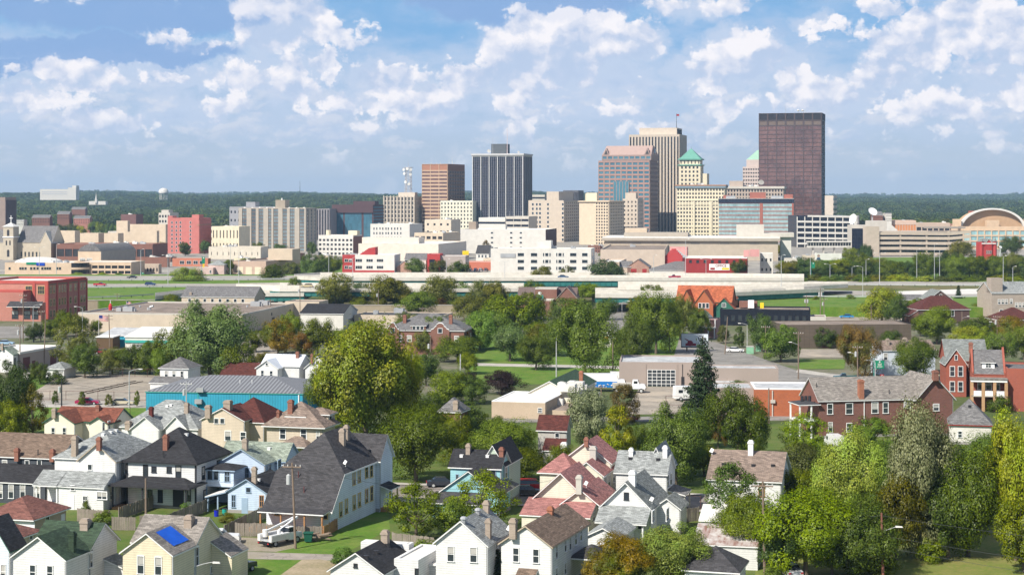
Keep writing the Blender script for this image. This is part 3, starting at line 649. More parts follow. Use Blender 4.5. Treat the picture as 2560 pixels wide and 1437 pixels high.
def mats():
 M={}
 for k,c,kind,kw in[('white_siding',(.76,.76,.75),'siding',{}),('bluewhite_siding',(.70,.76,.83),'siding',{}),('cream_siding',(.76,.68,.50),'siding',{}),('tan_siding',(.60,.52,.41),'siding',{}),('beige_siding',(.66,.56,.44),'siding',{}),('paleyellow_siding',(.74,.70,.58),'siding',{}),('palegreen_siding',(.56,.66,.55),'siding',{}),('teal_siding',(.33,.60,.66),'siding',{}),('powder_siding',(.55,.66,.80),'siding',{}),('slate_siding',(.075,.085,.10),'siding',{}),('grey_siding',(.50,.48,.44),'siding',{}),('cream_render',(.76,.71,.58),'plain',{}),('white_render',(.64,.615,.565),'plain',{}),('tan_render',(.48,.38,.28),'plain',{}),('beige_wall',(.56,.47,.37),'plain',{}),('taupe_block',(.36,.295,.26),'plain',dict(amt=.05)),('brown_wall',(.125,.098,.075),'panels',{}),('navy_wall',(.008,.011,.020),'plain',{}),('orange_brick',(.46,.12,.035),'brick',dict(col2=(.38,.095,.028))),('red_brick',(.215,.080,.055),'brick',dict(col2=(.165,.062,.045))),('salmon_brick',(.50,.20,.15),'brick',dict(col2=(.44,.17,.125))),('brick_wall',(.24,.10,.065),'brick',dict(col2=(.19,.075,.05))),('stone_wall',(.40,.33,.27),'brick',dict(col2=(.46,.38,.31),sc=2.0)),('roof_green',(.045,.075,.045),'shingle',{}),('roof_grey',(.22,.235,.225),'shingle',{}),('roof_light',(.29,.305,.30),'shingle',{}),('roof_black',(.030,.030,.034),'shingle',{}),('roof_char',(.060,.058,.062),'shingle',{}),('roof_brown',(.145,.105,.085),'shingle',{}),('roof_tan',(.25,.19,.155),'shingle',{}),('roof_umber',(.19,.135,.10),'shingle',{}),('roof_rust',(.20,.070,.045),'shingle',{}),('roof_maroon',(.10,.030,.024),'shingle',{}),('roof_pink',(.36,.165,.15),'shingle',{}),('roof_redbrown',(.20,.088,.070),'shingle',{}),('roof_sage',(.26,.30,.245),'shingle',{}),('roof_slate',(.18,.175,.175),'shingle',{}),('roof_weathered',(.26,.235,.21),'shingle',{}),('roof_orange',(.42,.12,.055),'shingle',dict(sc=1.2)),('flat_white',(.68,.66,.62),'plain',dict(amt=.12)),('flat_grey',(.40,.41,.42),'plain',dict(amt=.3,col2=(.52,.53,.54))),('flat_dark',(.055,.055,.06),'plain',{}),('flat_brown',(.27,.215,.175),'paved',dict(amt=.2)),('teal_ribs',(.035,.30,.44),'ribs',dict(sc=.9)),('roof_stripes',(.25,.26,.28),'ribs',dict(col2=(.12,.125,.14),sc=1.3)),('metal_roof',(.62,.66,.72),'ribs',{}),('rusty_roof',(.50,.47,.45),'rust',dict(col2=(.17,.055,.03))),('brown_metal',(.15,.11,.10),'ribs',{}),('cement',(.52,.49,.44),'plain',{}),('maroon_trim',(.16,.03,.025),'plain',{}),('green_trim',(.03,.13,.09),'plain',{}),('dark_trim',(.035,.035,.04),'plain',{}),('blue_trim',(.30,.40,.52),'plain',{}),('yellow_trim',(.62,.46,.20),'plain',{}),('tan_trim',(.50,.42,.32),'plain',{}),('teal_trim',(.05,.35,.30),'plain',{}),('fence_wood',(.26,.225,.185),'plain',dict(amt=.35,sc=2)),('raw_wood',(.42,.22,.10),'plain',dict(amt=.2)),('blue_tarp',(.008,.11,.62),'plain',{}),('door_red',(.30,.03,.03),'plain',{}),('rust_door',(.15,.055,.055),'panels',dict(sc=.5)),('red_paint',(.52,.035,.04),'plain',dict(amt=.08)),('green_steel',(.03,.22,.19),'plain',{}),('sign_green',(.008,.22,.12),'plain',dict(amt=.04)),('sign_blue',(.01,.06,.4),'plain',{}),('black',(.012,.012,.014),'plain',{}),('orange_paint',(.65,.16,.05),'plain',{}),('yellow_paint',(.8,.55,.02),'plain',{}),('pole_wood',(.22,.165,.125),'plain',dict(amt=.3,sc=3)),('pole_steel',(.45,.46,.46),'plain',{}),('rubber',(.02,.02,.02),'plain',{})]:
  M[k]=mat(k,c,.55 if 'trim' in k or 'paint' in k else.85,kind,**kw)
 return M
MT=mats();WHITE();GL();CURT()
m_=lambda k:MT[k]
# ---------------------------------------------------------------- ground cover, streets and the motorway
patch('city_paving',mat('city_paving',(.30,.28,.25),.9,'paved',(.36,.33,.28),.6),.02,[(-300,693),(2900,693),(2900,596),(-300,596)])
patch('city_greenery',GRASS,.06,[(1950,700),(2900,700),(2900,640),(1950,645)])
patch('city_greenery',GRASS,.06,[(520,690),(860,690),(860,650),(520,655)])
patch('yard_grass',mat('yard_grass',(.07,.13,.014),.95,'ground',(.13,.15,.04),2.2),.010,[(-400,1500),(2960,1500),(2960,1060),(-400,1060)])
patch('midtown_ground',mat('midtown_ground',(.19,.17,.125),.95,'ground',(.085,.115,.035),.8),.010,[(-300,1000),(1250,1000),(1250,780),(-300,780)])
patch('midtown_ground',mat('midtown_ground',(0,0,0)),.010,[(1250,960),(2900,960),(2900,742),(1250,742)])
patch('lawn',GRASS,.025,[(60,1060),(372,1060),(372,1016),(60,1014)])
patch('pavement',CONC,.04,[(40,1017),(372,1019),(372,1012),(40,1010)])
patch('street',mat('pale_street',(.36,.33,.29),.9,'paved'),.03,[(40,1011),(372,1013),(372,1002),(40,1000)])
patch('parking_lot',LOT,.035,[(70,1001),(410,1003),(408,938),(150,935),(75,962)])
patch('lot_edge_grass',GRASS,.04,[(75,985),(140,945),(160,930),(70,934)])
patch('workshop_yard',CONC,.04,[(56,960),(190,905),(165,905),(50,935)])
patch('alley',mat('alley_paving',(.33,.29,.25),.92,'paved',(.28,.25,.19),2.0),.02,[(560,1395),(840,1400),(1130,1418),(1130,1403),(840,1385),(560,1376)])
patch('lawn',GRASS,.016,[(672,1388),(850,1390),(975,1320),(968,1260),(850,1310),(740,1352)])
patch('lawn',GRASS,.016,[(575,1500),(850,1500),(850,1399),(575,1397)])
patch('dirt_drive',SOIL,.026,[(556,1376),(690,1378),(740,1368),(735,1345),(600,1342),(560,1352)])
patch('bare_dirt',DIRT,.026,[(735,1500),(830,1500),(850,1405),(800,1397),(755,1398),(700,1437)])
patch('street',mat('near_street',(.27,.235,.21),.92,'paved',None,1.5),.02,[(900,1243),(1900,1275),(1900,1243),(900,1208)])
patch('pavement',CONC,.12,[(900,1250),(1900,1283),(1900,1277),(900,1244)]);patch('pavement',CONC,.12,[(900,1207),(1900,1242),(1900,1238),(900,1202)])
patch('lawn',GRASSD,.018,[(1880,1500),(2900,1500),(2900,1300),(1900,1330)])
patch('park_lawn',GRASS,.03,[(1165,960),(1560,960),(1720,905),(1720,830),(1165,845)])
patch('park_lane',CONC,.05,[(1150,913),(1560,922),(1720,918),(1720,911),(1560,915),(1150,906)])
patch('restaurant_lot',LOT,.03,[(1560,1035),(1700,1035),(1730,966),(1600,966)])
patch('street',ROAD,.05,[(1180,1056),(2050,1050),(2050,1038),(1180,1044)])
patch('street',ROAD,.05,[(1680,905),(2060,1005),(2230,965),(2230,945),(1990,925),(1790,855),(1700,840)])
patch('pavement',CONC,.06,[(1990,930),(2105,945),(2105,938),(1995,922)]);patch('vacant_lot',LOT,.06,[(1998,893),(2110,893),(2100,872),(2003,872)])
patch('lawn',GRASS,.07,[(1996,922),(2110,922),(2115,898),(2000,898)])
patch('back_lot',LOT,.03,[(598,900),(700,898),(690,838),(604,838)]);patch('street',ROAD,.04,[(595,925),(720,922),(715,900),(596,902)])
patch('lot',LOT,.05,[(2020,815),(2290,812),(2290,783),(2030,783)])
patch('street',ROAD,.04,[(-100,845),(120,845),(190,815),(-100,815)])
patch('underpass',ROAD,.05,[(1500,850),(1560,850),(1700,752),(1540,752)])
def bank(name,z,pts,m,front=None):
 b=MB();top=[(*at(px,py,z),z)for px,py in pts];A=sum(top[i][0]*top[(i+1)%len(top)][1]-top[(i+1)%len(top)][0]*top[i][1]for i in range(len(top)))
 if A<0:top.reverse()
 b.hexa([(x,y,-.5)for x,y,_ in top],top);o=b.build(name,m);tag(o,kind='structure')
bank('motorway_bank',3.7,[(-200,752),(438,752),(444,727),(700,726),(760,722),(760,686),(-200,686)],GRASS)
bank('motorway_bank',3.5,[(1890,765),(2160,768),(2800,770),(2800,700),(1960,702),(1890,735)],GRASS)
bank('motorway_bank',2.0,[(860,768),(1300,765),(1480,750),(1480,700),(860,700)],mat('scrub',(.075,.085,.025),.95,'ground',(.15,.12,.06)))
patch('motorway_carriageway',HIWAY,3.74,[(-200,701),(760,700),(760,689),(-200,690)]);patch('motorway_carriageway',HIWAY,3.74,[(-200,719),(560,717),(720,712),(720,706),(560,709),(-200,710)])
patch('motorway_carriageway',HIWAY,3.56,[(1900,712),(2800,716),(2800,706),(1900,702)]);patch('motorway_carriageway',HIWAY,3.56,[(1890,735),(2500,742),(2800,742),(2800,732),(2400,731),(1900,722)])
patch('slip_road',mat('white_concrete',(.62,.60,.56),.85,'plain',amt=.08),3.58,[(2240,736),(2800,733),(2800,722),(2420,722),(2240,728)])
patch('dry_verge',mat('dry_verge',(.20,.15,.07),.95,'ground',(.09,.11,.03),1.0),3.57,[(1900,722),(2450,728),(2800,722),(2800,717),(1900,713)])
DECKM=mat('bridge_concrete',(.60,.57,.51),.85,'plain',amt=.14,col2=(.52,.49,.43));TEAL=mat('bridge_steel',(.03,.17,.16),.6,amt=.2)
def deck(label,z,pts,gird=2.0,piers=(),pz=0.0):
 r=thing('motorway_bridge',label,'bridge',(*at(pts[0][0],pts[0][1],z),0));ox,oy=r.location[:2]
 def W(px,py,zz):x,y=at(px,py,z);return(x-ox,y-oy,zz)
 s=MB();p=MB();g_=MB();n=0;rib=MB()
 for(xa,fa,ba),(xb,fb,bb)in zip(pts[:-1],pts[1:]):
  A,B,C_,D_=W(xa,fa,z),W(xb,fb,z),W(xb,bb,z),W(xa,ba,z)
  dn=lambda q,k:(q[0],q[1],q[2]-k);s.hexa([dn(A,.5),dn(B,.5),dn(C_,.5),dn(D_,.5)],[A,B,C_,D_])
  for(P,Q)in((A,B),(D_,C_),(tuple((a+b)/2 for a,b in zip(A,D_)),tuple((a+b)/2 for a,b in zip(B,C_)))):
   p.hexa([(P[0],P[1]-.2,z-.45),(Q[0],Q[1]-.2,z-.45),(Q[0],Q[1]+.2,z-.45),(P[0],P[1]+.2,z-.45)],[(P[0],P[1]-.2,z+.95),(Q[0],Q[1]-.2,z+.95),(Q[0],Q[1]+.2,z+.95),(P[0],P[1]+.2,z+.95)])
  if gird:
   g_.hexa([(A[0],A[1]+.3,z-.5-gird),(B[0],B[1]+.3,z-.5-gird),(B[0],B[1]+1.2,z-.5-gird),(A[0],A[1]+1.2,z-.5-gird)],[(A[0],A[1]+.3,z-.5),(B[0],B[1]+.3,z-.5),(B[0],B[1]+1.2,z-.5),(A[0],A[1]+1.2,z-.5)])
   m_n=int((B[0]-A[0])/2.4)
   for i in range(m_n):t=i/max(1,m_n);x=A[0]+(B[0]-A[0])*t;y=A[1]+(B[1]-A[1])*t+.3;g_.box(x-.07,x+.07,y-.2,y,z-.45-gird,z-.5)
 s.build('bridge_deck',DECKM,r);p.build('parapet',DECKM,r)
 if gird:o=g_.build('girder',TEAL,r)
 for px in piers:
  for k in(0,1,2):
   yf=[q for q in pts if q[0]<=px][-1];X,Y,_=W(px,yf[1]-(yf[1]-yf[2])*(.1+.4*k),z);b=MB();b.cyl((X,Y,-pz),(X,Y,z-gird-1.2),.7,.7,10);b.build('pier',CONC,r)
  X,Y,_=W(px,yf[1],z);X2,Y2,_=W(px,yf[2],z);b=MB();b.box(X-.9,X+.9,Y+.5,Y2,z-gird-1.6,z-gird-.5);b.build('pier_cap',CONC,r)
deck('long white motorway bridge on teal girders, the upper rear deck',7.0,[(735,696,690),(800,699,686),(1300,699.5,686),(1800,700,688),(2010,700,690)],2.2,(900,1040,1180,1330,1480))
deck('middle white motorway deck passing behind the tree row left of centre',6.0,[(590,718,714),(700,726,712),(1100,727,713),(1310,726,713)],1.8,(760,880,1000))
deck('lower left white slip road bridge beside the long grey roofed hall',4.6,[(388,746,738),(460,739,730),(640,738,728),(760,738,728)],1.8,(420,700))
deck('right rear white motorway deck in front of the hip-roofed hall',6.6,[(1545,722,709),(1800,723,710),(2010,722,710),(2120,716,710)],0,())
deck('right front white bridge deck over the dark underpass',6.0,[(1488,741,725),(1700,742,723),(1880,735,723),(2060,727,719)],1.7,(1541,1640))
def wall_run(name,label,cat,m,h,a,b_,z=0.0,t=.35,cap=None):
 P,Q=at(*a,z),at(*b_,z);L=math.hypot(Q[0]-P[0],Q[1]-P[1]);r=thing(name,label,cat,(*P,z),math.atan2(Q[1]-P[1],Q[0]-P[0]));b=MB();b.box(0,L,0,t,0,h);b.build('wall_face',m,r)
 n=int(L/5);c=MB()
 for i in range(n):c.box(i*5-.06,i*5+.06,-.06,0,0,h)
 if n:tag(c.build('wall_joint',m,r),kind='stuff')
 c=MB();c.box(-.05,L+.05,-.12,t+.1,h,h+.2);c.build('coping',cap or CONC,r);return r,L
wall_run('retaining_wall','concrete retaining wall under the grass bank by the red brick building','wall',mat('ret_wall',(.36,.30,.22),.9,'plain',amt=.2),3.9,(213,777),(395,776))
wall_run('retaining_wall','concrete retaining wall behind the low tan building','wall',mat('ret_wall',(0,0,0)),3.2,(880,785),(1150,785))
wall_run('retaining_wall','concrete retaining wall behind the parking lot with the blue cars','wall',mat('ret_wall',(0,0,0)),3.3,(2030,783),(2155,783))
def guard(label,z,pts):
 P=[(*at(x,y,z),z)for x,y in pts];r=thing('guard_rail',label,'guard rail',P[0]);o=Vector(P[0]);rb=MB();pm=MB();pm.box(-.12,.12,-.1,.1,0,.8);pme=pm.mesh('rail_post',[m_('dark_trim')])
 for a,b in zip(P[:-1],P[1:]):
  a=Vector(a)-o;b=Vector(b)-o;rb.hexa([(a.x,a.y-.1,.5),(b.x,b.y-.1,.5),(b.x,b.y+.02,.5),(a.x,a.y+.02,.5)],[(a.x,a.y-.1,.95),(b.x,b.y-.1,.95),(b.x,b.y+.02,.95),(a.x,a.y+.02,.95)]);n=int((b-a).length/5.0)
  for i in range(n):q=a+(b-a)*(i/n);link('rail_post',pme,r,q)
 rb.build('rail',m_('pole_steel'),r)
MT2=None
# ---------------------------------------------------------------- the neighbourhood below
def house(label,fit,name='clapboard_house',cat='house',group=None):return Bld(name,label,cat,fit,group)
def post(s,m,*xy,z0=0.0,z1=2.6,w=.09):
 for x,y in xy:b=s.one('porch_post',(m,));b.box(x-w,x+w,y-w,y+w,z0,z1)
W_,BW,CR=m_('white_siding'),m_('bluewhite_siding'),m_('cream_siding')
f=Fit(33,162,1398,5.0,15,xr=222);h=house('white clapboard house with dark green shingle roof and green chimney',f)
h.gable('gy',0,f.w,0,f.d,5.0,2.1,W_,m_('roof_green'));h.win('f',82,1429,13,34);h.win('f',125,1431,13,34)
h.gable('gx',-.6,f.w,f.d,f.d+6.2,5.0,2.15,W_,m_('roof_green'));h.win('r',226,1400,9,34);h.win('r',285,1405,7,12,'plain')
h.shed(f.w,f.w+2.2,f.d+3.4,f.d+6,3.3,2.5,m_('white_siding'),m_('roof_grey'),axis='x')
h.chim(181,1374,1331,.62,m_('roof_green'));h.chim(214,1317,1298,.9,TANB());h.done()
f=Fit(307,429,1386,5.0,15,xr=487);h=house('cream clapboard house with weathered grey roof under the blue tarp',f)
h.gable('gy',0,f.w,0,f.d,5.0,2.0,CR,m_('roof_weathered'));h.win('f',352,1411,17,44);h.win('f',396,1414,17,44)
h.gable('gx',-1.6,f.w,f.d,f.d+6.3,5.0,2.2,CR,m_('roof_weathered'));h.win('r',491,1390,9,44);h.win('r',530,1422,8,16,'plain')
h.shed(f.w,f.w+2.4,f.d+4.2,f.d+8.5,4.4,2.9,CR,m_('roof_weathered'),axis='x')
h.chim(473,1312,1290,.85,TANB());h.done()
c4=[h.hit(*p)for p in((389.6,1331.5),(426,1315.6),(472,1350.5),(434,1366.5))]
if all(c4):
 tb=MB();W3=[f.world(p[0],p[1],p[2]+.05)for p in c4];n_=6;G_=[]
 for i in range(n_+1):
  for j in range(n_+1):
   a,b=i/n_,j/n_;p=[(W3[0][k]*(1-a)+W3[1][k]*a)*(1-b)+(W3[3][k]*(1-a)+W3[2][k]*a)*b for k in range(3)];p[2]+=.03*math.sin(a*9)*math.sin(b*7)+.03;G_.append(p)
 base_=len(tb.v);tb.v+=[tuple(p)for p in G_]+[(p[0],p[1],p[2]-.04)for p in G_]
 for i in range(n_):
  for j in range(n_):q=i*(n_+1)+j;tb.f.append((q,q+n_+1,q+n_+2,q+1));tb.m.append(0)
 tag(tb.build('tarp',m_('blue_tarp')),'bright blue tarp fastened over the right slope of the cream house roof','tarp')
f=Fit(-62,22,1371,5.3,15,xr=60);h=house('pale blue house corner with slate roof cut off by the left edge',f)
h.gable('gy',0,f.w,0,f.d,5.3,2.9,BW,m_('roof_char'),fm=m_('green_trim'));h.win('r',37,1398,9,40);h.win('f',8,1428,12,34);h.done()
f=Fit(-20,55,1341,2.7,15,xr=97);h=house('low garage with brown hip roof behind the corner house',f,'garage','garage')
h.hip(0,f.w,0,f.d,2.7,1.1,m_('tan_siding'),m_('roof_redbrown'));h.win('r',77,1342,7,8,'plain');h.done()
f=Fit(-45,80,1298,2.6,15,xr=165);h=house('tan garage with red-brown hip roof and white eaves beside the wooden fence',f,'garage','garage')
h.hip(0,f.w,0,f.d,2.6,2.1,m_('tan_render'),m_('roof_redbrown'),ov=.5);h.door('f',f.u(45),0,4.6,2.3,WHITE(),'garage_door');h.win('r',118,1297,9,14,'plain');h.door('r',f.d-.8,0,.9,2.0,WHITE());h.done()
f=Fit(-40,147,1146,5.9,15,d=9.5);h=house('long dark slate coloured house with grey-brown roof and two chimneys at the left edge',f)
h.gable('gx',0,f.w,0,f.d,5.9,2.5,m_('slate_siding'),m_('roof_umber'))
h.win('f',68,1157,10,12,'plain');h.win('f',99,1157,10,12,'plain');h.win('f',12,1162,12,24)
h.shed(0,f.w-.3,-3.2,0,2.9,4.8,m_('slate_siding'),m_('roof_black'))
for x,w,k in((2,9,'window'),(28,13,'window'),(57,13,'window'),(93,14,'window')):h.win('f',x,1228,w,32,'sash',part=k)
h.chim(43,1142,1122,.62);h.chim(131,1143,1124,.62);h.vent(95,1137,'pipe',m=m_('dark_trim'));h.done()
f=Fit(198,288,1153,6.3,15,xr=400);h=house('large white two storey house with light grey roof beside the dark duplex',f)
h.hip(-4.4,f.w,1.2,f.d,6.3,3.3,W_,m_('roof_light'),ov=.3);h.gable('gy',0,f.w,0,7,6.3,2.2,W_,m_('roof_light'),fm=m_('tan_trim'))
h.win('f',225,1167,10,13,'plain')
h.win('r',315,1170,7,24);h.win('r',352,1150,6,22)
h.shed(-1.6,f.w-.35,-2.7,0,3.1,4.6,W_,m_('roof_light'));h.win('f',182,1219,9,11,'plain');h.win('f',255,1238,25,16,'wide');h.win('f',213,1250,11,20,'cross');h.win('r',281,1236,12,18,'grid')
h.door('f',1.9,0,.9,2.0,WHITE());h.shed(-5.2,-1.9,-2.7,0,3.1,4.6,W_,m_('roof_light'),wo=False);h.box('wall',W_,-4.9,-1.8,-.1,0,0,4.4);h.box('porch_floor',m_('cement'),-5.1,-1.7,-2.6,0,0,.5);post(h,WHITE(),(-5.0,-2.6),(-1.9,-2.6),z1=3.1)
h.chim(187,1137,1092,.72,TANB());h.chim(248,1117,1096,.6)
for p in((258,1087),(277,1081),(290,1077),(303,1073)):h.vent(*p)
h.done()
f=Fit(318,489,1159,6.2,15,xr=572);h=house('white house with steep black hip roof and dark window trim',f)
h.hip(0,f.w,0,f.d,6.2,4.1,W_,m_('roof_black'),ov=.45,fm=m_('dark_trim'))
for x,y,w,hh in((364,1177,11,30),(385,1173,10,13),(423,1174,10,13),(446,1179,12,30)):h.win('f',x,y,w,hh,'sash:dark_trim')
for x,y,w,hh in((375,1238,10,26),(401,1240,11,30),(473,1238,8,26)):h.win('f',x,y,w,hh,'sash:dark_trim')
h.door('f',f.u(446),.3,1.6,2.3,m_('dark_trim'));h.win('r',508,1182,6,30,'sash:dark_trim');h.win('r',512,1240,6,30,'sash:dark_trim');h.win('r',545,1166,5,28,'sash:dark_trim')
for u in(0,f.w):h.box('corner_board',m_('dark_trim'),u-.12,u+.12,-.04,.1,0,6.2)
h.hip(-.9,f.w+.2,-2.7,2.2,3.3,1.0,W_,m_('roof_black'),fm=m_('dark_trim'),axis='x',ins=2.2,wo=False);post(h,m_('dark_trim'),(-.8,-2.6),(3.6,-2.6),(f.w-.2,-2.6),z1=3.2);h.box('porch_floor',m_('raw_wood'),-.9,1.2,-2.7,-.05,0,.35)
h.chim(415,1121,1088,.66);h.vent(466,1087);h.vent(496,1079);h.vent(409,1143,'pipe',m=m_('dark_trim'));h.done()
f=Fit(548,660,1161,5.3,15,xr=688);h=house('pale blue house with sage green roof and overhanging enclosed porch',f)
h.gable('gy',0,f.w,0,f.d,5.3,1.9,m_('powder_siding'),m_('roof_sage'),fm=m_('blue_trim'));h.win('f',617,1183,11,28,'cross:blue_trim');h.win('r',673,1177,7,32,'cross:blue_trim')
h.gable('gx',-1.5,f.w+1.4,f.d,f.d+5.2,5.3,2.0,m_('powder_siding'),m_('roof_sage'),fm=m_('blue_trim'));h.win('r',698,1165,7,30,'cross:blue_trim')
x0,x1=f.u(514,-4),f.u(584,-4);h.hip(x0,x1,-4,0,5.0,.7,m_('powder_siding'),m_('roof_black'),z0=2.7,ov=.3,fm=m_('blue_trim'))
for x,w in((525,13),(541,13)):h.win('f',x,1187,w,22,'plain:blue_trim')
h.win('f',568,1189,12,28,'cross:blue_trim');post(h,m_('blue_trim'),(x0+.1,-3.9),(x1-.1,-3.9),z1=2.7);h.box('wall',m_('powder_siding'),x0+.5,x1,-.9,0,0,2.7)
h.chim(613,1122,1098,.7,TANB());h.vent(673,1122);h.vent(567,1140,'pipe',m=m_('rust_door'));h.done()
f=Fit(570,664,1231,2.9,15,d=8);h=house('small pale blue cottage with black gable roof and blue door',f,'cottage')
h.gable('gy',0,f.w,0,f.d,2.9,1.6,m_('powder_siding'),m_('roof_black'),fm=m_('blue_trim'));h.win('f',584,1252,9,30,'cross:blue_trim');h.door('f',f.u(612),0,.9,2.1,m_('blue_trim'));h.win('f',654,1252,9,26,'grid:raw_wood');h.win('f',621,1224,10,11,'plain:blue_trim')
h.shed(-3.1,0,.2,4.5,1.9,2.7,m_('powder_siding'),m_('flat_white'),wo=False,axis='x',fm=m_('blue_trim'));post(h,m_('blue_trim'),(-3.0,.3),(-1.6,.3),z1=2.1)
h.chim(636,1205,1168,.6,TANB());h.vent(646,1200);h.done()
f=Fit(666,826,1272,3.0,17,d=16.5);h=house('big pale blue house with steep charcoal catslide roof behind the utility truck',f)
w_=f.w;xm=w_/2;D_=min(15.5,f.v(939));pr=[(0,0),(D_,0),(D_,6.6),(3.75,6.6),(0,2.8)]
h.mb('wall',BW).hexa([(w_,y,z)for y,z in pr],[(0,y,z)for y,z in pr])
RC=h.mb('roof',m_('roof_char'));o_=.4
fp=[(-o_,-o_,2.75),(w_+o_,-o_,2.75),(w_+o_,3.7,6.85),(xm,8.3,11.4),(-o_,3.7,6.85)];RC.poly(fp)
rp=[(w_+o_,3.7,6.85),(w_+o_,D_,6.85),(xm,D_,11.4),(xm,8.3,11.4)];RC.poly(rp);RC.poly([(-o_,D_,6.85),(-o_,3.7,6.85),(xm,8.3,11.4),(xm,D_,11.4)])
fa=h.mb('fascia',WHITE());fa.box(-o_,w_+o_,-o_-.03,-o_+.05,2.5,2.74);fa.box(w_+o_-.05,w_+o_+.03,3.7,D_,6.62,6.84)
fa.hexa([(w_+o_-.05,-o_,2.5),(w_+o_+.03,-o_,2.5),(w_+o_+.03,3.7,6.6),(w_+o_-.05,3.7,6.6)],[(w_+o_-.05,-o_,2.72),(w_+o_+.03,-o_,2.72),(w_+o_+.03,3.7,6.83),(w_+o_-.05,3.7,6.83)])
h.mb('wall',BW).poly([(w_,D_,6.6),(0,D_,6.6),(xm,D_,11.2)])
h.blk.append((-o_,w_+o_,-o_,D_,lambda x,y:min(2.75+(y+o_)*1.0,6.85+4.55*(1-abs(x-xm)/(xm+o_)))if 1 else 0));h.cur=(0,w_,0,D_)
for x,y in((884.6,1193),(897.7,1187),(916,1176),(928,1174)):h.win('r',x,y,6,34,'sash:yellow_trim')
for x,y in((851.5,1273),(865.5,1265),(885,1255),(898,1249),(916,1239),(928.5,1233)):h.win('r',x,y,6,33,'sash:yellow_trim')
h.win('f',693,1279,12,16,'plain:yellow_trim');h.win('f',768,1277,13,10,'plain:yellow_trim');h.win('f',814,1284,9,24,'sash:yellow_trim')
h.gable('gx',1.0,w_+.5,D_+.1,D_+5,7.0,2.9,BW,m_('roof_char'));h.cur=(0,w_,0,D_)
h.shed(w_,w_+2.1,D_+.4,D_+3.4,3.6,2.9,BW,m_('roof_black'),wo=False,axis='x');post(h,m_('yellow_trim'),(w_+1.9,D_+.5),(w_+1.9,D_+3.2),z1=2.9);h.box('porch_floor',m_('raw_wood'),w_,w_+2,D_+.3,D_+3.4,0,.5)
post(h,m_('raw_wood'),(.2,-2.2),(3.0,-2.2),(6.2,-2.2),(w_-.2,-2.2),z1=2.6);h.box('deck',m_('raw_wood'),-1.6,w_-2.5,-2.4,-.05,0,.45);h.shed(0,w_,-2.4,-.3,2.55,2.75,BW,m_('roof_char'),wo=False,ov=.1)
for n_ in range(17):h.one('deck_board',(m_('raw_wood'),)).box(-1.6+n_*.4,-1.22+n_*.4,-2.5,-.05,.45,.49)
h.chim(856,1108,1073,.7,TANB());h.chim(866,1095,1064,.6,TANB());h.vent(746,1192,'pipe',m=m_('rust_door'));h.vent(760,1230,'pipe',m=m_('rust_door'));h.vent(864,1166,'dish');h.done()
f=Fit(111,185,1058,3.6,15,d=5);h=house('cream cottage with rust red roof and dark green eaves by the lawn',f,'cottage')
h.gable('gy',0,f.w,0,6,3.6,1.7,m_('cream_render'),m_('roof_rust'),fm=m_('green_trim'));h.win('f',133,1080,9,22);h.win('f',161,1080,9,22)
x1=f.u(284,3);h.gable('gx',0,x1,3,9.5,3.6,1.9,m_('cream_render'),m_('roof_rust'),fm=m_('green_trim'));h.cur=(0,x1,3,9.5);h.win('f',234,1076,8,28);h.gable('gy',x1-3.4,x1,.8,5,3.6,1.0,m_('cream_render'),m_('roof_rust'),fm=m_('green_trim'));h.win('r',258,1068,5,24);h.win('r',272,1064,5,24)
h.chim(136,1041,1027,.7,TANB());h.chim(245,1026,1014,.7);h.done()
f=Fit(290,480,1076,3.3,15,d=13);h=house('white house with many-gabled light grey roof below the teal warehouse',f)
h.hip(0,f.w,2,f.d,3.3,4.1,W_,m_('roof_light'),axis='x');x0,x1=f.u(329),f.u(396);h.gable('gy',x0,x1,0,6,3.3,1.9,W_,m_('roof_light'));h.cur=(0,f.w,2,f.d);h.win('f',380,1090,10,13,'plain');h.win('f',409,1090,9,12,'plain')
x0,x1=f.u(420,2),f.u(470,2);h.gable('gy',x0,x1,1.2,7,3.5,1.8,W_,m_('roof_light'));h.chim(378,1038,1018,.65,mat('maroon_brick',(.12,.03,.025),.9));h.chim(467,1030,1008,.7,TANB());h.vent(418,1016);h.vent(428,1013);h.chim(321,1070,1058,.9,TANB());h.done()
f=Fit(504,609,1052,5.2,15,d=5);h=house('beige house with broad dark red roof and paired attic windows',f)
h.gable('gy',0,f.w,0,7,5.2,1.9,m_('beige_siding'),m_('roof_maroon'));h.win('f',541,1052,10,12,'plain');h.win('f',556,1052,10,12,'plain');h.win('f',570,1089,14,22);h.win('f',608,1090,13,20,q=0)
x1=f.u(660,3);h.hip(2.0,x1,2.6,13,4.7,3.6,m_('beige_siding'),m_('roof_maroon'),axis='x');h.gable('gy',x1-.5,x1+3.2,6,12,3.9,1.6,m_('beige_siding'),m_('roof_maroon'));h.chim(570,1020,1002,1.2,TANB());h.chim(521,1068,1046,.9,TANB());h.done()
f=Fit(667,806,1068,6.0,15,xr=838);h=house('tan foursquare house with brown hip roof, two dormers and a brick chimney',f)
h.hip(0,f.w,0,f.d,6.0,3.7,m_('tan_siding'),m_('roof_tan'),ov=.7);h.win('f',707,1084,14,24);h.win('f',759,1085,14,24);h.win('f',690,1142,12,26);h.win('f',795,1088,8,18)
x0,x1=f.u(714),f.u(756);h.hip(x0,x1,.9,5,7.5,.9,m_('tan_siding'),m_('roof_tan'),z0=6.1,ov=.4);h.win('f',726,1051,10,12,'plain');h.win('f',741,1051,10,12,'plain')
h.hip(f.w*.55,f.w-.4,3.6,6.6,7.6,.9,m_('tan_siding'),m_('roof_tan'),z0=6.1,ov=.4,axis='x');h.win('r',826,1046,6,12,'plain')
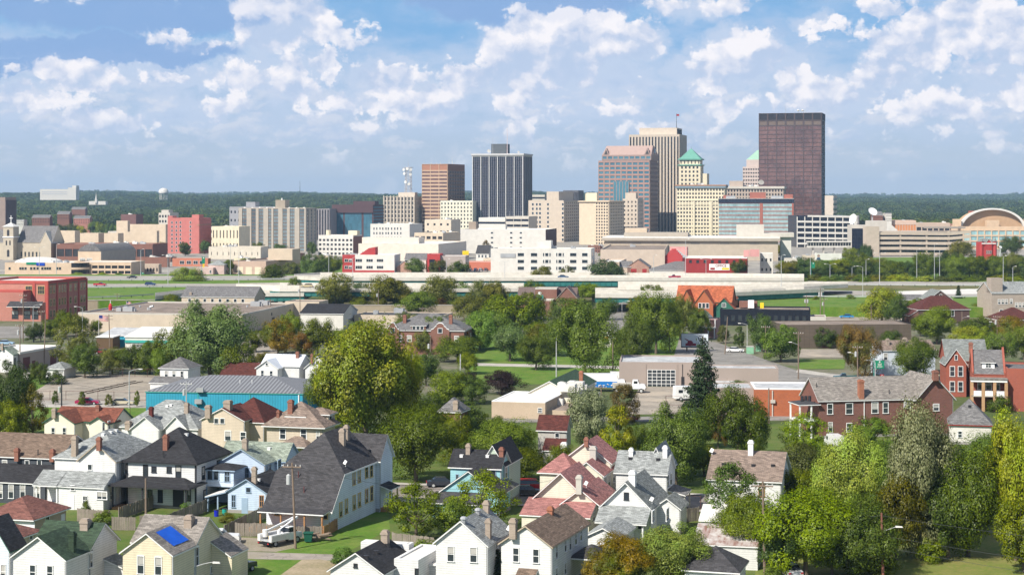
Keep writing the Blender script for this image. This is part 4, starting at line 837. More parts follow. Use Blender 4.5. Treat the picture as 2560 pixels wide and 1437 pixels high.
x0,x1=f.u(697,-2.5),f.u(765,-2.5);h.hip(x0,x1,-2.6,2.6,3.2,1.3,m_('tan_siding'),m_('roof_tan'),axis='x',ins=2,wo=False);post(h,WHITE(),(x0,-2.4),(x1,-2.4),z1=3.1)
h.chim(727,1028,1001,.8);h.chim(696,1040,1026,.45);h.chim(782,1096,1075,.7,TANB())if 0 else None;h.done()
f=Fit(1126,1250,1170,5.5,15,xr=1273);h=house('teal and pale green house with black roofs half hidden by a leafy tree',f)
h.gable('gx',0,f.w,0,f.d,5.5,1.9,m_('teal_siding'),m_('roof_black'));h.win('f',1143,1195,5,18,'plain:blue_trim');h.win('f',1234,1184,10,14,'plain:blue_trim');h.win('r',1265,1180,5,26)
h.gable('gy',4.0,f.w,f.d-3,f.d+6,5.8,2.4,m_('palegreen_siding'),m_('roof_black'));h.shed(f.w,f.w+1.6,1,4,3.2,2.6,m_('teal_siding'),m_('roof_slate'),wo=False,axis='x')
h.chim(1171,1132,1111,.6,TANB());h.chim(1254,1138,1120,.6);h.vent(1154,1140);h.vent(1219,1141)
x0,x1=f.u(1098,-6),f.u(1246,-6);h.gable('gy',x0,x1,-6,0,2.9,2.9,m_('teal_siding'),m_('roof_char'));h.shed(x0-.2,x1-2,-8.2,-6,1.9,2.9,m_('teal_siding'),m_('roof_char'));h.win('f',1120,1282,9,16);h.done()
f=Fit(1090,1216,1362,5.5,17,xr=1275);h=house('white clapboard house with speckled light grey roof and two chimneys',f)
h.gable('gy',0,f.w,0,f.d,5.5,2.3,W_,m_('roof_light'));h.win('f',1127,1384,15,36);h.win('f',1184,1386,15,36);h.win('r',1240,1370,6,30)
h.shed(-3.1,0,1.5,6,2.3,2.8,W_,m_('flat_white'),axis='x');h.chim(1216,1277,1253,.62,TANB());h.chim(1221,1340,1298,.55,TANB());h.vent(1195,1283,'dome',m=METAL());h.vent(1159,1305,'dome',m=METAL());h.vent(1273,1345,'dish');h.done()
f=Fit(1253,1377,1365,5.5,19,xr=1470);h=house('white clapboard house with brown shingle roof, right of the two bottom centre gables',f)
h.gable('gy',0,f.w,0,f.d,5.5,1.9,W_,m_('roof_umber'),fm=m_('tan_trim'));h.win('f',1290,1386,14,34);h.win('f',1340,1389,14,34)
for x,y in((1391,1378),(1413,1361),(1425,1357),(1439,1344),(1452,1334)):h.win('r',x,y,5,32)
for x,y in((1391,1432),(1413,1420)):h.win('r',x,y,5,26)
h.hip(f.w,f.w+3.0,7.5,12.5,2.9,1.1,W_,m_('roof_char'),axis='x',wo=False);post(h,WHITE(),(f.w+2.9,7.6),(f.w+2.9,12.3),z1=2.9);h.shed(f.w*.4,f.w*.7,-1.2,0,2.2,2.8,W_,m_('roof_umber'),wo=False)
h.chim(1283,1335,1301,.7,TANB());h.chim(1376,1282,1267,.6,mat('orange_chimney',(.42,.16,.08),.9,'brick',(.3,.1,.06)));h.done()
f=Fit(1428,1506,1188,5.3,15,xr=1540);h=house('cream two storey house with pink-red roofs, the back one of the pair',f)
h.gable('gy',0,f.w,0,f.d,5.3,1.6,m_('paleyellow_siding'),m_('roof_pink'));h.win('r',1513,1208,5,32);h.win('r',1522,1203,5,30);h.win('r',1534,1190,4,28)
x0=f.u(1347);h.hip(x0,.2,.6,8,5.3,2.2,m_('paleyellow_siding'),m_('roof_pink'),axis='y',ins=4.2);h.gable('gy',x0+2.0,4.2,5.2,f.d+3,6.2,2.6,m_('paleyellow_siding'),m_('roof_pink'))
h.chim(1466,1110,1099,.55);h.chim(1483,1143,1117,.85,m_('cement'));h.chim(1474,1120,1109,.01)if 0 else None;h.done()
f=Fit(1318,1492,1262,3.8,16,d=14);h=house('cream bungalow with overlapping pink-red gables and a leaning utility pole in front',f)
x1=f.u(1474,2);h.gable('gy',.2,x1,2,11,3.8,3.4,m_('paleyellow_siding'),m_('roof_pink'),ov=.5);x0=f.u(1405);h.gable('gy',x0,f.w,.6,10,3.8,1.7,m_('paleyellow_siding'),m_('roof_pink'),ov=.4)
h.shed(-.1,x0+.3,-2.2,2,2.5,3.9,m_('paleyellow_siding'),m_('roof_pink'));h.shed(x0+.3,f.w-.4,-2.6,.6,2.6,3.8,m_('paleyellow_siding'),m_('roof_pink'));h.vent(1466,1218,'dish');h.win('r',1484,1290,5,20)
h.chim(1448,1226,1193,.7,m_('cement'));h.vent(1302,1262,'dish');h.done()
f=Fit(1540,1665,1184,5.5,15,xr=1684);h=house('white two storey house with light grey side-gabled roof and two white chimneys',f)
h.gable('gx',0,f.w,0,f.d,5.5,2.3,W_,m_('roof_light'));h.win('r',1669,1202,4,30);h.win('r',1677,1197,4,28);h.gable('gy',3.6,f.w-.5,f.d-3,f.d+4,5.8,2.6,W_,m_('roof_light'));h.cur=(0,f.w,0,f.d)
h.shed(f.w,f.w+2.4,1.5,6,3.0,2.4,W_,m_('roof_slate'),wo=False,axis='x');post(h,m_('cement'),(f.w+2.2,1.7),(f.w+2.2,5.8),z1=2.5)
h.chim(1578,1137,1121,.55,WHITE());h.chim(1663,1141,1116,.6,WHITE());h.vent(1576,1147,m=m_('dark_trim'));h.vent(1645,1149,m=m_('dark_trim'));h.done()
f=Fit(1506,1624,1269,4.0,17,d=7);h=house('white house with steep grey gable and a black attic window',f)
h.gable('gy',0,f.w,0,10,4.0,2.9,W_,m_('roof_grey'),ov=.4);h.win('f',1566,1240,10,16,'plain:dark_trim');h.shed(.1,f.w-.1,-2.6,0,2.5,3.9,W_,m_('roof_light'),wo=False,ov=.35);post(h,WHITE(),(.3,-2.5),(f.w/2,-2.5),(f.w-.3,-2.5),z1=2.5);h.box('wall',W_,.2,f.w-.2,-.1,0,0,3.0);h.win('f',1532,1312,9,14,q=-.1);h.win('f',1600,1312,9,18,'plain',q=-.1)
h.gable('gy',f.w-.3,f.w+2.8,4.4,9,3.3,1.1,W_,m_('roof_grey'));h.win('r',1632,1290,5,26);h.win('r',1668,1285,6,26);h.chim(1581,1208,1178,.8,WHITE());h.vent(1630,1258,'dish');h.done()
f=Fit(1465,1550,1345,2.9,17,xr=1584);h=house('low white garage with worn light grey ribbed roof between two houses',f,'garage','garage')
h.gable('gy',0,f.w,0,f.d,2.9,1.0,W_,m_('roof_light'));h.done()
f=Fit(1771,1950,1204,5.6,15,xr=1973);h=house('white two storey house with broad tan-brown roof and white chimney above the treetops',f)
h.gable('gx',0,f.w,0,f.d,5.6,2.9,m_('white_siding'),m_('roof_tan'));h.win('f',1904,1226,14,28,'sash:raw_wood');h.win('f',1830,1228,13,28);h.win('r',1962,1212,5,26);h.chim(1877,1135,1102,.66,WHITE());h.vent(1809,1161,m=m_('dark_trim'));h.vent(1883,1164,m=m_('dark_trim'));h.vent(1932,1165,m=m_('dark_trim'));h.vent(1780,1136,'dish');h.done()
f=Fit(1735,1894,1368,2.6,13,d=5.5);h=house('long white shed with rust streaked metal roof right of the yellowing maple',f,'shed','shed')
h.shed(0,f.w,0,f.d,2.6,3.9,W_,m_('rusty_roof'),ov=.2);h.done()
f=Fit(1712,1843,1430,2.6,16,xr=1864);h=house('white garage with charcoal hip roof below the rusty shed',f,'garage','garage')
h.hip(0,f.w,0,f.d,2.6,2.1,W_,m_('roof_char'));h.win('f',1800,1450,20,14,'plain');h.done()
f=Fit(1752,1803,1303,2.5,13,d=4.5);h=house('small white garden shed with pale roof among the bright leaves',f,'shed','shed')
h.shed(0,f.w,0,f.d,2.5,3.6,W_,m_('flat_white'));h.door('f',f.w*.5,0,.9,2.0,WHITE());h.done()
f=Fit(826,956,1433,3.0,17,xr=1027);h=house('white garage house with black gable roof and flat roofed annex at the bottom edge',f)
h.gable('gy',0,f.w,0,f.d,3.0,1.9,W_,m_('roof_black'));h.win('f',889,1413,6,7,'plain:dark_trim');x1=f.u(1056,f.d*.55);h.body(f.w,x1,f.d*.4,f.d+3.2,0,3.9,W_,m_('flat_white'),.2);h.win('f',1042,1430,5,16,'plain:dark_trim');h.body(-.2,f.w-.4,f.d+.5,f.d+2,0,4.4,W_,m_('flat_white'),.1)
h.chim(963,1356,1327,.75,TANB());h.vent(968,1363,m=m_('dark_trim'));h.vent(940,1380,m=m_('dark_trim'));h.vent(915,1393,m=m_('dark_trim'));h.done()
f=Fit(1345,1414,1075,5.5,13,xr=1427);h=house('grey house with red-brown roof between two dark green trees',f)
h.gable('gx',0,f.w,0,f.d,5.5,1.9,m_('grey_siding'),m_('roof_maroon'));h.win('f',1393,1093,10,20);h.shed(f.w-3,f.w,-2.5,0,2.6,4.0,m_('grey_siding'),m_('roof_maroon'));h.chim(1410,1125,1108,.9,WHITE());h.chim(1312,1053,1044,.5,TANB())if 0 else None;h.done()
f=Fit(1098,1150,1030,6.2,15,xr=1170);h=house('brick house with blue-grey hip roof and tan chimney showing between tree crowns',f,'brick_house')
h.hip(0,f.w,0,f.d,6.2,2.2,m_('brick_wall'),m_('roof_slate'));h.chim(1140,1020,1003,.8,TANB());h.done()
f=Fit(2374,2477,1063,3.4,13,xr=2502);h=house('white house with grey-brown pyramid roof and red trimmed eaves beside the brick row',f)
h.hip(0,f.w,0,f.d,3.4,4.0,m_('white_render'),m_('roof_slate'),fm=m_('door_red'));h.win('f',2400,1085,9,14);h.vent(2424,1016,m=m_('dark_trim'));h.vent(2447,1015,m=m_('dark_trim'));h.done()
f=Fit(400,470,921,5.0,12,d=7);h=house('white house with grey hip roof left of the tall pale tree',f)
h.hip(0,f.w,0,f.d,5.0,2.2,W_,m_('roof_slate'));h.win('f',416,935,8,16);h.win('f',435,935,8,16);h.win('f',455,936,7,16);h.shed(-1,f.w*.8,-3,0,2.0,3.0,W_,m_('roof_slate'));h.done()
f=Fit(641,694,921,4.6,14,d=4);h=house('white house with shiny ribbed metal cross-gable roof behind the teal warehouse',f)
h.gable('gy',0,f.w,0,5,4.6,1.7,W_,m_('metal_roof'));h.win('f',656,934,7,16);h.win('f',678,935,7,16);h.win('f',667,910,6,6,'plain');x1=f.u(752,4);h.gable('gx',0,x1,3,10,4.9,2.1,W_,m_('metal_roof'));h.chim(744,893,880,.7);h.done()
f=Fit(763,826,921,4.6,14,d=9);h=house('white gabled house with a round attic vent at the big tree',f)
h.gable('gy',0,f.w,0,f.d,4.6,2.5,W_,m_('roof_grey'));h.win('f',782,937,8,10,'plain');h.win('f',793,906,6,6,'plain:dark_trim');h.chim(780,905,889,.5);h.done()
f=Fit(552,640,940,2.6,12,d=8);h=house('low building with dark rust brown roof behind the teal warehouse',f,'shed','shed')
h.gable('gx',0,f.w,0,f.d,2.6,2.4,m_('tan_render'),m_('roof_maroon'));h.done()
f=Fit(-12,33,886,4.4,15,xr=50);h=house('small white house with pale green roof and dark outside stair at the left edge',f)
h.gable('gy',0,f.w,0,f.d,4.4,1.6,W_,m_('roof_sage'),fm=m_('green_trim'));h.win('f',14,906,6,12);h.win('f',27,908,6,10);h.win('r',37,905,3,20,'plain:dark_trim');h.chim(6,872,862,.5,TANB())
for k in range(7):h.one('stair_step',(m_('dark_trim'),)).box(f.w+.3+k*.45,f.w+.75+k*.45,1.2,2.2,2.6-k*.36,2.72-k*.36)
h.done()
f=Fit(113,160,922,2.3,12,d=6);h=house('white garden shed with light grey roof beside the beige workshop',f,'shed','shed')
h.hip(0,f.w,0,f.d,2.3,1.4,W_,m_('roof_light'));h.done()
f=Fit(2205,2338,876,5.9,-8,d=8);h=house('white two storey house with tan roof behind the dark green tree',f)
h.gable('gx',0,f.w,0,f.d,5.9,1.9,m_('bluewhite_siding'),m_('roof_tan'));h.win('f',2214,891,8,16);h.win('f',2290,893,8,14);h.chim(2219,862,847,.7,TANB());h.chim(2262,858,845,.8,TANB());h.done()
f=Fit(2322,2380,748,6.5,-5,d=10);h=house('dark brown gabled house with grey roof behind the small spruce',f)
h.gable('gy',0,f.w,0,f.d,6.5,3.0,mat('brown_shingle_wall',(.12,.08,.07),.9),m_('roof_grey'));h.win('f',2352,738,5,5,'plain');h.win('f',2336,757,8,10);h.win('f',2360,757,8,10);h.done()
f=Fit(2296,2424,774,4.6,-6,d=13);h=house('large house with maroon hip roof and shaded porch behind the round tree',f)
h.hip(0,f.w,0,f.d,4.6,4.3,mat('dark_house_wall',(.10,.06,.055),.9),m_('roof_maroon'),axis='x');h.win('f',2382,783,7,14);h.shed(-3,0,0,8,2.6,4.4,m_('brick_wall'),m_('roof_maroon'),axis='x');h.done()
f=Fit(2258,2310,750,5.0,-6,d=8);h=house('pale blue-grey house with slate roof left of the brown gable',f)
h.gable('gx',0,f.w,0,f.d,5.0,1.6,m_('beige_wall'),m_('roof_slate'));h.win('f',2276,759,7,10);h.shed(-.2,f.w*.7,-3,0,2.4,3.2,m_('cement'),m_('roof_char'));h.done()
f=Fit(2500,2600,800,3.6,-6,d=12);h=house('house with maroon hip roof at the right edge under the stone building',f)
h.hip(0,f.w,0,f.d,3.6,3.6,m_('brick_wall'),m_('roof_maroon'),axis='x');h.done()
# ---------------------------------------------------------------- workshops, warehouses and brick buildings of the middle distance
def bld(name,label,fit,cat='building',group=None):return Bld(name,label,cat,fit,group)
f=Fit(365,757,984,4.1,7,xr=800);f.d=24;h=bld('warehouse','teal ribbed metal warehouse with a grey striped low roof',f,'warehouse')
h.hip(0,f.w,0,f.d,4.1,2.2,m_('teal_ribs'),m_('roof_stripes'),ov=.15,fm=m_('teal_trim'),axis='x',ins=9.5)
for px in(495,625):h.box('corner_post',m_('teal_trim'),f.u(px)-.08,f.u(px)+.08,-.06,.05,0,4.0)
h.box('downpipe',WHITE(),f.w-.9,f.w-.7,-.15,-.02,0,3.9)
for px,py in((498,1003),(502,974)):u=f.u(px);z=f.z(py,u,0);b=h.one('wall_vent',(METAL(),));b.box(u-.7,u+.7,-.8,-.02,z-.4,z+.45)
for px in(600,630,770):h.vent(px,958,'pipe',m=WHITE())
h.done()
f=Fit(-70,50,880,4.8,13,xr=152);h=bld('workshop','long beige block workshop with flat white roof and maroon doors at the left',f,'workshop')
h.body(0,f.w,0,f.d,0,4.8,m_('taupe_block'),m_('flat_white'),.5,cap=m_('flat_white'))
for px,y,w,hh in((66,912,17,34),(133,903,15,26),(84,919,8,22),(148,903,5,12)):
 v=f.v(px);Yv=f.yf(f.w,v);w2=abs(f.v(px+w/2)-f.v(px-w/2));b=h.one('garage_door' if w>10 else 'door',(m_('rust_door'),));h.fb(b,'r',v-w2/2,v+w2/2,0,hh*Yv/F,-.02,.06)
hvac(h,((68,858,'ac'),(82,856,'unit')));h.done()
f=Fit(-60,120,702,None or 13.4,12,xr=213);f.d=30;h=bld('brick_building','three storey red brick building with arched windows and painted pilasters at the left edge',f)
RB=m_('salmon_brick');TR=mat('brick_pilaster',(.42,.085,.07),.8);GT=mat('olive_panel',(.16,.16,.09),.8)
h.body(0,f.w,0,f.d,0,13.4,RB,m_('flat_white'),.8,cap=TR)
h.cur=(0,f.w,0,f.d);zz=[1.9,5.8,10.2]
for v0 in(0,.22,.5,.78,1.0):h.fb(h.one('pilaster',(TR,)),'r',v0*f.d-.35,v0*f.d+.35,0,13.0,.0,.25)
h.fb(h.mb('cornice',TR),'r',0,f.d,12.3,12.9,.0,.18);h.fb(h.mb('cornice_band',GT),'r',0,f.d,11.9,12.25,.0,.10);h.fb(h.mb('cornice',TR),'f',0,f.w,12.3,12.9,.0,.18)
for z in zz:
 for fr in(.07,.15,.29,.36,.43,.57,.70,.86,.94):h.put('r',(f.w,f.d*fr,z),1.0 if.2<fr<.5 else 1.4,2.3,'grid:yellow_trim')
for px in(24,56,72,103):h.put('f',(f.u(px),0,zz[2]),2.4,2.6,'grid:yellow_trim')if px>60 else None
for px in(72,103):h.fb(h.one('pilaster',(TR,)),'f',f.u(px+13)-.5,f.u(px+13)+.5,0,13,0,.25)
x0,x1=f.u(-60,-6),f.u(58,-6);h.body(x0,x1,-6,0,0,10.2,RB,m_('flat_white'),.6,cap=TR)
x1=f.u(104,-9);h.body(x0,x1,-9,-6.01,0,6.4,RB,m_('flat_dark'),.4);h.shed(f.u(22,-10),f.u(104,-10),-11.5,-9,5.0,6.6,RB,m_('roof_char'),wo=False,ov=.1)
for px in(38,68,88):h.put('f',(f.u(px,-9),-9,2.2),2.2,2.6,'wide:dark_trim');h.put('f',(f.u(px,-9),-9,4.6),1.8,1.2,'wide:dark_trim')
h.done()
f=Fit(195,606,785,6.0,9,xr=740);h=bld('warehouse','huge beige flat-roofed warehouse with brown gravel roof and rooftop ducts',f,'warehouse')
h.body(0,f.w,0,f.d,0,6.0,m_('beige_wall'),m_('flat_brown'),.5,cap=m_('cement'))
hvac(h,((283,776,'dome'),(298,778,'ac'),(322,778,'unit'),(350,768,'dome'),(375,775,'duct'),(490,755,'unit'),(480,757,'dome'),(530,755,'dome'),(640,765,'unit'),(618,768,'dome'),(660,762,'unit'),(625,752,'unit'),(560,758,'ac')),METAL())
h.body(f.w-3,f.w+9,f.d-3,f.d+9,0,6.6,m_('beige_wall'),m_('flat_brown'),.3)
for k,(v,z,w,hh)in enumerate(((f.d*.55,1.4,3,2.8),(f.d*.4,1.0,1.6,2),(f.d*.52,4.0,1.2,.9),(f.d*.88,3.6,1.4,1.2))):b=h.one('door' if z<2 else 'wall_vent',(m_('dark_trim'),));h.fb(b,'r',v-w/2,v+w/2,z-hh/2,z+hh/2,-.02,.05,cur=(0,f.w,0,f.d))
h.done()
f=Fit(252,326,838,3.4,10,d=10);h=bld('office_building','low teal walled office with light grey sloped roof beside the flag',f)
h.shed(0,f.w,0,f.d,3.2,4.6,m_('teal_ribs'),m_('flat_grey'));h.done()
f=Fit(313,470,843,3.6,10,d=13);h=bld('service_building','low service building with white sheet roof and teal front behind the shrubs',f)
h.shed(0,f.w,0,f.d,3.4,5.2,m_('white_render'),m_('flat_white'));h.box('fascia',m_('teal_trim'),0,f.w,-.3,-.05,1.9,2.6);h.win('f',345,862,30,8,'wide');h.win('f',400,864,30,8,'wide');h.done()
f=Fit(241,282,842,3.4,10,d=5);h=bld('shelter','small brown open shelter beside the flagpole',f,'shelter')
h.shed(0,f.w,0,f.d,3.2,3.4,mat('shelter_wall',(.12,.075,.04),.8),m_('flat_white'));h.done()
f=Fit(454,636,743,5.6,8,xr=668);f.d=14;h=bld('community_hall','long beige building with dark grey roof beyond the flat warehouse',f)
h.gable('gx',0,f.w,0,f.d,5.6,3.4,m_('beige_wall'),m_('roof_slate'))
for k in range(8):h.put('f',(f.u(474+k*19),0,4.2),1.0,1.4,'plain')
h.chim(477,736,731,.9,TANB());h.chim(660,722,712,1.2,TANB());h.done()
f=Fit(751,858,785,5.2,9,xr=893);h=bld('garage_building','weathered white shed-like building with black gable roof in front of the embankment',f,'garage')
h.gable('gx',0,f.w,0,f.d,5.2,2.5,m_('white_render'),m_('roof_black'));h.win('r',877,800,12,10,'wide');h.done()
f=Fit(885,1108,789,4.2,9,d=16);h=bld('flat_building','low tan building with dark flat roof behind the gabled brick apartments',f)
h.body(0,f.w,0,f.d,0,4.2,m_('beige_wall'),m_('flat_dark'),.3);hvac(h,((998,782,'unit'),(940,785,'ac')),METAL());h.done()
f=Fit(958,1160,827,6.4,8,xr=1186);h=bld('brick_apartments','brick apartment house with grey roof and two curved white-edged parapet gables',f,'apartments')
h.hip(0,f.w,0,f.d,6.4,4.0,m_('brick_wall'),m_('roof_slate'),axis='x')
for(cx,hw)in((982,17),(1101,24)):
 u=f.u(cx);k=hw/9.55;prof=[(-1,0),(-.95,.35),(-.72,.5),(-.6,.85),(-.42,1.05),(-.38,1.35),(-.2,1.62),(0,1.7),(.2,1.62),(.38,1.35),(.42,1.05),(.6,.85),(.72,.5),(.95,.35),(1,0)]
 P_=[(u+a*k,6.2+c*1.3)for a,c in prof];b=h.one('gable_wall',(m_('brick_wall'),));ring=[(u+k,0),(u-k,0)]+P_
 b.hexa([(x,.1,z)for x,z in ring],[(x,-.45,z)for x,z in ring]);b=h.one('gable_coping',(WHITE(),))
 for(xa,za),(xb,zb)in zip(P_[:-1],P_[1:]):b.hexa([(xa,-.52,za),(xb,-.52,zb),(xb,.15,zb),(xa,.15,za)],[(xa,-.52,za+.2),(xb,-.52,zb+.2),(xb,.15,zb+.2),(xa,.15,za+.2)])
 h.put('f',(u,-.46,6.4),1.1,1.2,'plain')
x0,x1=f.u(1028),f.u(1064);h.shed(x0,x1,.2,2.8,7.6,8.0,m_('brick_wall'),m_('roof_slate'));h.cur=(0,f.w,.2,f.d)
for px in(1035,1045,1055):h.put('f',(f.u(px,.2),.2,7.0),.8,.8,'plain')
h.cur=(0,f.w,0,f.d);h.row('f',8,2,f.w-2,4.2,1.1,1.5);h.row('r',4,2,f.d-2,4.2,1.1,1.5)
for px in(970,1012,1127):h.chim(px,808 if px!=1012 else 806,788,.9)
h.done()
f=Fit(1292,1400,745,6.0,6,d=14);h=bld('brick_hall','dark brick hall with brown metal gables and a teal container on its flat roof',f)
h.gable('gx',0,f.w*1.35,4,16,6.0,3.2,m_('brick_wall'),m_('brown_metal'),fm=m_('cement'));x0,x1=f.u(1338),f.u(1392,0)
h.body(x0,x1,0,8,0,9.6,m_('brick_wall'),m_('flat_brown'),.5,cap=m_('cement'));h.cur=(x0,x1,0,8);h.door('f',1.6,6.0,1.2,2.2,WHITE())
h.body(x0,x1-.8,-9,-.02,0,5.8,m_('brick_wall'),m_('cement'),.3,cap=m_('cement'))
h.gable('gy',x1+.05,x1+7.5,-2,10,6.0,4.0,m_('brick_wall'),m_('brown_metal'),fm=m_('cement'));h.box('roof_container',m_('teal_trim'),x0+.8,x0+3.2,-4,-2.4,5.8,7.2)
h.done()
f=Fit(1700,1790,772,5.0,14,d=16);h=bld('tiled_house','brick house with orange tile roofs and green gable trim',f,'house')
h.gable('gx',-2,f.w+4.5,5,17,7.0,5.0,m_('orange_brick'),m_('roof_orange'),fm=m_('green_trim'))
for a,b_ in((0,.36),(.40,.92)):h.gable('gy',f.w*a,f.w*b_,0,9,6.6,4.4,m_('orange_brick'),m_('roof_orange'),fm=m_('green_trim'));h.row('f',3,f.w*(b_-a)*.3,f.w*(b_-a)*.7,6.0,.9,1.6,'plain');h.row('f',3,f.w*(b_-a)*.3,f.w*(b_-a)*.7,2.8,.9,1.6,'plain')
x0=f.w*.93;h.gable('gy',x0,x0+6.6,1.5,9,5.0,3.4,m_('green_trim'),m_('roof_orange'),fm=m_('green_trim'));h.put('f',(x0+3.3,1.5,6.2),1.2,1.2,'grid');h.done()
f=Fit(1803,1838,748,5.0,14,d=8);h=bld('tiled_annex','small pyramid roof of orange tiles right of the gabled brick house',f,'annex');h.hip(0,f.w,0,f.d,5.0,2.6,m_('orange_brick'),m_('roof_orange'));h.done()
f=Fit(1735,1790,798,5.6,14,d=10);h=bld('porch_house','pinkish brick house with two tiers of white columned porches',f,'house')
h.gable('gy',0,f.w*.6,0,f.d,5.8,1.8,mat('pink_brick',(.50,.27,.25),.9,'brick',(.42,.2,.18)),m_('roof_light'));h.box('wall',mat('pink_brick',(0,0,0)),f.w*.6,f.w,0,f.d,0,5.4)
h.box('porch_floor',WHITE(),-3.5,f.w,-2.4,-.02,3.0,3.3);h.box('porch_roof',m_('flat_dark'),f.w*.45,f.w+1,-2.4,-.02,5.9,6.2)
post(h,WHITE(),(-3.2,-2.2),(-.6,-2.2),(2,-2.2),(4.6,-2.2),(f.w-.2,-2.2),z1=3.0,w=.15);post(h,WHITE(),(f.w*.5,-2.2),(f.w*.75,-2.2),(f.w,-2.2),z0=3.3,z1=5.9,w=.12)
h.win('f',1746,790,5,10);h.done()
f=Fit(1800,2026,776,5.2,9,d=18);h=bld('commercial_building','black painted brick commercial building with cluttered flat roof',f)
h.body(0,f.w,0,f.d,0,5.4,m_('navy_wall'),m_('flat_brown'),.5)
for k in range(12):h.put('f',(2.0+k*(f.w-4)/11,0,2.4),1.0,1.7,'plain:dark_trim')
hvac(h,((1868,760,'unit'),(1855,765,'ac'),(1925,765,'unit'),(1960,765,'dome'),(1985,766,'ac')),METAL());h.box('roof_hut',m_('brick_wall'),6,12,9,14,5.4,7.4);h.box('roof_hut',WHITE(),9,11,6,8,5.4,8.0);h.box('roof_tank',m_('yellow_paint'),13,14.2,6,7.2,5.4,7.2)
h.body(f.w,f.w+5,0,10,0,3.2,m_('cement'),m_('flat_brown'),.3);h.done()
f=Fit(1958,2278,812,6.6,-5,d=16);h=bld('windowless_building','long windowless brown block building facing the intersection',f)
h.body(0,f.w,0,f.d,0,6.6,m_('brown_wall'),m_('flat_brown'),.2);h.box('door',m_('rust_door'),f.u(2064)-1,f.u(2064)+1,-.05,.02,0,2.6);h.done()
f=Fit(1548,1758,906,5.4,5,d=18);h=bld('garage_building','taupe flat-roofed garage with a large glazed roller door',f,'garage')
h.body(0,f.w,0,f.d,0,5.4,m_('taupe_block'),m_('flat_grey'),.35);u0,u1=f.u(1619),f.u(1688);z1=f.z(924,u0,0);z0=f.z(967,u0,0)
fr=h.one('door_frame',(WHITE(),));nx,nz=6,5;cw,ch=(u1-u0)/nx,(z1-z0)/nz
for i in range(nx+1):fr.box(u0+i*cw-.05,u0+i*cw+.05,-.10,-.02,z0,z1)
for j in range(nz+1):fr.box(u0,u1,-.09,-.03,z0+j*ch-.05,z0+j*ch+.05)
pb=MB();pb.poly([(-cw/2,0,-ch/2),(cw/2,0,-ch/2),(cw/2,0,ch/2),(-cw/2,0,ch/2)]);pm=pb.mesh('pane',[GL()])
for i in range(nx):
 for j in range(nz):link('pane',pm,h.root,(u0+(i+.5)*cw,-.02,z0+(j+.5)*ch))
h.box('pilaster',m_('taupe_block'),f.u(1614)-.12,f.u(1614)+.12,-.1,-.01,0,5.0);h.box('pilaster',m_('taupe_block'),f.u(1693)-.12,f.u(1693)+.12,-.1,-.01,0,5.0);h.box('downpipe',m_('dark_trim'),f.u(1706)-.05,f.u(1706)+.05,-.14,-.02,0,5);h.box('door',m_('dark_trim'),f.u(1703),f.u(1711),-.05,-.01,0,2.2)
h.done()
f=Fit(1760,1946,921,4.6,5,xr=1976);h=bld('garage_annex','lower taupe annex with pale roof and a white sign beside the spruce',f,'garage')
h.body(0,f.w,0,f.d,0,4.6,m_('taupe_block'),m_('flat_grey'),.3);h.cur=(0,f.w,0,f.d);b=h.one('wall_sign',(WHITE(),));h.fb(b,'r',f.d*.35,f.d*.7,2.2,4.0,.0,.08)
h.shed(f.u(1790),f.u(1840),-1.6,0,1.4,1.6,m_('cement'),m_('flat_grey'),ov=.05);hvac(h,((1885,905,'dome'),(1845,908,'pipe')),METAL());h.done()
f=Fit(1886,2032,971,5.4,4,d=12);h=bld('workshop','flat-roofed workshop with bright orange brick wall and downpipes',f,'workshop')
h.body(0,f.w,0,f.d,0,5.4,m_('orange_brick'),m_('flat_grey'),.25,cap=WHITE());h.box('downpipe',m_('cement'),f.u(1931)-.1,f.u(1931)+.1,-.2,-.02,0,5);b=h.one('wall_vent',(m_('cement'),));b.box(f.u(1932)-.45,f.u(1932)+.45,-.45,-.02,2.6,3.2)
h.box('door',m_('dark_trim'),f.u(1888),f.u(1894),-.06,-.01,0,3.0);h.body(-8,0,2,12,0,5.2,m_('taupe_block'),m_('flat_grey'),.25);h.done()
f=Fit(2048,2290,1001,6.6,-11,d=9);h=bld('brick_apartments','long brown brick apartment house with weathered roof, white window frames and corner porch',f,'apartments')
h.gable('gx',0,f.w+1,0,f.d,6.6,3.4,m_('red_brick'),m_('roof_weathered'))
for x,y,w,hh in((2075,1022,13,24),(2123,1021,17,26),(2187,1019,16,26),(2214,1019,12,26),(2268,1012,15,14),(2076,1068,10,24),(2123,1068,12,20)):h.win('f',x,y,w,hh,'sash')
h.box('downpipe',WHITE(),f.u(2160)-.06,f.u(2160)+.06,-.15,-.02,2,6.5)
x0,x1=f.u(2290,-1),f.u(2380,-1);h.gable('gy',x0+.1,x1,-1.2,9,6.8,3.6,m_('red_brick'),m_('roof_weathered'),ov=.5);h.win('f',2340,1018,14,16,'sash')
h.hip(-3.8,-.1,-.5,4.5,6.0,.5,m_('red_brick'),m_('flat_dark'),wo=False,ov=.2);post(h,WHITE(),(-3.7,-.4),(-1.6,-.4),(-3.7,4.3),z1=6.0,w=.12);h.box('porch_floor',WHITE(),-3.8,-.1,-.5,4.5,3.0,3.2)
for k in(-2.6,-1.9,-1.2):b=h.one('roof_bin',(m_('dark_trim'),));b.cyl((k,1.5,6.4),(k,1.5,7.3),.3,.3,8)
h.chim(2152,992,950,.9,mat('orange_chimney',(0,0,0)));h.chim(2338,960,944,.9);h.vent(2223,984,'pipe',m=m_('dark_trim'));h.vent(2041,968,'pipe',m=m_('dark_trim'));h.done()
f=Fit(2365,2425,907,7.2,6,d=14);h=bld('brick_house','victorian red brick house with two narrow front gables and grey roof',f,'house')
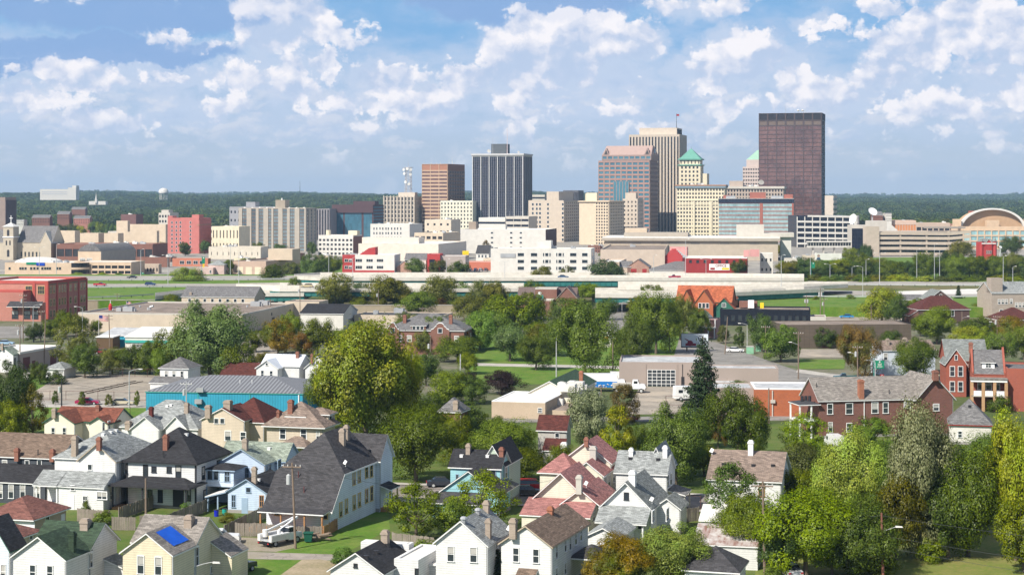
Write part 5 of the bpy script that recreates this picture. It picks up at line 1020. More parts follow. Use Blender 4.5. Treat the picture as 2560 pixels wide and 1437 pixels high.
OB=mat('victorian_brick',(.36,.085,.045),.9,'brick',(.30,.07,.04))
h.gable('gx',.5,f.w+4,3,13,7.4,4.0,OB,m_('roof_grey'),fm=OB);h.gable('gy',0,4.2,0,8,7.0,3.0,OB,m_('roof_grey'));h.gable('gy',5.2,f.w+1.4,1.0,8,7.0,3.2,OB,m_('roof_grey'))
h.cur=(0,4.2,0,8)
for z in(2.2,5.4):h.put('f',(1.3,0,z),.9,2.0);h.put('f',(3.0,0,z),.9,2.0);h.put('f',(6.8,1.0,z),1.1,2.2)
h.put('f',(2.1,0,8.3),.5,1.0,'plain');h.put('f',(6.8,1.0,8.3),.5,1.0,'plain');h.done()
f=Fit(2432,2512,942,6.6,12,d=13);h=bld('brick_house','red brick house with dormer, stepped parapets and white arched front porches',f,'house')
h.gable('gx',0,f.w,0,f.d,7.0,4.2,OB,m_('roof_slate'),ov=.1,fm=OB)
for u in(0,f.w):
 for(ya,za,yb,zb)in((-.1,7.1,f.d/2,11.6),(f.d/2,11.6,f.d,7.1)):h.mb('parapet',OB).hexa([(u-.2,ya,za-1),(u+.2,ya,za-1),(u+.2,yb,zb-1),(u-.2,yb,zb-1)],[(u-.2,ya,za+.4),(u+.2,ya,za+.4),(u+.2,yb,zb+.4),(u-.2,yb,zb+.4)])
x=f.w*.5;h.hip(x-1.2,x+1.2,1.4,4.5,9.3,1.2,WHITE(),m_('roof_slate'),z0=7.6,ov=.3);h.put('f',(x,1.4,8.7),1.0,.8,'grid')
h.cur=(0,f.w,0,f.d);h.row('f',3,1.5,f.w-1.5,5.0,1.0,1.9);h.box('porch_roof',m_('roof_weathered'),-.6,f.w+.4,-3.0,-.05,6.2,6.5);h.box('porch_roof',WHITE(),-.5,f.w+.3,-2.9,-.06,5.8,6.19)
for k in range(4):u=-.3+k*(f.w+.4)/3;b=h.one('porch_post',(mat('tan_brick',(.50,.30,.15),.9,'brick',(.44,.26,.13)),));b.box(u-.3,u+.3,-2.8,-2.2,0,5.8)
h.box('porch_floor',m_('cement'),-.4,f.w+.2,-2.8,-.06,2.9,3.15)
for k in range(3):u=k*(f.w+.4)/3;h.one('railing',(WHITE(),)).box(u+.05,u+(f.w+.4)/3-.65,-2.75,-2.62,3.15,4.05)
h.body(f.w+.25,f.w+8,-1,f.d,0,8.4,OB,m_('roof_slate'),.4);h.chim(2427,880,862,.8);h.done()
f=Fit(2480,2600,733,9.0,-6,d=14);h=bld('stone_building','pinkish stone apartment building with arched windows at the right edge',f,'apartments')
h.gable('gx',0,f.w,0,f.d,9.0,3.5,m_('stone_wall'),m_('roof_light'));h.cur=(0,f.w,0,f.d)
for px,py,n in((2507,754,3),(2550,762,3),(2528,753,1)):
 for k in range(n):h.win('f',px+(k-(n-1)/2)*9,py,6,11,'sash')
h.win('f',2503,778,8,8,'plain');h.body(0,4,.5,5,9,14.2,m_('stone_wall'),m_('flat_brown'),.5);h.done()
f=Fit(1229,1363,1005,3.3,14,xr=1412);h=bld('restaurant','tan flat-roofed restaurant with white roof, green side roof and exhaust ducts',f,'restaurant')
h.body(0,f.w,0,f.d,0,3.3,m_('tan_render'),m_('flat_white'),.15,cap=WHITE());h.win('f',1350,1025,9,11,'cross');b=h.one('wall_vent',(m_('dark_trim'),));b.box(f.u(1352)-.4,f.u(1352)+.4,-.1,-.01,.3,.7)
h.gable('gy',f.w*.35,f.w+1.8,f.d*.85,f.d+22,3.3,2.3,m_('cream_render'),mat('roof_forest',(.045,.085,.05),.9,'shingle'));h.body(f.w,f.w+6,f.d*.1,f.d*.85,0,1.6,m_('tan_render'),m_('flat_brown'),.15)
hvac(h,((1405,993,'ac'),(1398,1012,'ac'),(1420,978,'unit'),(1440,972,'unit'),(1215,998,'duct'),(1235,995,'unit')),m_('flat_white'));h.chim(1238,985,972,.8,TANB());h.chim(1453,961,928,.75,mat('orange_chimney',(0,0,0)));h.done()
f=Fit(1500,1562,836,3.6,8,d=9);h=bld('diner','small white roadside diner with orange awnings and dark door',f,'diner')
h.body(0,f.w,0,f.d,0,3.6,m_('white_render'),m_('flat_white'),.3);h.box('wall',m_('white_render'),f.w*.35,f.w*.65,-.4,2,0,4.8);h.box('door',m_('dark_trim'),f.w*.45,f.w*.56,-.46,-.4,0,2.6)
for a,b_ in((.05,.33),(.68,.97)):h.one('awning',(m_('orange_paint'),)).hexa([(f.w*a,-1.0,1.9),(f.w*b_,-1.0,1.9),(f.w*b_,-.02,2.0),(f.w*a,-.02,2.0)],[(f.w*a,-1.0,2.0),(f.w*b_,-1.0,2.0),(f.w*b_,-.02,3.0),(f.w*a,-.02,3.0)])
h.done()
# ---------------------------------------------------------------- downtown
def cm(k,c,**kw):return mat(k,c,**kw)
TANS=cm('tan_fins',(.52,.44,.36));GB=mat('dark_glass',(.020,.022,.030),.12,'glass',spec=.9);GBL=mat('blue_glass',(.045,.14,.20),.08,'glass',spec=.9,col2=(.09,.22,.28));GBR=mat('bronze_glass',(.165,.088,.078),.10,'glass',spec=.8,col2=(.085,.050,.050),sc=1.3)
GBLK=mat('blackish_glass',(.014,.018,.032),.12,'glass',spec=.7);GPALE=mat('curtained_glass',(.26,.44,.46),.25,'glass',spec=.6,col2=(.44,.60,.60));GSLAB=mat('slab_glass',(.09,.12,.14),.2,'glass',spec=.6,col2=(.24,.30,.32),sc=.7);WIN=mat('far_window',(.035,.035,.04),.2,'glass',spec=.6,sc=.8)
CREAM=cm('cream_stone',(.70,.62,.46));BEI=cm('beige_stone',(.56,.475,.385));WH=m_('white_render');PK=cm('pink_granite',(.34,.245,.215));CON=cm('pale_concrete',(.54,.50,.44));BRN=cm('brown_stone',(.40,.235,.155))
def tower(label,fit,cat='tower',name='tower'):return Bld(name,label,cat,fit)
def mast(s,x,y,z0,z1,r=.25,m=None,part='antenna'):
 b=s.one(part,(m or m_('pole_steel'),));b.cyl((x,y,z0),(x,y,z1),r,r*.4,5)
def roofstuff(s,z,n,w,d,seed=1,k=1.0):
 R=random.Random(seed)
 for i in range(n):
  x,y=R.uniform(.1,.85)*w,R.uniform(.1,.7)*d;a,b_,c=R.uniform(1.5,4)*k,R.uniform(1.5,4)*k,R.uniform(.8,2.0)*k
  b=s.one('roof_unit',(METAL()if i%2 else m_('flat_white'),));b.box(x,x+a,y,y+b_,z,z+c);b.box(x+.2,x+a*.5,y+.2,y+b_-.2,z+c,z+c*1.3)
f=Fit(1897,2054,598,a=15,xr=2062,Y=2000);h=tower('tall bronze glass tower at the right end of the skyline',f);Z=f.zt(282);w_,d_=f.w,f.d
DK=cm('bronze_frame',(.085,.062,.062),rough=.5);LV=mat('dark_louvers',(.028,.026,.034),.6,'louver',sc=2)
h.box('wall',DK,.3,w_-.3,.3,d_-.3,0,Z-.8);h.cur=(0,w_,0,d_);zb=f.zt(300);zc=f.zt(314)
for fc in 'fr':
 h.grid(fc,0,zc,7 if fc=='f' else 5,26,.93,.86,DK,GBR if fc=='f' else GBL,.35);h.grid(fc,zc,zb,7 if fc=='f' else 5,1,.80,.70,DK,cm('louver_brown',(.16,.12,.10)),.35);h.grid(fc,zb,Z,7 if fc=='f' else 5,1,.84,.86,DK,LV,.6)
h.box('roof',m_('flat_dark'),.5,w_-.5,.5,d_-.5,Z-.8,Z-.3);mast(h,w_*.42,8,Z,Z+9,.2)
b=h.one('antenna_rack',(m_('pole_steel'),));X=w_*.62
for k in range(5):b.cyl((X+k*2,6,Z-.5),(X+k*2,6,Z+3+(k%3)),.18,.1,5)
b.cyl((X,6,Z+2.6),(X+8,6,Z+2.6),.12,.12,5)
for k in(0,5):h.one('dish_antenna',(m_('flat_white'),)).cyl((X+k,5.2,Z+3),(X+k,5.6,Z+3.1),.3,1.3,10)
h.done()
f=Fit(1573,1699,592,a=15,xr=1716,Y=2020);h=tower('tall tan tower with vertical fins and a flag on its penthouse',f);Z=f.zt(336);w_,d_=f.w,f.d
h.box('wall',TANS,.3,w_-.3,.3,d_-.3,0,Z-.5);h.cur=(0,w_,0,d_);zl=f.zt(342)
h.vgrid('f',0,zl,16,.46,TANS,GB,1.1);h.fb(h.mb('parapet',TANS),'f',0,w_,zl,Z,.03,1.1);h.vgrid('r',0,zl,9,.15,TANS,GB,.5);h.fb(h.mb('parapet',TANS),'r',0,d_,zl,Z,.03,.5)
h.box('roof',m_('flat_white'),.5,w_,.5,d_,Z-.5,Z-.1);z2=f.zt(319);h.box('penthouse',BEI,f.u(1596),f.u(1690),6,d_-6,Z-.4,z2);h.box('penthouse_louver',m_('flat_dark'),f.u(1684),f.u(1690)+.06,7,d_-8,Z+1,z2-1.5)
mast(h,f.u(1689),6,z2,f.zt(283),.35,m_('dark_trim'));h.one('flag',(m_('door_red'),m_('flat_white'))).box(f.u(1689),f.u(1689)+3.2,5.9,6.0,f.zt(290),f.zt(285));h.done()
f=Fit(1496,1624,594,a=15,xr=1644,Y=1920);h=tower('pinkish granite tower with blue glass bands and a chamfered gable roof',f);Z=f.zt(401);w_,d_=f.w,f.d
h.body(0,w_,0,d_,0,Z,PK,m_('flat_brown'),.8);h.grid('f',0,Z-1.2,9,17,.76,.58,PK,GBL,.5,smat=cm('pink_band',(.40,.225,.185)));h.grid('r',0,Z-1.2,7,17,.60,.60,PK,GB,.5)
h.box('glass_bay',GBL,w_*.30,w_*.60,-1.2,-.55,0,Z*.72)
for k in range(6):h.one('mullion',(PK,)).box(w_*(.30+.06*k)-.3,w_*(.30+.06*k)+.3,-1.45,-1.21,0,Z*.72+.5)
z2=f.zt(387);x0,x1=f.u(1505,2),f.u(1628,2);h.body(x0,x1,2,d_-2,Z,z2,PK,m_('flat_brown'),.2,part='upper_wall');h.grid('f',Z+.5,z2-.3,9,1,.75,.5,PK,GBL,.4)
z3=f.zt(363);ya,yb=2,d_-2;ym=(ya+yb)/2;R=h.mb('gable_roof',cm('pink_roof',(.42,.30,.26)));R.hexa([(x0,ya,z2),(x1,ya,z2),(x1,yb,z2),(x0,yb,z2)],[(x0+1.5,ym-4,z3),(x1-1.5,ym-4,z3),(x1-1.5,ym+4,z3),(x0+1.5,ym+4,z3)])
h.box('round_window',GBL,x1-.6,x1+.1,ym-2.5,ym+2.5,z2+2,z3-3.5)
for u in(x0+1,x1-8):h.one('roof_gable',(PK,)).hexa([(u,ya-.2,z2),(u+7,ya-.2,z2),(u+7,ya+6,z2),(u,ya+6,z2)],[(u+3.2,ya+1,z3-3),(u+3.8,ya+1,z3-3),(u+3.8,ya+6,z3-3),(u+3.2,ya+6,z3-3)]);h.one('gable_vent',(m_('flat_dark'),)).hexa([(u+1.6,ya-.3,z2+.8),(u+5.4,ya-.3,z2+.8),(u+5.4,ya+1,z2+.8),(u+1.6,ya+1,z2+.8)],[(u+3.3,ya+.4,z3-5.2),(u+3.7,ya+.4,z3-5.2),(u+3.7,ya+1,z3-5.2),(u+3.3,ya+1,z3-5.2)])
h.done()
COP=cm('copper_green',(.12,.32,.25),rough=.6)
f=Fit(1698,1751,592,a=15,xr=1757,Y=1980);h=tower('slim cream tower crowned with a green copper pyramid cupola',f,name='cupola_tower');w_=f.w;d_=w_*.8;Z=f.zt(414)
h.box('wall',CREAM,.3,w_-.3,.3,d_-.3,0,Z);h.cur=(0,w_,0,d_);h.grid('f',0,Z,5,17,.48,.55,CREAM,WIN,.5,m0=1.2,m1=1.2);h.grid('r',0,Z,4,17,.45,.55,CREAM,WIN,.5)
z2=f.zt(400);h.box('cornice',COP,-1.5,w_+1.5,-1.5,d_+1.5,Z,Z+1.1);h.box('belfry',CREAM,.5,w_-.5,.5,d_-.5,Z+1.1,z2);h.box('cornice',COP,-1.2,w_+1.2,-1.2,d_+1.2,z2,z2+1.4)
for k in range(6):h.one('belfry_window',(WIN,)).box(1.5+k*(w_-4)/5,2.6+k*(w_-4)/5,.38,.5,Z+2,z2-.6)
z3=f.zt(372);h.mb('cupola',COP).hexa([(0,0,z2+1.4),(w_,0,z2+1.4),(w_,d_,z2+1.4),(0,d_,z2+1.4)],[(w_*.46,d_*.46,z3),(w_*.54,d_*.46,z3),(w_*.54,d_*.54,z3),(w_*.46,d_*.54,z3)]);mast(h,w_/2,d_/2,z3-1,z3+3,.3,COP)
h.body(w_,w_+7,3,d_,0,f.zt(434),CREAM,m_('flat_brown'),.5,part='side_wing');h.done()
f=Fit(1857,1930,590,a=15,d=30,Y=2100);h=tower('pale stepped tower with light green pyramid roof behind the bronze tower',f);w_=f.w;CR2=cm('pale_pink_stone',(.58,.48,.44))
Z=f.zt(417);h.body(0,w_,0,30,0,Z,CR2,m_('flat_brown'),.5);h.grid('f',0,Z-.8,12,18,.6,.42,CR2,WIN,.5);z2=f.zt(399);x0=f.u(1866,3);h.body(x0,w_-3,3,27,Z,z2,CR2,m_('flat_brown'),.3,part='upper_wall');z3=f.zt(383)
h.mb('pyramid_roof',cm('pale_copper',(.30,.48,.37))).hexa([(x0,3,z2),(w_-3,3,z2),(w_-3,27,z2),(x0,27,z2)],[(w_*.45,13,z3+4),(w_*.55,13,z3+4),(w_*.55,17,z3+4),(w_*.45,17,z3+4)]);h.done()
f=Fit(1692,1811,584,a=13,d=22,Y=1880);h=tower('broad cream stone block with blue cornice and arched windows under the cupola tower',f,'building','office_block');w_,d_=f.w,f.d;Z=f.zt(462)
h.box('wall',CREAM,.3,w_-.3,.3,d_-.3,0,Z-1);h.cur=(0,w_,0,d_);zc=f.zt(470);h.grid('f',0,zc,16,13,.55,.55,CREAM,WIN,.5);h.grid('r',0,zc,6,13,.5,.55,CREAM,WIN,.5)
for py in(502,513,568):h.fb(h.one('string_course',(CREAM,)),'f',-.2,w_+.2,f.zt(py),f.zt(py)+.6,.4,.95)
for u in(.36,.72):h.fb(h.one('bay',(CREAM,)),'f',w_*u-1.1,w_*u+1.1,0,f.zt(503),.4,1.5)
h.box('cornice',cm('blue_cornice',(.20,.27,.32)),-1.5,w_+1.5,-1.8,d_+1,zc,f.zt(465));h.box('cornice',BRN,-1.8,w_+1.8,-2.1,d_+1,f.zt(465),Z)
roofstuff(h,Z,3,w_,d_,4,1.4);h.done()
f=Fit(1811,1958,590,a=14,d=25,Y=1930);h=tower('pale brown stone block with arcaded top storeys between cream block and bronze tower',f,'building','office_block');w_,d_=f.w,f.d;Z=f.zt(466)
ST=cm('brownish_stone',(.44,.36,.30));h.box('wall',ST,.3,w_-.3,.3,d_-.3,0,Z-1);h.cur=(0,w_,0,d_);h.grid('f',0,Z-2.5,20,12,.5,.62,ST,WIN,.5);h.grid('r',0,Z-2.5,6,12,.5,.6,ST,WIN,.5);h.box('cornice',CON,-1.5,w_+1.5,-1.8,d_+1,Z-2.5,Z)
h.box('penthouse',ST,f.u(1822),f.u(1856),4,12,Z,f.zt(452));roofstuff(h,Z,6,w_*.9,d_,9,1.4);h.one('satellite_dish',(m_('flat_white'),)).cyl((w_*.62,4,Z+4.5),(w_*.62,5.6,Z+5.5),3.2,1.0,12);h.done()
f=Fit(1797,1984,592,a=9,xr=1991,d=18,Y=1780);f.d=18;h=tower('hotel with rows of pale curtained windows and red brick penthouses',f,'hotel','hotel');w_,d_=f.w,f.d;Z=f.zt(497);BR2=cm('hotel_brick',(.34,.12,.085))
h.box('wall',BR2,.3,w_-.3,.3,d_,0,Z-.5);h.cur=(0,w_,0,d_);zc=f.zt(508);um=w_*.57
h.grid('f',0,zc,30,9,.92,.80,BR2,GPALE,.35,u0=0,u1=um-1.6);h.grid('f',0,zc,23,9,.92,.80,BR2,GPALE,.35,u0=um+1.6,u1=w_-1.8)
h.fb(h.one('brick_pier',(BR2,)),'f',um-1.6,um+1.6,0,zc,.03,.4);h.fb(h.one('brick_pier',(BR2,)),'f',w_-1.8,w_,0,zc,.03,.4);h.fb(h.mb('side_wall',BR2),'r',0,d_,0,zc,.03,.3)
h.box('top_band',GBLK,-.4,w_+.4,-.5,d_,zc,Z);h.box('roof',m_('flat_white'),-.5,w_+.5,-.6,d_,Z,Z+.3)
for a,b_,t in((1808,1828,488),(1874,1914,481),(1960,1982,486)):h.one('penthouse',(BR2,)).box(f.u(a),f.u(b_),3,12,Z,f.zt(t))
h.one('roof_unit',(METAL(),)).box(f.u(1815),f.u(1838),2,8,Z,Z+3);h.one('roof_unit',(METAL(),)).box(f.u(1928),f.u(1958),2,8,Z,Z+3);h.done()
f=Fit(1182,1307,590,a=15,xr=1328);h=tower('dark blue glass tower with white vertical stripes and a square rooftop box',f);w_,d_=f.w,f.d;Z=f.zt(384);GR=cm('grey_fin',(.55,.54,.54));DG=cm('dark_band',(.05,.045,.06))
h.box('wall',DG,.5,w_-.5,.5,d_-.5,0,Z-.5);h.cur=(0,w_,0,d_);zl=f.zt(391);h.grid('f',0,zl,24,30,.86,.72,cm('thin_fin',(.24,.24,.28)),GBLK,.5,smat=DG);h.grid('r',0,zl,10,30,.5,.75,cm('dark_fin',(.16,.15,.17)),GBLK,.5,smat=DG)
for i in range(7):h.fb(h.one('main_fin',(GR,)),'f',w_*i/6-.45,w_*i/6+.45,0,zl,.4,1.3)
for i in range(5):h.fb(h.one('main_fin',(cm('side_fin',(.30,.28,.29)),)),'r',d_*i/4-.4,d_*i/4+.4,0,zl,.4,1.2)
h.box('crown_band',GR,-1.6,w_+1.6,-1.6,d_+1.6,zl+1.5,Z);h.mb('crown_band',GR).hexa([(-.3,-.3,zl-.5),(w_+.3,-.3,zl-.5),(w_+.3,d_,zl-.5),(-.3,d_,zl-.5)],[(-1.6,-1.6,zl+1.5),(w_+1.6,-1.6,zl+1.5),(w_+1.6,d_,zl+1.5),(-1.6,d_,zl+1.5)])
h.one('penthouse',(cm('grey_box',(.10,.11,.12)),)).box(f.u(1228,8),f.u(1265,8),8,24,Z,f.zt(359));mast(h,f.u(1268,8),8,Z,f.zt(318),.5,cm('mast_white',(.6,.5,.5)));mast(h,f.u(1232,8),8,Z,f.zt(343),.2);h.one('satellite_dish',(m_('flat_white'),)).cyl((f.u(1220),4,Z+3),(f.u(1220),5,Z+3.4),2.1,.6,12);h.one('satellite_dish',(m_('flat_white'),)).cyl((f.u(1294),4,Z+1.6),(f.u(1294),5,Z+2),1.3,.4,12);h.done()
f=Fit(1055,1119,588,a=22,xr=1161);h=tower('brown banded office tower with brick coloured top floors and rooftop antennas',f);w_,d_=f.w,f.d;Z=f.zt(410)
h.box('wall',BRN,.3,w_-.3,.3,d_-.3,0,Z-.4);h.cur=(0,w_,0,d_);zl=f.zt(426);BT=cm('band_tan',(.52,.36,.25));h.grid('f',0,zl,3,18,.93,.55,BT,GBR,.5);h.grid('r',0,zl,10,18,.72,.62,BRN,GBLK,.5)
h.grid('f',zl,Z,3,1,.93,.9,BT,cm('brown_panel',(.36,.17,.11)),.5);h.fb(h.mb('top_panel',cm('brown_panel',(0,0,0))),'r',0,d_,zl,Z,.03,.4);h.box('roof',m_('flat_brown'),.3,w_-.3,.3,d_-.3,Z-.4,Z)
for k,(x,t)in enumerate(((1060,404),(1078,405),(1092,404),(1101,403),(1127,398),(1142,392),(1144,402),(1155,404))):mast(h,f.u(min(x,1118),6)+max(0,x-1118)*.25,6,Z,f.zt(t),.25,m_('flat_white'))
h.done()
f=Fit(960,1036,588,a=15,xr=1054);h=tower('beige art deco building carrying a red and white lattice antenna mast',f,'building','office_block');w_,d_=f.w,f.d;Z=f.zt(492);DE=cm('deco_stone',(.58,.50,.42))
h.box('wall',DE,.3,w_-.3,.3,d_-.3,0,Z);h.cur=(0,w_,0,d_);h.grid('f',0,Z,9,9,.45,.8,DE,WIN,.6);h.grid('r',0,Z,7,9,.45,.8,DE,WIN,.5)
for k in range(10):h.fb(h.one('buttress',(DE,)),'f',w_*k/9-.5,w_*k/9+.5,0,Z+1.2,.6,1.3)
h.box('penthouse',DE,f.u(996,6),f.u(1037,6),6,16,Z,f.zt(481));lx,ly=f.u(1021,10),10;lb=h.one('lattice_mast',(cm('mast_steel',(.50,.46,.45)),));z0,z1=f.zt(481),f.zt(418);q=3.2
for(a,b_)in((-1,-1),(1,-1),(1,1),(-1,1)):lb.cyl((lx+a*q,ly+b_*q,z0),(lx+a*q*.8,ly+b_*q*.8,z1),.28,.22,5)
n_=7
for k in range(n_):
 za,zb_=z0+(z1-z0)*k/n_,z0+(z1-z0)*(k+1)/n_
 for(a,b_,c,e)in((-1,-1,1,-1),(1,-1,1,1),(1,1,-1,1),(-1,1,-1,-1)):lb.cyl((lx+a*q*.95,ly+b_*q*.95,za),(lx+c*q*.9,ly+e*q*.9,zb_),.13,.13,4);lb.cyl((lx+c*q*.95,ly+e*q*.95,za),(lx+a*q*.9,ly+b_*q*.9,zb_),.13,.13,4);lb.cyl((lx+a*q*.93,ly+b_*q*.93,zb_),(lx+c*q*.93,ly+e*q*.93,zb_),.15,.15,4)
for(dx,t)in((-4.4,424),(-3.6,434),(4.2,424),(3.8,436),(0,422),(2,460),(-2.2,455)):b=h.one('dish_antenna',(m_('flat_white'),));z=f.zt(t);b.cyl((lx+dx,ly-4.2,z),(lx+dx*.9,ly-3.2,z),1.7,.8,10)
lb.box(lx-5,lx+5,ly-4,ly+4,z1-.4,z1);mast(h,lx,ly,z1,f.zt(402),.2);h.done()
def block(label,xl,xs,xr,yb,yt,wall,glass=None,fg=None,rg=None,a=15,d=20,roof=None,par=.8,cat='building',name='office_block',Y=None,dep=.4,stuff=0,seed=1,group=None):
 f=Fit(xl,xs,yb,a=a,xr=xr,d=d,Y=Y);h=Bld(name,label,cat,f,group);Z=f.zt(yt);h.body(0,f.w,0,f.d,0,Z,wall,roof or m_('flat_white'),par);h.Z=Z
 if fg:h.grid('f',fg[4]if len(fg)>4 else 0,Z-par-.2,fg[0],fg[1],fg[2],fg[3],wall,glass or WIN,dep)
 if rg:h.grid('r',0,Z-par-.2,rg[0],rg[1],rg[2],rg[3],wall,glass or WIN,dep)
 if stuff:roofstuff(h,Z-par,stuff,f.w,f.d,seed)
 return h
block('cream hotel-like building with punched windows left of the dark striped tower',1101,1182,None,590,502,cm('ivory_stone',(.72,.68,.56)),None,(10,9,.4,.5),stuff=2).done()
h=block('beige stepped high-rise, tallest of the beige group in the centre',1321,1409,1447,605,501,BEI,None,None,(8,13,.55,.55));f=h.f
h.body(f.u(1366),f.w-5,1,f.d-2,h.Z,f.zt(479),BEI,m_('flat_white'),.6,part='upper_wall');h.cur=(0,f.w,0,f.d)
for px,n in((1332,6),(1342,7),(1350,7),(1370,9),(1407,9)):
 for k in range(n):h.win('f',px,511+k*11,4.5,6,'plain')
h.done()
h=block('beige cornice-topped high-rise right of the stepped one',1448,1522,1559,612,502,cm('warm_stone',(.66,.54,.40)),None,None,(9,14,.5,.55));f=h.f;h.grid('f',0,h.Z-1,5,14,.55,.55,cm('warm_stone',(0,0,0)),WIN,.4,u0=f.u(1489),u1=f.u(1521));h.box('cornice',cm('warm_stone',(0,0,0)),-1,f.w+1,-1.3,f.d,h.Z-1,h.Z-.2);h.one('penthouse',(CREAM,)).box(f.u(1463),f.u(1489),5,12,h.Z,f.zt(482));h.done()
h=block('narrow beige building with a stepped roof before the pink granite tower',1557,1594,1608,606,497,BEI,None,(4,10,.35,.45),(4,10,.4,.5),stuff=1);h.box('upper_wall',BEI,2,h.f.w-2,2,12,h.Z,h.f.zt(482));h.done()
block('small dark grey slab peeking over the beige group',1408,1446,1459,590,476,cm('dark_slab',(.12,.12,.14)),GB,(12,3,.5,.8),Y=2150,d=15).done()
block('low pale slab with dark windows behind the dark striped tower',1328,1362,None,590,487,CON,GB,(1,8,1,.4),Y=2150,d=15).done()
block('cream rooftop block over the beige group',1463,1490,None,590,484,CREAM,Y=2150,d=15).done()
h=block('long grey concrete apartment slab with stripes of blue windows',597,764,791,628,520,cm('grey_concrete',(.42,.375,.315)),GSLAB,None,(3,12,.4,.8),a=15,par=.5,name='apartment_slab',cat='apartments');f=h.f;CG=cm('grey_concrete',(0,0,0))
for a_,b_ in((606,617),(629,640),(647,659),(671,679),(684,696),(707,718),(725,737),(749,761)):h.grid('f',0,h.Z-.6,2,12,.92,.72,cm('window_brown',(.16,.12,.10)),GSLAB,.15,u0=f.u(a_),u1=f.u(b_))
P_=[597,606,617,629,640,647,659,671,679,684,696,707,718,725,737,749,761,765]
for i in range(0,len(P_),2):h.fb(h.one('wall_panel',(CG,)),'f',f.u(P_[i]),f.u(P_[i+1]),0,h.Z,.0,.5)
h.one('penthouse',(cm('tan_box',(.34,.29,.23)),)).box(f.u(685),f.u(709),3,12,h.Z,f.zt(500))
for k in range(9):h.one('roof_vent',(m_('flat_white'),)).dome((f.w*(k+.5)/9,5,h.Z-.3),1.1,.9,8,3)
mast(h,f.u(700),4,f.zt(500),f.zt(495),.8,m_('flat_white'));h.done()
h=block('pale blue-grey block behind the concrete apartment slab',574,688,None,600,517,cm('blue_grey',(.30,.30,.32)),GB,(12,4,.4,.3),Y=1700,d=30);h.one('penthouse',(cm('blue_grey',(0,0,0)),)).box(h.f.u(611),h.f.u(634),4,14,h.Z,h.f.zt(505));h.done()
block('mixed grey tower with dark glass corner right of the apartment slab',790,824,None,605,522,cm('grey_mix',(.26,.24,.25)),GB,(5,1,.5,1),d=20,Y=1750).done()
h=block('dark maroon office block with a big blue glass wall',832,933,959,600,512,cm('maroon_stone',(.085,.05,.055)),GBL,None,(1,11,1,.5),name='glass_office');f=h.f;MS=cm('maroon_stone',(0,0,0));z1=f.zt(532)
h.grid('f',0,z1,6,14,.95,.93,cm('navy_mullion',(.03,.05,.08)),GBL,.12,u0=f.u(838),u1=f.u(858));h.grid('f',0,z1,12,14,.95,.93,cm('navy_mullion',(0,0,0)),GBL,.12,u0=f.u(862),u1=f.u(904));h.grid('f',0,z1,6,14,.95,.93,cm('navy_mullion',(0,0,0)),GBL,.12,u0=f.u(909),u1=f.u(930));h.fb(h.one('top_wall',(MS,)),'f',-.3,f.w+.3,z1,h.Z,.0,1.6)
h.one('penthouse',(MS,)).box(f.u(880),f.u(934),4,15,h.Z,f.zt(503));h.done()
h=block('red painted brick hotel slab with small white windows, left part of the city',419,497,527,634,545,cm('red_painted_brick',(.50,.17,.15)),None,None,(10,10,.3,.5),par=1.0,name='brick_hotel',cat='hotel');f=h.f;h.cur=(0,f.w,0,f.d)
for px in(430,441,451,476):
 for k in range(8):h.win('f',px,556.5+k*10,4,5,'plain')
h.one('penthouse',(cm('red_painted_brick',(0,0,0)),)).box(f.u(474),f.u(492),4,12,h.Z,f.zt(537));h.one('penthouse',(cm('red_painted_brick',(0,0,0)),)).box(0,f.u(430),1,8,h.Z,f.zt(540));h.box('cornice',BRN,f.w*.94,f.w+.8,-.3,f.d,f.zt(563),f.zt(561));h.done()
h=block('dark brown striped tower cut off by the left edge',-60,13,40,600,493,cm('brown_tower',(.27,.21,.18)),GB,None,None);h.grid('r',0,h.Z-3,9,1,.45,1,cm('brown_fin',(.13,.095,.095)),GBLK,.6);h.done()
SD=cm('sandstone',(.58,.475,.36))
for(lb,xl,xs,xr,yb,yt,dd)in(('sandstone civic block with a stair tower, rearmost of the civic group',293,414,420,625,561,30),('plain sandstone tower block at the left of the civic group',291,319,325,627,552,14),('sandstone civic hall with projecting fins in front',194,246,262,636,583,22),('sandstone block with a deep side wing',260,295,309,638,583,22),('low sandstone annex behind the church roof',130,187,200,640,577,20),('sandstone block with two square towers near the red hotel',312,364,372,636,580,22),('narrow sandstone tower beside the red hotel',364,392,398,638,577,16)):
 h=block(lb,xl,xs,xr,yb,yt,SD,None,d=dd,name='civic_block');f=h.f
 if xs-xl>45:h.grid('f',4,7,6,1,.8,.35,SD,WIN,.2)
 h.done()
block('dark brick block with a pale rooftop box above the civic group',302,340,None,610,536,cm('plum_brick',(.16,.085,.08)),Y=1700,d=15,stuff=1).done()
h=block('grey stepped hospital block left behind the red hotel',397,425,None,605,532,CON,GB,(4,5,.6,.5),Y=1800,d=20);h.box('upper_wall',CON,2,10,2,12,h.Z,h.f.zt(525));h.done()
h=block('white low office behind the red hotel with rooftop rooms',526,595,None,625,567,WH,None,(9,3,.3,.4),stuff=4,seed=6);h.done()
block('cream low block with tall narrow windows by the apartment slab',530,598,None,634,566,CREAM,None,(8,2,.3,.6)).done()
h=block('white four storey factory loft with ribbon windows, left of the red and white school',796,883,905,640,588,WH,None,None,None);f=h.f;h.grid('f',0,h.Z-2,9,4,.6,.5,WH,WIN,.35);h.fb(h.mb('brick_side',m_('brick_wall')),'r',0,f.d,0,h.Z-1,.0,.2);h.one('penthouse',(CREAM,)).box(f.u(866),f.u(888),4,10,h.Z,f.zt(577));h.one('water_tank',(CREAM,)).cyl((f.u(815),5,h.Z),(f.u(815),5,h.Z+3.5),1.8,1.8,10);h.done()
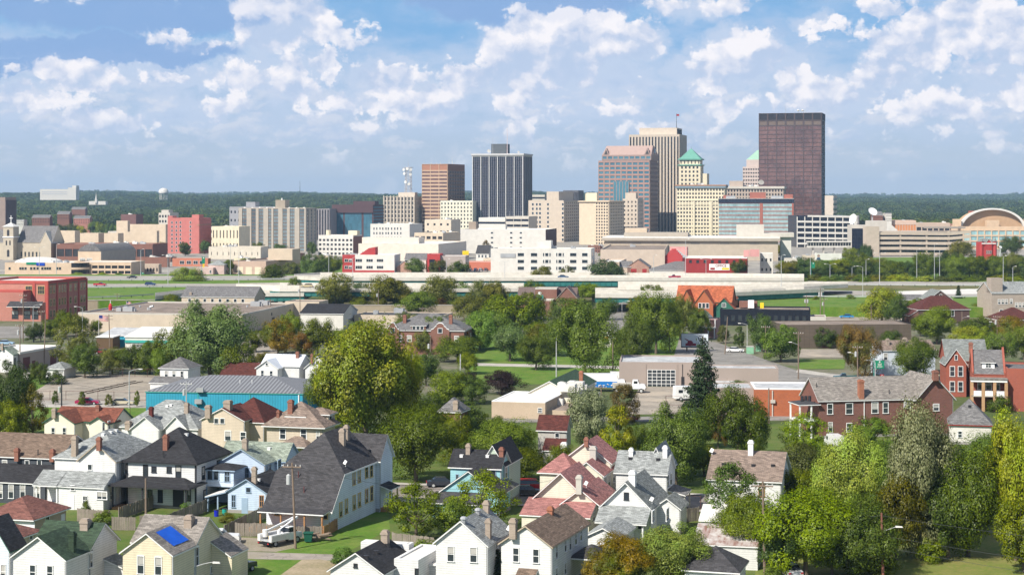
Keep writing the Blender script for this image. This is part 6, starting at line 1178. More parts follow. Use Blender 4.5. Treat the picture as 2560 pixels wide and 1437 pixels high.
h=block('white five storey warehouse with small dark windows in the city centre',926,1024,1056,615,560,WH,None,None,None,stuff=3,seed=3);f=h.f;h.cur=(0,f.w,0,f.d)
for px in(935,942,950,957,965,971,979,987,994,1002):
 for k in range(3):h.win('f',px,571.5+k*11.5,3,6,'plain')
h.done()
h=block('wide cream building with tiled canopy roof behind the school',896,1096,1166,655,610,cm('cream_plain',(.70,.62,.53)),d=26,stuff=5,seed=8,a=12);h.one('roof_hall',(cm('cream_plain',(0,0,0)),)).box(1,40,5,20,h.Z,h.Z+4);h.done()
block('tan low block with garage-like openings right of the white warehouse',1036,1108,1150,640,582,cm('tan_block',(.60,.50,.38)),None,(5,3,.7,.4),stuff=3,seed=2).done()
block('pale office block with blank front over the tan block',1062,1128,1151,625,549,cm('pale_tan',(.62,.54,.43)),None,(4,4,.3,.3),stuff=2,seed=5).done()
h=block('long stained white windowless warehouse below the dark striped tower',1151,1364,1391,635,574,WH,None,None,None,a=10,name='warehouse',cat='warehouse');f=h.f;h.fb(h.mb('brick_side',cm('dark_brick',(.10,.055,.045))),'r',0,f.d,0,h.Z,.0,.2);h.cur=(0,f.w,0,f.d)
for px in(1230,1278,1302):
 for k in range(4):h.win('f',px,582+k*12.2,6,4,'plain')
h.one('penthouse',(WH,)).box(f.u(1233),f.u(1262),3,10,h.Z,f.zt(563));h.one('penthouse',(cm('brownish',(.35,.28,.22)),)).box(f.u(1170),f.u(1188),3,10,h.Z,f.zt(555));h.done()
h=block('white rooftop parking hall with glazed band behind the stained warehouse',1197,1263,None,610,544,WH,GBLK,(1,3,1,.25),d=30);h.done()
h=block('white parking deck with dark bands left of the beige high-rise',1265,1322,None,612,541,CON,GBLK,(3,5,.95,.42),d=30,name='parking_garage',cat='garage');
for k in range(5):mast(h,h.f.w*(k+.5)/5,4,h.Z,h.Z+5,.12)
h.done()
f=Fit(1227,1478,684,a=7,xr=1500);f.d=26;h=tower('long white four storey office with dark ribbon windows and a small sign, beside the motorway',f,'office','office_building');Z=f.zt(622);h.body(0,f.w,0,f.d,0,Z,WH,m_('flat_white'),.7)
for y in(636.5,653.5,670.5):
 for px,w in((1302,16),(1335,16),(1359,3),(1367,8),(1375,3),(1392,3),(1400,8),(1408,3),(1433,16),(1462,14)):h.win('f',px,y,w,8,'plain')
 for px in(1481,1487,1490):h.win('r',px,y-1,2,8,'plain')
b=h.one('wall_sign',(METAL(),));u=f.u(1270);z=f.z(638,u,0);b.box(u-4.2,u+4.2,-.3,-.02,z-1.2,z+.9)
h.one('penthouse',(WH,)).box(f.u(1338),f.u(1374),8,18,Z-.6,f.zt(603));roofstuff(h,Z-.7,2,f.w,f.d,5);h.done()
f=Fit(856,986,685,a=5,d=22);h=tower('white and red office building with grey framed windows behind the motorway',f,'office','office_building');Z=f.zt(637);RP=cm('muted_red',(.42,.05,.05),rough=.8)
h.body(0,f.w,0,f.d,0,Z,cm('offwhite',(.72,.68,.62)),m_('flat_white'),.6);h.fb(h.mb('red_wall',RP),'f',0,f.u(887),0,Z,.0,.25);h.fb(h.mb('red_base',RP),'f',f.u(887),f.w,0,f.zt(676),.0,.2)
for y in(651,668):
 for px,w in((866,8),(876,7),(897,16),(924,16),(950,16)):h.win('f',px,y,w,7,'wide',off=.26 if px<880 else.0)
h.one('roof_room',(RP,)).hexa([(f.u(893),3,Z-.5),(f.u(936),3,Z-.5),(f.u(936),12,Z-.5),(f.u(893),12,Z-.5)],[(f.u(920),3,Z+3.6),(f.u(936),3,Z+4.2),(f.u(936),12,Z+4.2),(f.u(920),12,Z+3.6)]);roofstuff(h,Z-.6,2,f.w,f.d,3);h.done()
f=Fit(986,1060,684,a=5,d=20);h=tower('cream hall with a grey curved roof and brick patched gable in the gap',f,'hall','hall');h.body(0,f.w*.7,0,f.d,0,f.zt(655),cm('offwhite',(0,0,0)),m_('flat_dark'),.3);h.gable('gy',f.w*.1,f.w*.62,-3,6,f.zt(668),3.5,cm('patched_brick',(.50,.28,.20),kind='brick'),m_('roof_slate'));h.gable('gx',f.w*.3,f.w*1.02,6,18,f.zt(650),3.2,cm('offwhite',(0,0,0)),m_('roof_slate'));h.done()
f=Fit(1068,1100,684,a=5,d=14);h=tower('red painted office with tall glazed stairwell and a sloping parapet',f,'office','office_building');Z=f.zt(635);h.body(0,f.w,0,f.d,0,Z,RP,m_('flat_white'),.4);h.grid('f',1,Z-3,3,4,.9,.85,m_('dark_trim'),GBLK,.15,u0=1.2,u1=f.w*.6);h.body(f.w,f.w+14,2,f.d+6,0,f.zt(640),cm('taupe',(.40,.34,.31)),m_('flat_white'),.4);h.row('r',4,3,16,7,1.4,2,'plain');h.done()
h=block('low orange-red brick shop with white fascia by the car park',1138,1232,None,676,655,cm('shop_brick',(.50,.16,.10)),roof=m_('flat_white'),d=14,name='shop',cat='shop',par=.4);h.done()
f=Fit(1190,1222,660,a=12,d=12);h=tower('small white house with dark grey roof wedged behind the long white office',f,'house','house');h.gable('gx',0,f.w,0,f.d,f.zt(634),5,WH,m_('roof_char'));h.row('f',3,2,f.w-2,5,1.2,1.6);h.done()
f=Fit(1511,1945,652,a=8,xr=1992);f.d=60;h=tower('huge low beige convention centre with a projecting roof band',f,'convention centre','convention_center');Z=f.zt(594);CV=cm('convention_stone',(.46,.39,.31))
h.body(0,f.w,0,f.d,0,Z-2.0,CV,m_('flat_white'),.2);zb=f.zt(603);h.box('roof_band',cm('band_stone',(.40,.35,.29)),-1.5,f.w+1.5,-1.8,f.d,zb,Z-.6);h.box('roof',m_('flat_white'),-1.4,f.w+1.4,-1.7,f.d,Z-.6,Z)
h.one('roof_hall',(cm('band_stone',(0,0,0)),)).box(f.u(1560,20),f.u(1720,20),20,45,Z,f.zt(584));h.one('penthouse',(SD,)).box(f.u(1562,26),f.u(1617,26),26,40,f.zt(584),f.zt(573));h.one('stage_tower',(CON,)).box(f.u(1841,18),f.u(1910,18),18,34,Z,f.zt(563));h.one('roof_hall',(CON,)).box(f.u(1910,16),f.u(1985,16),16,50,Z,Z+2.6)
for k in range(5):h.one('wall_sign',(cm('shade_metal',(.3,.27,.24)),)).box(f.w*(.16+k*.17),f.w*(.16+k*.17)+6,-.12,-.02,zb-2.2,zb-1.2)
h.one('end_wall',(WH,)).box(f.w+1.8,f.w+9,18,55,0,Z+1);h.done()
block('tan brick warehouse with rooftop units before the convention centre',1501,1662,1680,668,624,cm('tan_warehouse',(.52,.43,.35)),a=6,d=20,roof=m_('flat_brown'),stuff=3,seed=12,name='warehouse',cat='warehouse').done()
h=block('low white-roofed brick workshop beside the blue-green tree',1500,1548,1566,684,655,cm('buff_brick',(.52,.42,.33)),roof=m_('flat_white'),a=8,d=20,name='workshop',cat='workshop');h.done()
f=Fit(1568,1622,684,a=10,d=14);h=tower('small brick workshop with red doors and a grey gable roof',f,'workshop','workshop');Z=f.zt(668);h.gable('gx',-4,2,0,12,Z,3,cm('buff_brick',(0,0,0)),m_('roof_slate'));h.gable('gy',0,f.w,0,f.d,Z,4.2,cm('rosy_brick',(.44,.25,.18),kind='brick'),m_('roof_slate'),fm=cm('rosy_brick',(0,0,0)));h.door('f',f.w*.3,0,3.2,2.6,m_('door_red'));h.door('f',f.w*.8,0,2.4,2.6,m_('door_red'));h.done()
f=Fit(1663,1706,668,a=12,xr=1728);f.d=22;h=tower('bright red stepped-gable brick building with white roof',f,'building','stepped_gable_building');Z=f.zt(638);hp=f.zt(622)
b=h.mb('wall',RP);n_=5
for k in range(n_):b.box(f.w*k*.09,f.w*(1-k*.09),0+k*.004,.8-k*.004,0 if k==0 else Z+(hp-Z)*(k-1)/(n_-1),Z+(hp-Z)*k/(n_-1)if k else Z)
h.gable('gy',0,f.w,.9,f.d,Z-1.5,hp-Z,RP,m_('flat_white'));h.one('back_wall',(cm('pink_wall',(.60,.30,.28)),)).box(0,f.w+.4,f.d,f.d+6,0,hp+.5);h.done()
f=Fit(1626,1790,690,a=3,d=20);h=tower('wide grey hip-roofed hall right beside the motorway bridge',f,'hall','hall');h.hip(0,f.w,0,f.d,3.0,f.zt(655)-3.0,WH,m_('roof_slate'),axis='x',ins=14);h.gable('gy',f.w*.82,f.w*1.05,1,9,3.0,5.0,WH,m_('roof_slate'));h.done()
f=Fit(1712,1868,692,a=8,xr=1905);f.d=34;h=tower('dark red brick commercial building with painted OFFICE wall sign',f,'office','office_building');Z=f.zt(645);DR=cm('deep_red',(.30,.035,.035));h.body(0,f.w,0,f.d,0,Z,DR,m_('flat_white'),.3,cap=m_('flat_white'))
h.cur=(0,f.w,0,f.d);h.row('r',5,3,f.d-3,Z*.72,1.4,2.4,'plain:dark_trim');h.row('r',5,3,f.d-3,Z*.3,1.4,2.4,'plain:dark_trim');h.fb(h.one('string_course',(BRN,)),'r',0,f.d,Z*.5,Z*.5+.5,0,.15);h.row('f',8,3,f.w-3,Z*.80,1.3,1.4,'plain:dark_trim')
u0,u1=f.u(1773),f.u(1824);z0,z1=f.zt(676),f.zt(660);b=h.one('wall_sign',(WHITE(),));b.box(u0,u1,-.12,-.02,z0,z1)
h.one('sign_panel',(m_('yellow_paint'),)).box(u0+(u1-u0)*.62,u1-.3,-.17,-.12,z0+.3,z0+(z1-z0)*.4);h.one('sign_panel',(m_('door_red'),)).box(u0+.6,u0+3.0,-.17,-.12,z0+.3,z0+(z1-z0)*.4)
tcu=bpy.data.curves.new('sign_lettering','FONT');tcu.body='OFFICE';tcu.size=(z1-z0)*.56;tcu.extrude=.05;to=bpy.data.objects.new('t',tcu);COL.objects.link(to);me_=bpy.data.meshes.new_from_object(to);bpy.data.objects.remove(to);me_.materials.clear();me_.materials.append(m_('door_red'));to=link('sign_lettering',me_,h.root);to.location=(u0+(u1-u0)*.30,-.2,z0+(z1-z0)*.52);to.rotation_euler=(rad(90),0,0);to.scale=(.95,1,1)
for a_,b_ in((1859,1874),(1875,1898)):h.one('stair_tower',(cm('pink_wall',(0,0,0)),)).box(f.u(a_,22),f.u(b_,22),22,30,Z,f.zt(627 if a_>1870 else 629))
h.done()
h=block('small white two storey building with dark windows right of the deep red offices',1900,1932,1942,686,633,WH,None,(3,2,.4,.3),a=8,d=14);h.done()
f=Fit(1993,2126,600,a=-3,d=40,Y=1500);h=Bld('parking_garage','white multi-storey parking garage with curved end and long dark openings','garage',f);Z=f.zt(536);h.box('core',GBLK,.3,f.w,.6,39,0,Z-1);n_=6
x1=f.u(2019)
for k in range(n_+1):
 z=Z*(k/n_);h.one('deck_wall',(WH,)).hexa([(0 if k<n_ else x1,-.3,z-2.2),(f.w+6,-.3,z-3.0),(f.w+6,.3,z-3.0),(0 if k<n_ else x1,.3,z-2.2)],[(0 if k<n_ else x1,-.3,z-.6),(f.w+6,-.3,z-1.4),(f.w+6,.3,z-1.4),(0 if k<n_ else x1,.3,z-.6)])
for k in range(8):h.one('column',(WH,)).box(f.w*k/7-.35,f.w*k/7+.35,-.25,.3,0,Z-2)
h.one('stair_tower',(WH,)).cyl((f.w+4,4,0),(f.w+4,4,Z-1),4.5,4.5,16);h.done()
h=block('beige concrete block with striped openings next to the bronze tower',2062,2083,2092,592,489,cm('striped',(.60,.52,.44)),GB,None,(1,8,1,.5),Y=1850,d=16);h.done()
f=Fit(2127,2171,632,a=4,d=22);h=Bld('glass_hall','black glass cube with pale concrete surround left of the tan parking garage','building',f);Z=f.zt(563);h.box('wall',CON,0,f.w,0,22,0,Z);h.cur=(0,f.w,0,22);h.grid('f',0,Z-2.5,6,6,.95,.95,m_('dark_trim'),GBLK,.1,u0=.8);h.one('stair_tower',(CON,)).box(f.w,f.w+14,0,18,0,f.zt(552));h.mb('ramp_wall',WH).hexa([(f.w+14,0,0),(f.w+22,0,0),(f.w+22,18,0),(f.w+14,18,0)],[(f.w+14,0,f.zt(552)),(f.w+22,0,f.zt(575)),(f.w+22,18,f.zt(575)),(f.w+14,18,f.zt(552))]);h.done()
f=Fit(2183,2425,640,a=-3,d=34);h=Bld('parking_garage','tan concrete parking garage with sagging spiral ramps and dark openings','garage',f);Z=f.zt(577);CT=cm('tan_concrete',(.50,.42,.34));h.box('core',GBLK,1,f.w*.93,1.4,33,0,Z-1)
zs=[f.zt(y)for y in(582,593.5,606,619,633)]
for i,z in enumerate(zs):
 N_=14;P_=[]
 for k in range(N_+1):t=k/N_;P_.append((f.w*t,-1.0-3.0*max(0,t-.6)*(1 if i%2 else.3),z-.5*math.sin(t*3)*2*max(0,t-.35)+(1.2 if t>.8 and i<4 else 0)*(t-.8)*5))
 for(xa,ya,za),(xb,yb_,zb_)in zip(P_[:-1],P_[1:]):h.mb('deck_wall',CT).hexa([(xa,ya,za-1.5),(xb,yb_,zb_-1.5),(xb,yb_+.5,zb_-1.5),(xa,ya+.5,za-1.5)],[(xa,ya,za+.6),(xb,yb_,zb_+.6),(xb,yb_+.5,zb_+.6),(xa,ya+.5,za+.6)])
for u in(.02,.28,.55,.78):h.one('column',(CT,)).box(f.w*u-.5,f.w*u+.5,-.5,1.4,0,Z)
h.box('roof_deck',CT,1,f.w,1.4,33,Z-1,Z-.5);h.one('stair_tower',(CT,)).box(-6,4,-2,6,0,f.zt(566));h.one('roof_canopy',(cm('shade_metal',(0,0,0)),)).box(f.w*.6,f.w*.98,6,20,Z+1.5,Z+2.6);h.done()
block('pinkish civic offices with orange wall panels behind the tan garage',2195,2290,2300,618,551,cm('rosy_render',(.56,.42,.34)),cm('orange_panel',(.58,.24,.10)),(14,2,.8,.5),a=5,d=24,stuff=3,seed=21).done()
block('brown brick office with ribbon windows right behind the tan garage',2290,2375,2400,614,557,cm('rosy_tan',(.50,.39,.31)),GB,(6,2,.8,.4),a=4,d=24,stuff=3,seed=22).done()
block('low brick range stretching toward the dome',2372,2440,None,612,560,cm('dull_brick',(.36,.20,.15)),GB,(6,3,.7,.35),a=2,d=24).done()
f=Fit(2408,2620,628,a=0,d=40,Y=1450);h=Bld('arena','peach coloured hall with large glazed bays under a big white arch','hall',f);PE=cm('peach_stone',(.64,.47,.32));Z=f.zt(566);h.body(0,f.w,0,40,0,Z,PE,m_('flat_brown'),.6);h.grid('f',2,Z-3,12,3,.84,.75,PE,GPALE,.6)
c0=(f.u(2478,14));Rr=27.5;zc=f.zt(560)-4;b=h.one('arch_rim',(m_('flat_white'),));n_=24
pt=lambda t,r:(c0+r*math.cos(t),12,zc+r*.62*math.sin(t))
for k in range(n_):
 a_,b_=math.pi*k/n_,math.pi*(k+1)/n_;p=[pt(a_,Rr),pt(b_,Rr),pt(b_,Rr-2.2),pt(a_,Rr-2.2)];b.hexa([(q[0],q[1],q[2])for q in p],[(q[0],q[1]-3,q[2])for q in p])
h.one('arch_wall',(cm('arena_brick',(.50,.33,.20)),)).hexa([(pt(math.pi*k/n_,Rr-2)[0],13,pt(math.pi*k/n_,Rr-2)[2])for k in range(n_+1)],[(pt(math.pi*k/n_,Rr-2)[0],30,pt(math.pi*k/n_,Rr-2)[2])for k in range(n_+1)])
h.one('roof_block',(BR2,)).box(c0-14,c0+16,24,34,zc,f.zt(528));h.one('porch_tower',(PE,)).box(c0-6,c0+4,4,11,Z,f.zt(551));h.one('porch_tower',(PE,)).box(c0-33,c0-27,6,11,Z,f.zt(548));h.one('porch_tower',(PE,)).box(c0+26,c0+32,6,11,Z,f.zt(548));h.done()
f=Fit(2454,2488,668,a=-4,d=10);h=Bld('castle_house','red and white turreted brick house among the dark trees at the right','house',f);Z=f.zt(605);h.box('wall',RP,0,f.w,0,10,0,Z);h.mb('roof',m_('roof_grey')).hexa([(0,0,Z),(f.w,0,Z),(f.w,10,Z),(0,10,Z)],[(2,4,Z+2),(f.w-2,4,Z+2),(f.w-2,6,Z+2),(2,6,Z+2)]);h.gable('gy',f.w*.28,f.w*.72,-.8,3,Z-.5,2.2,RP,m_('roof_grey'))
for u in(0,f.w):t_=h.one('turret',(RP,m_('roof_grey')));t_.cyl((u,.4,0),(u,.4,Z+.3),1.1,1.1,10,0);t_.cyl((u,.4,Z+.3),(u,.4,Z+2.6),1.3,.05,10,1)
h.box('cornice',WHITE(),-.2,f.w+.2,-.95,-.81,Z-1.2,Z-.6);h.cur=(0,f.w,-.8,10);h.row('f',3,f.w*.36,f.w*.64,Z*.6,.7,1.8,'plain');h.row('f',2,f.w*.4,f.w*.6,Z*.25,.8,1.8,'plain');h.done()
f=Fit(2020,2128,640,a=-2,d=5);h=Bld('sky_bridge','white enclosed footbridge with window band over the street','bridge',f);z0,z1=f.zt(619),f.zt(603);h.box('deck',WH,0,f.w,0,5,z0,z0+1.2);h.box('roof',WH,-.2,f.w+.2,-.3,5.3,z1-.9,z1);h.box('glazing',GB,.2,f.w-.2,.4,4.6,z0+1.2,z1-.9)
for k in range(17):h.one('mullion',(WH,)).box(f.w*k/16-.12,f.w*k/16+.12,.25,.38,z0+1.2,z1-.9)
for k in range(4):h.one('pillar',(CON,)).box(f.w*(k+.5)/4-.5,f.w*(k+.5)/4+.5,1.5,3.5,0,z0)
h.done()
f=Fit(8,33,650,a=12,xr=42);h=Bld('church','beige stone church with dark slate roof and a cross on its square bell tower','church',f);CH=cm('church_stone',(.48,.42,.33));w_=f.w;Z=f.zt(567);h.box('bell_tower',CH,0,w_,0,8,0,Z);zc=f.zt(594)
h.box('string_course',WHITE(),-.4,w_+.4,-.4,8.4,zc,zc+.7);h.mb('tower_roof',m_('flat_white')).hexa([(-.6,-.6,Z),(w_+.6,-.6,Z),(w_+.6,8.6,Z),(-.6,8.6,Z)],[(w_/2-.2,3.8,f.zt(557)),(w_/2+.2,3.8,f.zt(557)),(w_/2+.2,4.2,f.zt(557)),(w_/2-.2,4.2,f.zt(557))])
cb=h.one('cross',(WHITE(),));zt=f.zt(539);cb.box(w_/2-.18,w_/2+.18,3.8,4.2,f.zt(557),zt);cb.box(w_/2-1.2,w_/2+1.2,3.85,4.15,zt-2.0,zt-1.6)
h.cur=(0,w_,0,8)
for(u,t0,t1,ww)in((.5,574,590,1.8),(.32,601,613,1.0),(.68,601,613,1.0),(.5,624,642,1.8)):
 b=h.one('arched_window',(WIN,));z0,z1=f.zt(t1),f.zt(t0);c=w_*u;b.hexa([(c-ww/2,-.05,z0),(c+ww/2,-.05,z0),(c+ww/2,-.05,z1-ww/2),(c+ww*.3,-.05,z1-.15),(c,-.05,z1),(c-ww*.3,-.05,z1-.15),(c-ww/2,-.05,z1-ww/2)],[(c-ww/2,.05,z0),(c+ww/2,.05,z0),(c+ww/2,.05,z1-ww/2),(c+ww*.3,.05,z1-.15),(c,.05,z1),(c-ww*.3,.05,z1-.15),(c-ww/2,.05,z1-ww/2)])
x1=f.u(130,6);ze=f.zt(606);h.gable('gx',w_,x1,6,24,ze,f.zt(566)-ze,CH,m_('roof_slate'),fm=CH);h.cur=(w_,x1,6,24);h.row('f',8,3,x1-w_-3,3.8,1.2,3.2,'plain:tan_trim');h.gable('gy',x1-8,x1,4.5,14,ze,7.5,CH,cm('pale_slate',(.55,.53,.47)));h.gable('gx',-14,0,8,22,ze,8,CH,m_('roof_slate'));h.done()
f=Fit(12,178,690,a=6,d=30);h=Bld('clinic','long tan office with curved glass corner and green and blue rooftop sign','office',f);Z=f.zt(657);TC=cm('clinic_wall',(.60,.46,.33));h.body(0,f.w,0,f.d,0,Z,TC,m_('flat_white'),.4);h.cur=(0,f.w,0,f.d)
for px in(24,51,57,64,78,86,94,106,113,119,125,143,150):h.win('f',px,671,5.5,6,'plain:tan_trim')
xe,rr_=f.w,9;n_=8
for k in range(n_):
 a_,b_=-math.pi/2+math.pi/2*.75*k/n_,-math.pi/2+math.pi/2*.75*(k+1)/n_;P_=[(xe+rr_*math.cos(t),9+rr_*math.sin(t))for t in(a_,b_)]+[(xe,9)]
 for(z0,z1,mm,ri)in((0,1,TC,0),(1,3.4,GB,.25),(3.4,4.6,TC,0),(4.6,7.0,GB,.25),(7.0,Z,TC,0)):h.mb('curved_corner' if mm is TC else 'corner_glazing',mm).hexa([(p[0]*(1 if i==2 else 1)-(ri if i<2 else 0),p[1]+(ri if i<2 else 0),z0)for i,p in enumerate(P_)],[(p[0]-(ri if i<2 else 0),p[1]+(ri if i<2 else 0),z1)for i,p in enumerate(P_)])
xa=xe+rr_*.9;g2=Z+.3;h.body(xa-9,xa+23,6.5,30,0,g2,TC,m_('flat_white'),.4);h.grid('f',.5,Z-1,6,2,.86,.55,TC,GB,.3,u0=10);sg=h.one('roof_sign',(m_('sign_green'),m_('sign_blue')));u0,um,u1=f.u(66),f.u(91),f.u(112);sg.box(u0,um,-.3,-.05,Z-1.0,Z+.25,0);sg.box(um+.1,u1,-.3,-.05,Z-1.6,Z+.1,1);h.one('roof_vault',(m_('flat_white'),)).dome((f.w*.35,16,Z-.4),13,3.0,20,4);roofstuff(h,Z-.4,5,f.w,f.d,31);h.done()
f=Fit(195,252,672,a=15,xr=358);f.d=44;h=Bld('vaulted_hall','tan hall with a low grey vaulted roof and blank grey side wall','hall',f);Z=f.zt(628);h.box('wall',TC,0,f.w,0,f.d,0,Z);h.fb(h.mb('side_wall',cm('grey_side',(.36,.33,.29))),'r',0,f.d,0,Z,0,.2);n_=10;R=h.mb('roof',m_('roof_slate'))
for k in range(n_):
 t0,t1=k/n_,(k+1)/n_;hh=lambda t:Z+4.0*math.sin(math.pi*t)**.8;R.hexa([(f.w*t0,-.3,Z),(f.w*t1,-.3,Z),(f.w*t1,f.d,Z),(f.w*t0,f.d,Z)],[(f.w*t0,-.3,hh(t0)+.1),(f.w*t1,-.3,hh(t1)+.1),(f.w*t1,f.d,hh(t1)+.1),(f.w*t0,f.d,hh(t0)+.1)])
h.cur=(0,f.w,0,f.d);h.row('f',2,f.w*.2,f.w*.5,5,3.4,2.4,'wide');h.row('r',3,f.d*.25,f.d*.75,7.5,1.4,.8,'plain');h.done()
h=block('low tan annex with dark windows between the curved office and the motorway signs',326,397,404,684,660,cm('annex_tan',(.48,.39,.31)),GB,(9,1,.45,.45),a=8,d=14);h.done()
block('red brick shed row right behind the vaulted hall',358,418,424,668,643,m_('brick_wall'),a=10,d=16,roof=m_('flat_brown'),stuff=2).done()
block('red brick hall with pale roof left of the red hotel',142,382,None,660,610,m_('brick_wall'),None,(12,1,.9,.5),a=8,d=30,roof=m_('flat_white'),stuff=6,seed=17,Y=1180).done()
h=block('orange-red brick garage with three white shutters below the red hotel',431,520,527,666,646,cm('garage_brick',(.50,.19,.12)),a=5,d=14,par=.5);
for px in(455,472,489,505):h.win('f',px,656,11,8,'wide')
h.done()
f=Fit(489,533,694,a=12,xr=546);h=Bld('house','pink washed flat-roofed little house by the motorway','house',f);PW=cm('pink_wash',(.56,.42,.38));h.body(0,f.w,0,f.d,0,f.zt(669),PW,m_('flat_white'),.2);h.cur=(0,f.w,0,f.d);h.win('f',504,679,4,7);h.win('f',526,679,4,7);h.hip(f.w*.6,f.w*1.5,3,10,f.zt(662),2.2,PW,m_('roof_light'));h.done()
h=block('pinkish brick warehouse with shaped parapet and pale garage panels',575,665,751,692,653,cm('rosy_warehouse',(.52,.38,.30)),a=14,roof=m_('flat_brown'),name='warehouse',cat='warehouse',stuff=2,seed=4);f=h.f;f.d=min(f.d,60);h.cur=(0,f.w,0,f.d)
for px in(600,622,645):u=f.u(px);h.one('wall_panel',(CREAM,)).box(u-1.8,u+1.8,-.1,-.01,1,5.2)
h.one('roof_hall',(SD,)).box(f.w-6,f.w+8,18,30,h.Z,h.Z+6);h.done()
block('long low cream shed with flat roof before the apartment slab',522,652,671,648,617,cm('cream_shed',(.64,.58,.48)),None,(9,1,.12,.3),a=8,d=16,roof=m_('flat_brown'),stuff=4,seed=14).done()
def far(label,cat,name,px,py,Y):x=(px-CX)/F*Y;return thing(name,label,cat,(x,Y,HC+(HY-py)*Y/F)),Y/F
o,k=far('long white hospital on the wooded ridge at the left','hospital','hospital',100,491,3900);b=MB();b.box(0,70*k,0,30,-8,18*k);b.build('wall',WH,o);b=MB();b.box(70*k,90*k,0,30,-8,22*k);b.box(80*k,90*k,2,28,22*k,27*k);b.build('tower',WH,o)
for r_ in range(2):
 b=MB();b.box(4*k,68*k,-.3,0,(5+r_*5)*k,(6.6+r_*5)*k);b.build('window_band',cm('pale_window',(.45,.47,.5)),o)
o,k=far('white spheroid water tower on the wooded ridge','water tower','water_tower',409,488,4700);b=MB();b.dome((0,0,8*k),12.5*k,10*k,20,5);b.cyl((0,0,3*k),(0,0,8*k),10*k,12.5*k,20);b.build('tank',WH,o,smooth=True)
for i in range(10):t=i*.628;b=MB();b.cyl((9.5*k*math.cos(t),9.5*k*math.sin(t),-12),(9.5*k*math.cos(t),9.5*k*math.sin(t),4*k),.5,.5,5);b.build('leg',WH,o)
o,k=far('small white church with a needle spire on the hillside','church','church',240,508,3300);b=MB();b.box(-18*k,24*k,0,20,-3,5*k);b.build('wall',WH,o);b=MB();b.box(-2.5*k,2.5*k,-2,4,0,10*k);b.cyl((0,1,10*k),(0,1,26*k),2.2*k,.1,8);b.build('spire',WH,o)
o,k=far('thin radio mast standing on the distant ridge','radio mast','radio_mast',750,478,5200);b=MB();b.cyl((0,0,-15),(0,0,26*k),.9,.4,5);b.build('mast',m_('dark_trim'),o)
for i,(px,py,w,hh,mm,lb)in enumerate(((102,560,44,16,'brick_wall','brick school with grey roof at the left among the trees'),(158,555,30,20,'brick_wall','brick chapel-like block with pointed roofs'),(204,560,40,14,'salmon_brick','reddish brick terrace near the civic group'),(196,530,34,7,'brick_wall','row of brick houses halfway up the hill'),(50,560,20,10,'white_render','pale small block beside the left edge tower'),(2222,548,14,14,'white_render','white rooftop room under the big satellite dish'),(2196,546,22,8,'brick_wall','low brick roofline left of the satellite dishes'))):
 Y=2050 if i<5 and i!=3 else(2600 if i==3 else 1500);x=(px-CX)/F*Y;k=Y/F;zz0=HC+(HY-py)*k-6;o=Bld('far_building',lb,'building',Fit(px-w/2,px+w/2,600,a=0,d=14,Y=Y));zt=HC+(HY-(py-hh))*k;o.gable('gx',0,o.f.w,0,14,zt,3 if mm!='white_render' else.5,m_(mm),m_('roof_slate'),z0=-2);o.grid('f',zt-6,zt-.6,7,2,.4,.5,m_(mm),WIN,.3)if i!=3 else None;o.done()
def dish(label,px,py,r,Y,tilt=(.25,-.75,.6),foot=None):
 x=(px-CX)/F*Y;z=HC+(HY-py)*Y/F;o=thing('satellite_dish',label,'satellite dish',(x,Y,z));n=Vector(tilt).normalized();b=MB();a=n.orthogonal().normalized();c=n.cross(a);N=20;rows=[]
 for j in range(5):
  t=j/4;base=len(b.v)
  for i in range(N):q=(a*math.cos(6.283*i/N)+c*math.sin(6.283*i/N))*r*t+n*(.22*r*t*t);b.v.append(tuple(q))
  rows.append(base)
 for j in range(4):
  for i in range(N):b.f.append((rows[j]+i,rows[j]+(i+1)%N,rows[j+1]+(i+1)%N,rows[j+1]+i));b.m.append(0)
 b.build('reflector',WHITE(),o,smooth=True);p=MB();p.cyl((0,0,0),(0,.5,foot or-6),.4,.6,8);p.build('pedestal',m_('pole_steel'),o)
 q=MB();tip=n*r*.8
 for i in range(3):e=(a*math.cos(2.09*i)+c*math.sin(2.09*i))*r*.9+n*.2*r;q.cyl(e,tip,.07,.07,4)
 q.build('feed_strut',m_('pole_steel'),o)
dish('large white satellite dish facing the sky above the black glass cube',2181,530,3.8,1420,foot=-8)
dish('white satellite dish seen edge-on at the end of the white garage',2134,548,4.2,1400,(-.85,-.45,.25),-8)
dish('small white satellite dish on the roof by the turreted house',2501,618,1.0,1150,foot=-6)
_o=['first','second','third','fourth','fifth','sixth','seventh','eighth','ninth','tenth','eleventh','twelfth','thirteenth','fourteenth','fifteenth','sixteenth','seventeenth','eighteenth','nineteenth','twentieth','twenty-first','twenty-second','twenty-third','twenty-fourth']
R_=random.Random(77);_c=[m_('brick_wall'),SD,WH,CON,BEI,cm('dull_brick',(0,0,0)),cm('tan_block',(0,0,0)),CREAM]
for i,(x,yb,hh,ww)in enumerate([(45,612,20,40),(150,605,16,36),(225,648,14,40),(270,600,22,30),(345,602,22,34),(400,655,12,26),(545,612,18,40),(585,660,14,34),(700,652,18,44),(790,655,16,30),(905,620,20,30),(1030,612,26,34),(1085,600,24,36),(1160,622,30,34),(1208,664,18,24),(1400,640,14,36),(1470,632,18,30),(1545,650,12,40),(1700,660,14,36),(1960,668,22,34),(2005,655,16,40),(2120,612,20,30),(2330,602,22,40),(2440,600,18,34)]):
 h=block('%s small low block from the left filling the belt below the towers'%_o[i],x,x+ww,None,yb,yb-hh,_c[i%8],None,(max(3,ww//6),2,.45,.4),a=10,d=R_.uniform(10,18),roof=R_.choice([m_('flat_white'),m_('flat_brown'),m_('flat_dark')]),stuff=2,seed=i+50,name='low_block',group='small low blocks in the city belt');h.done()
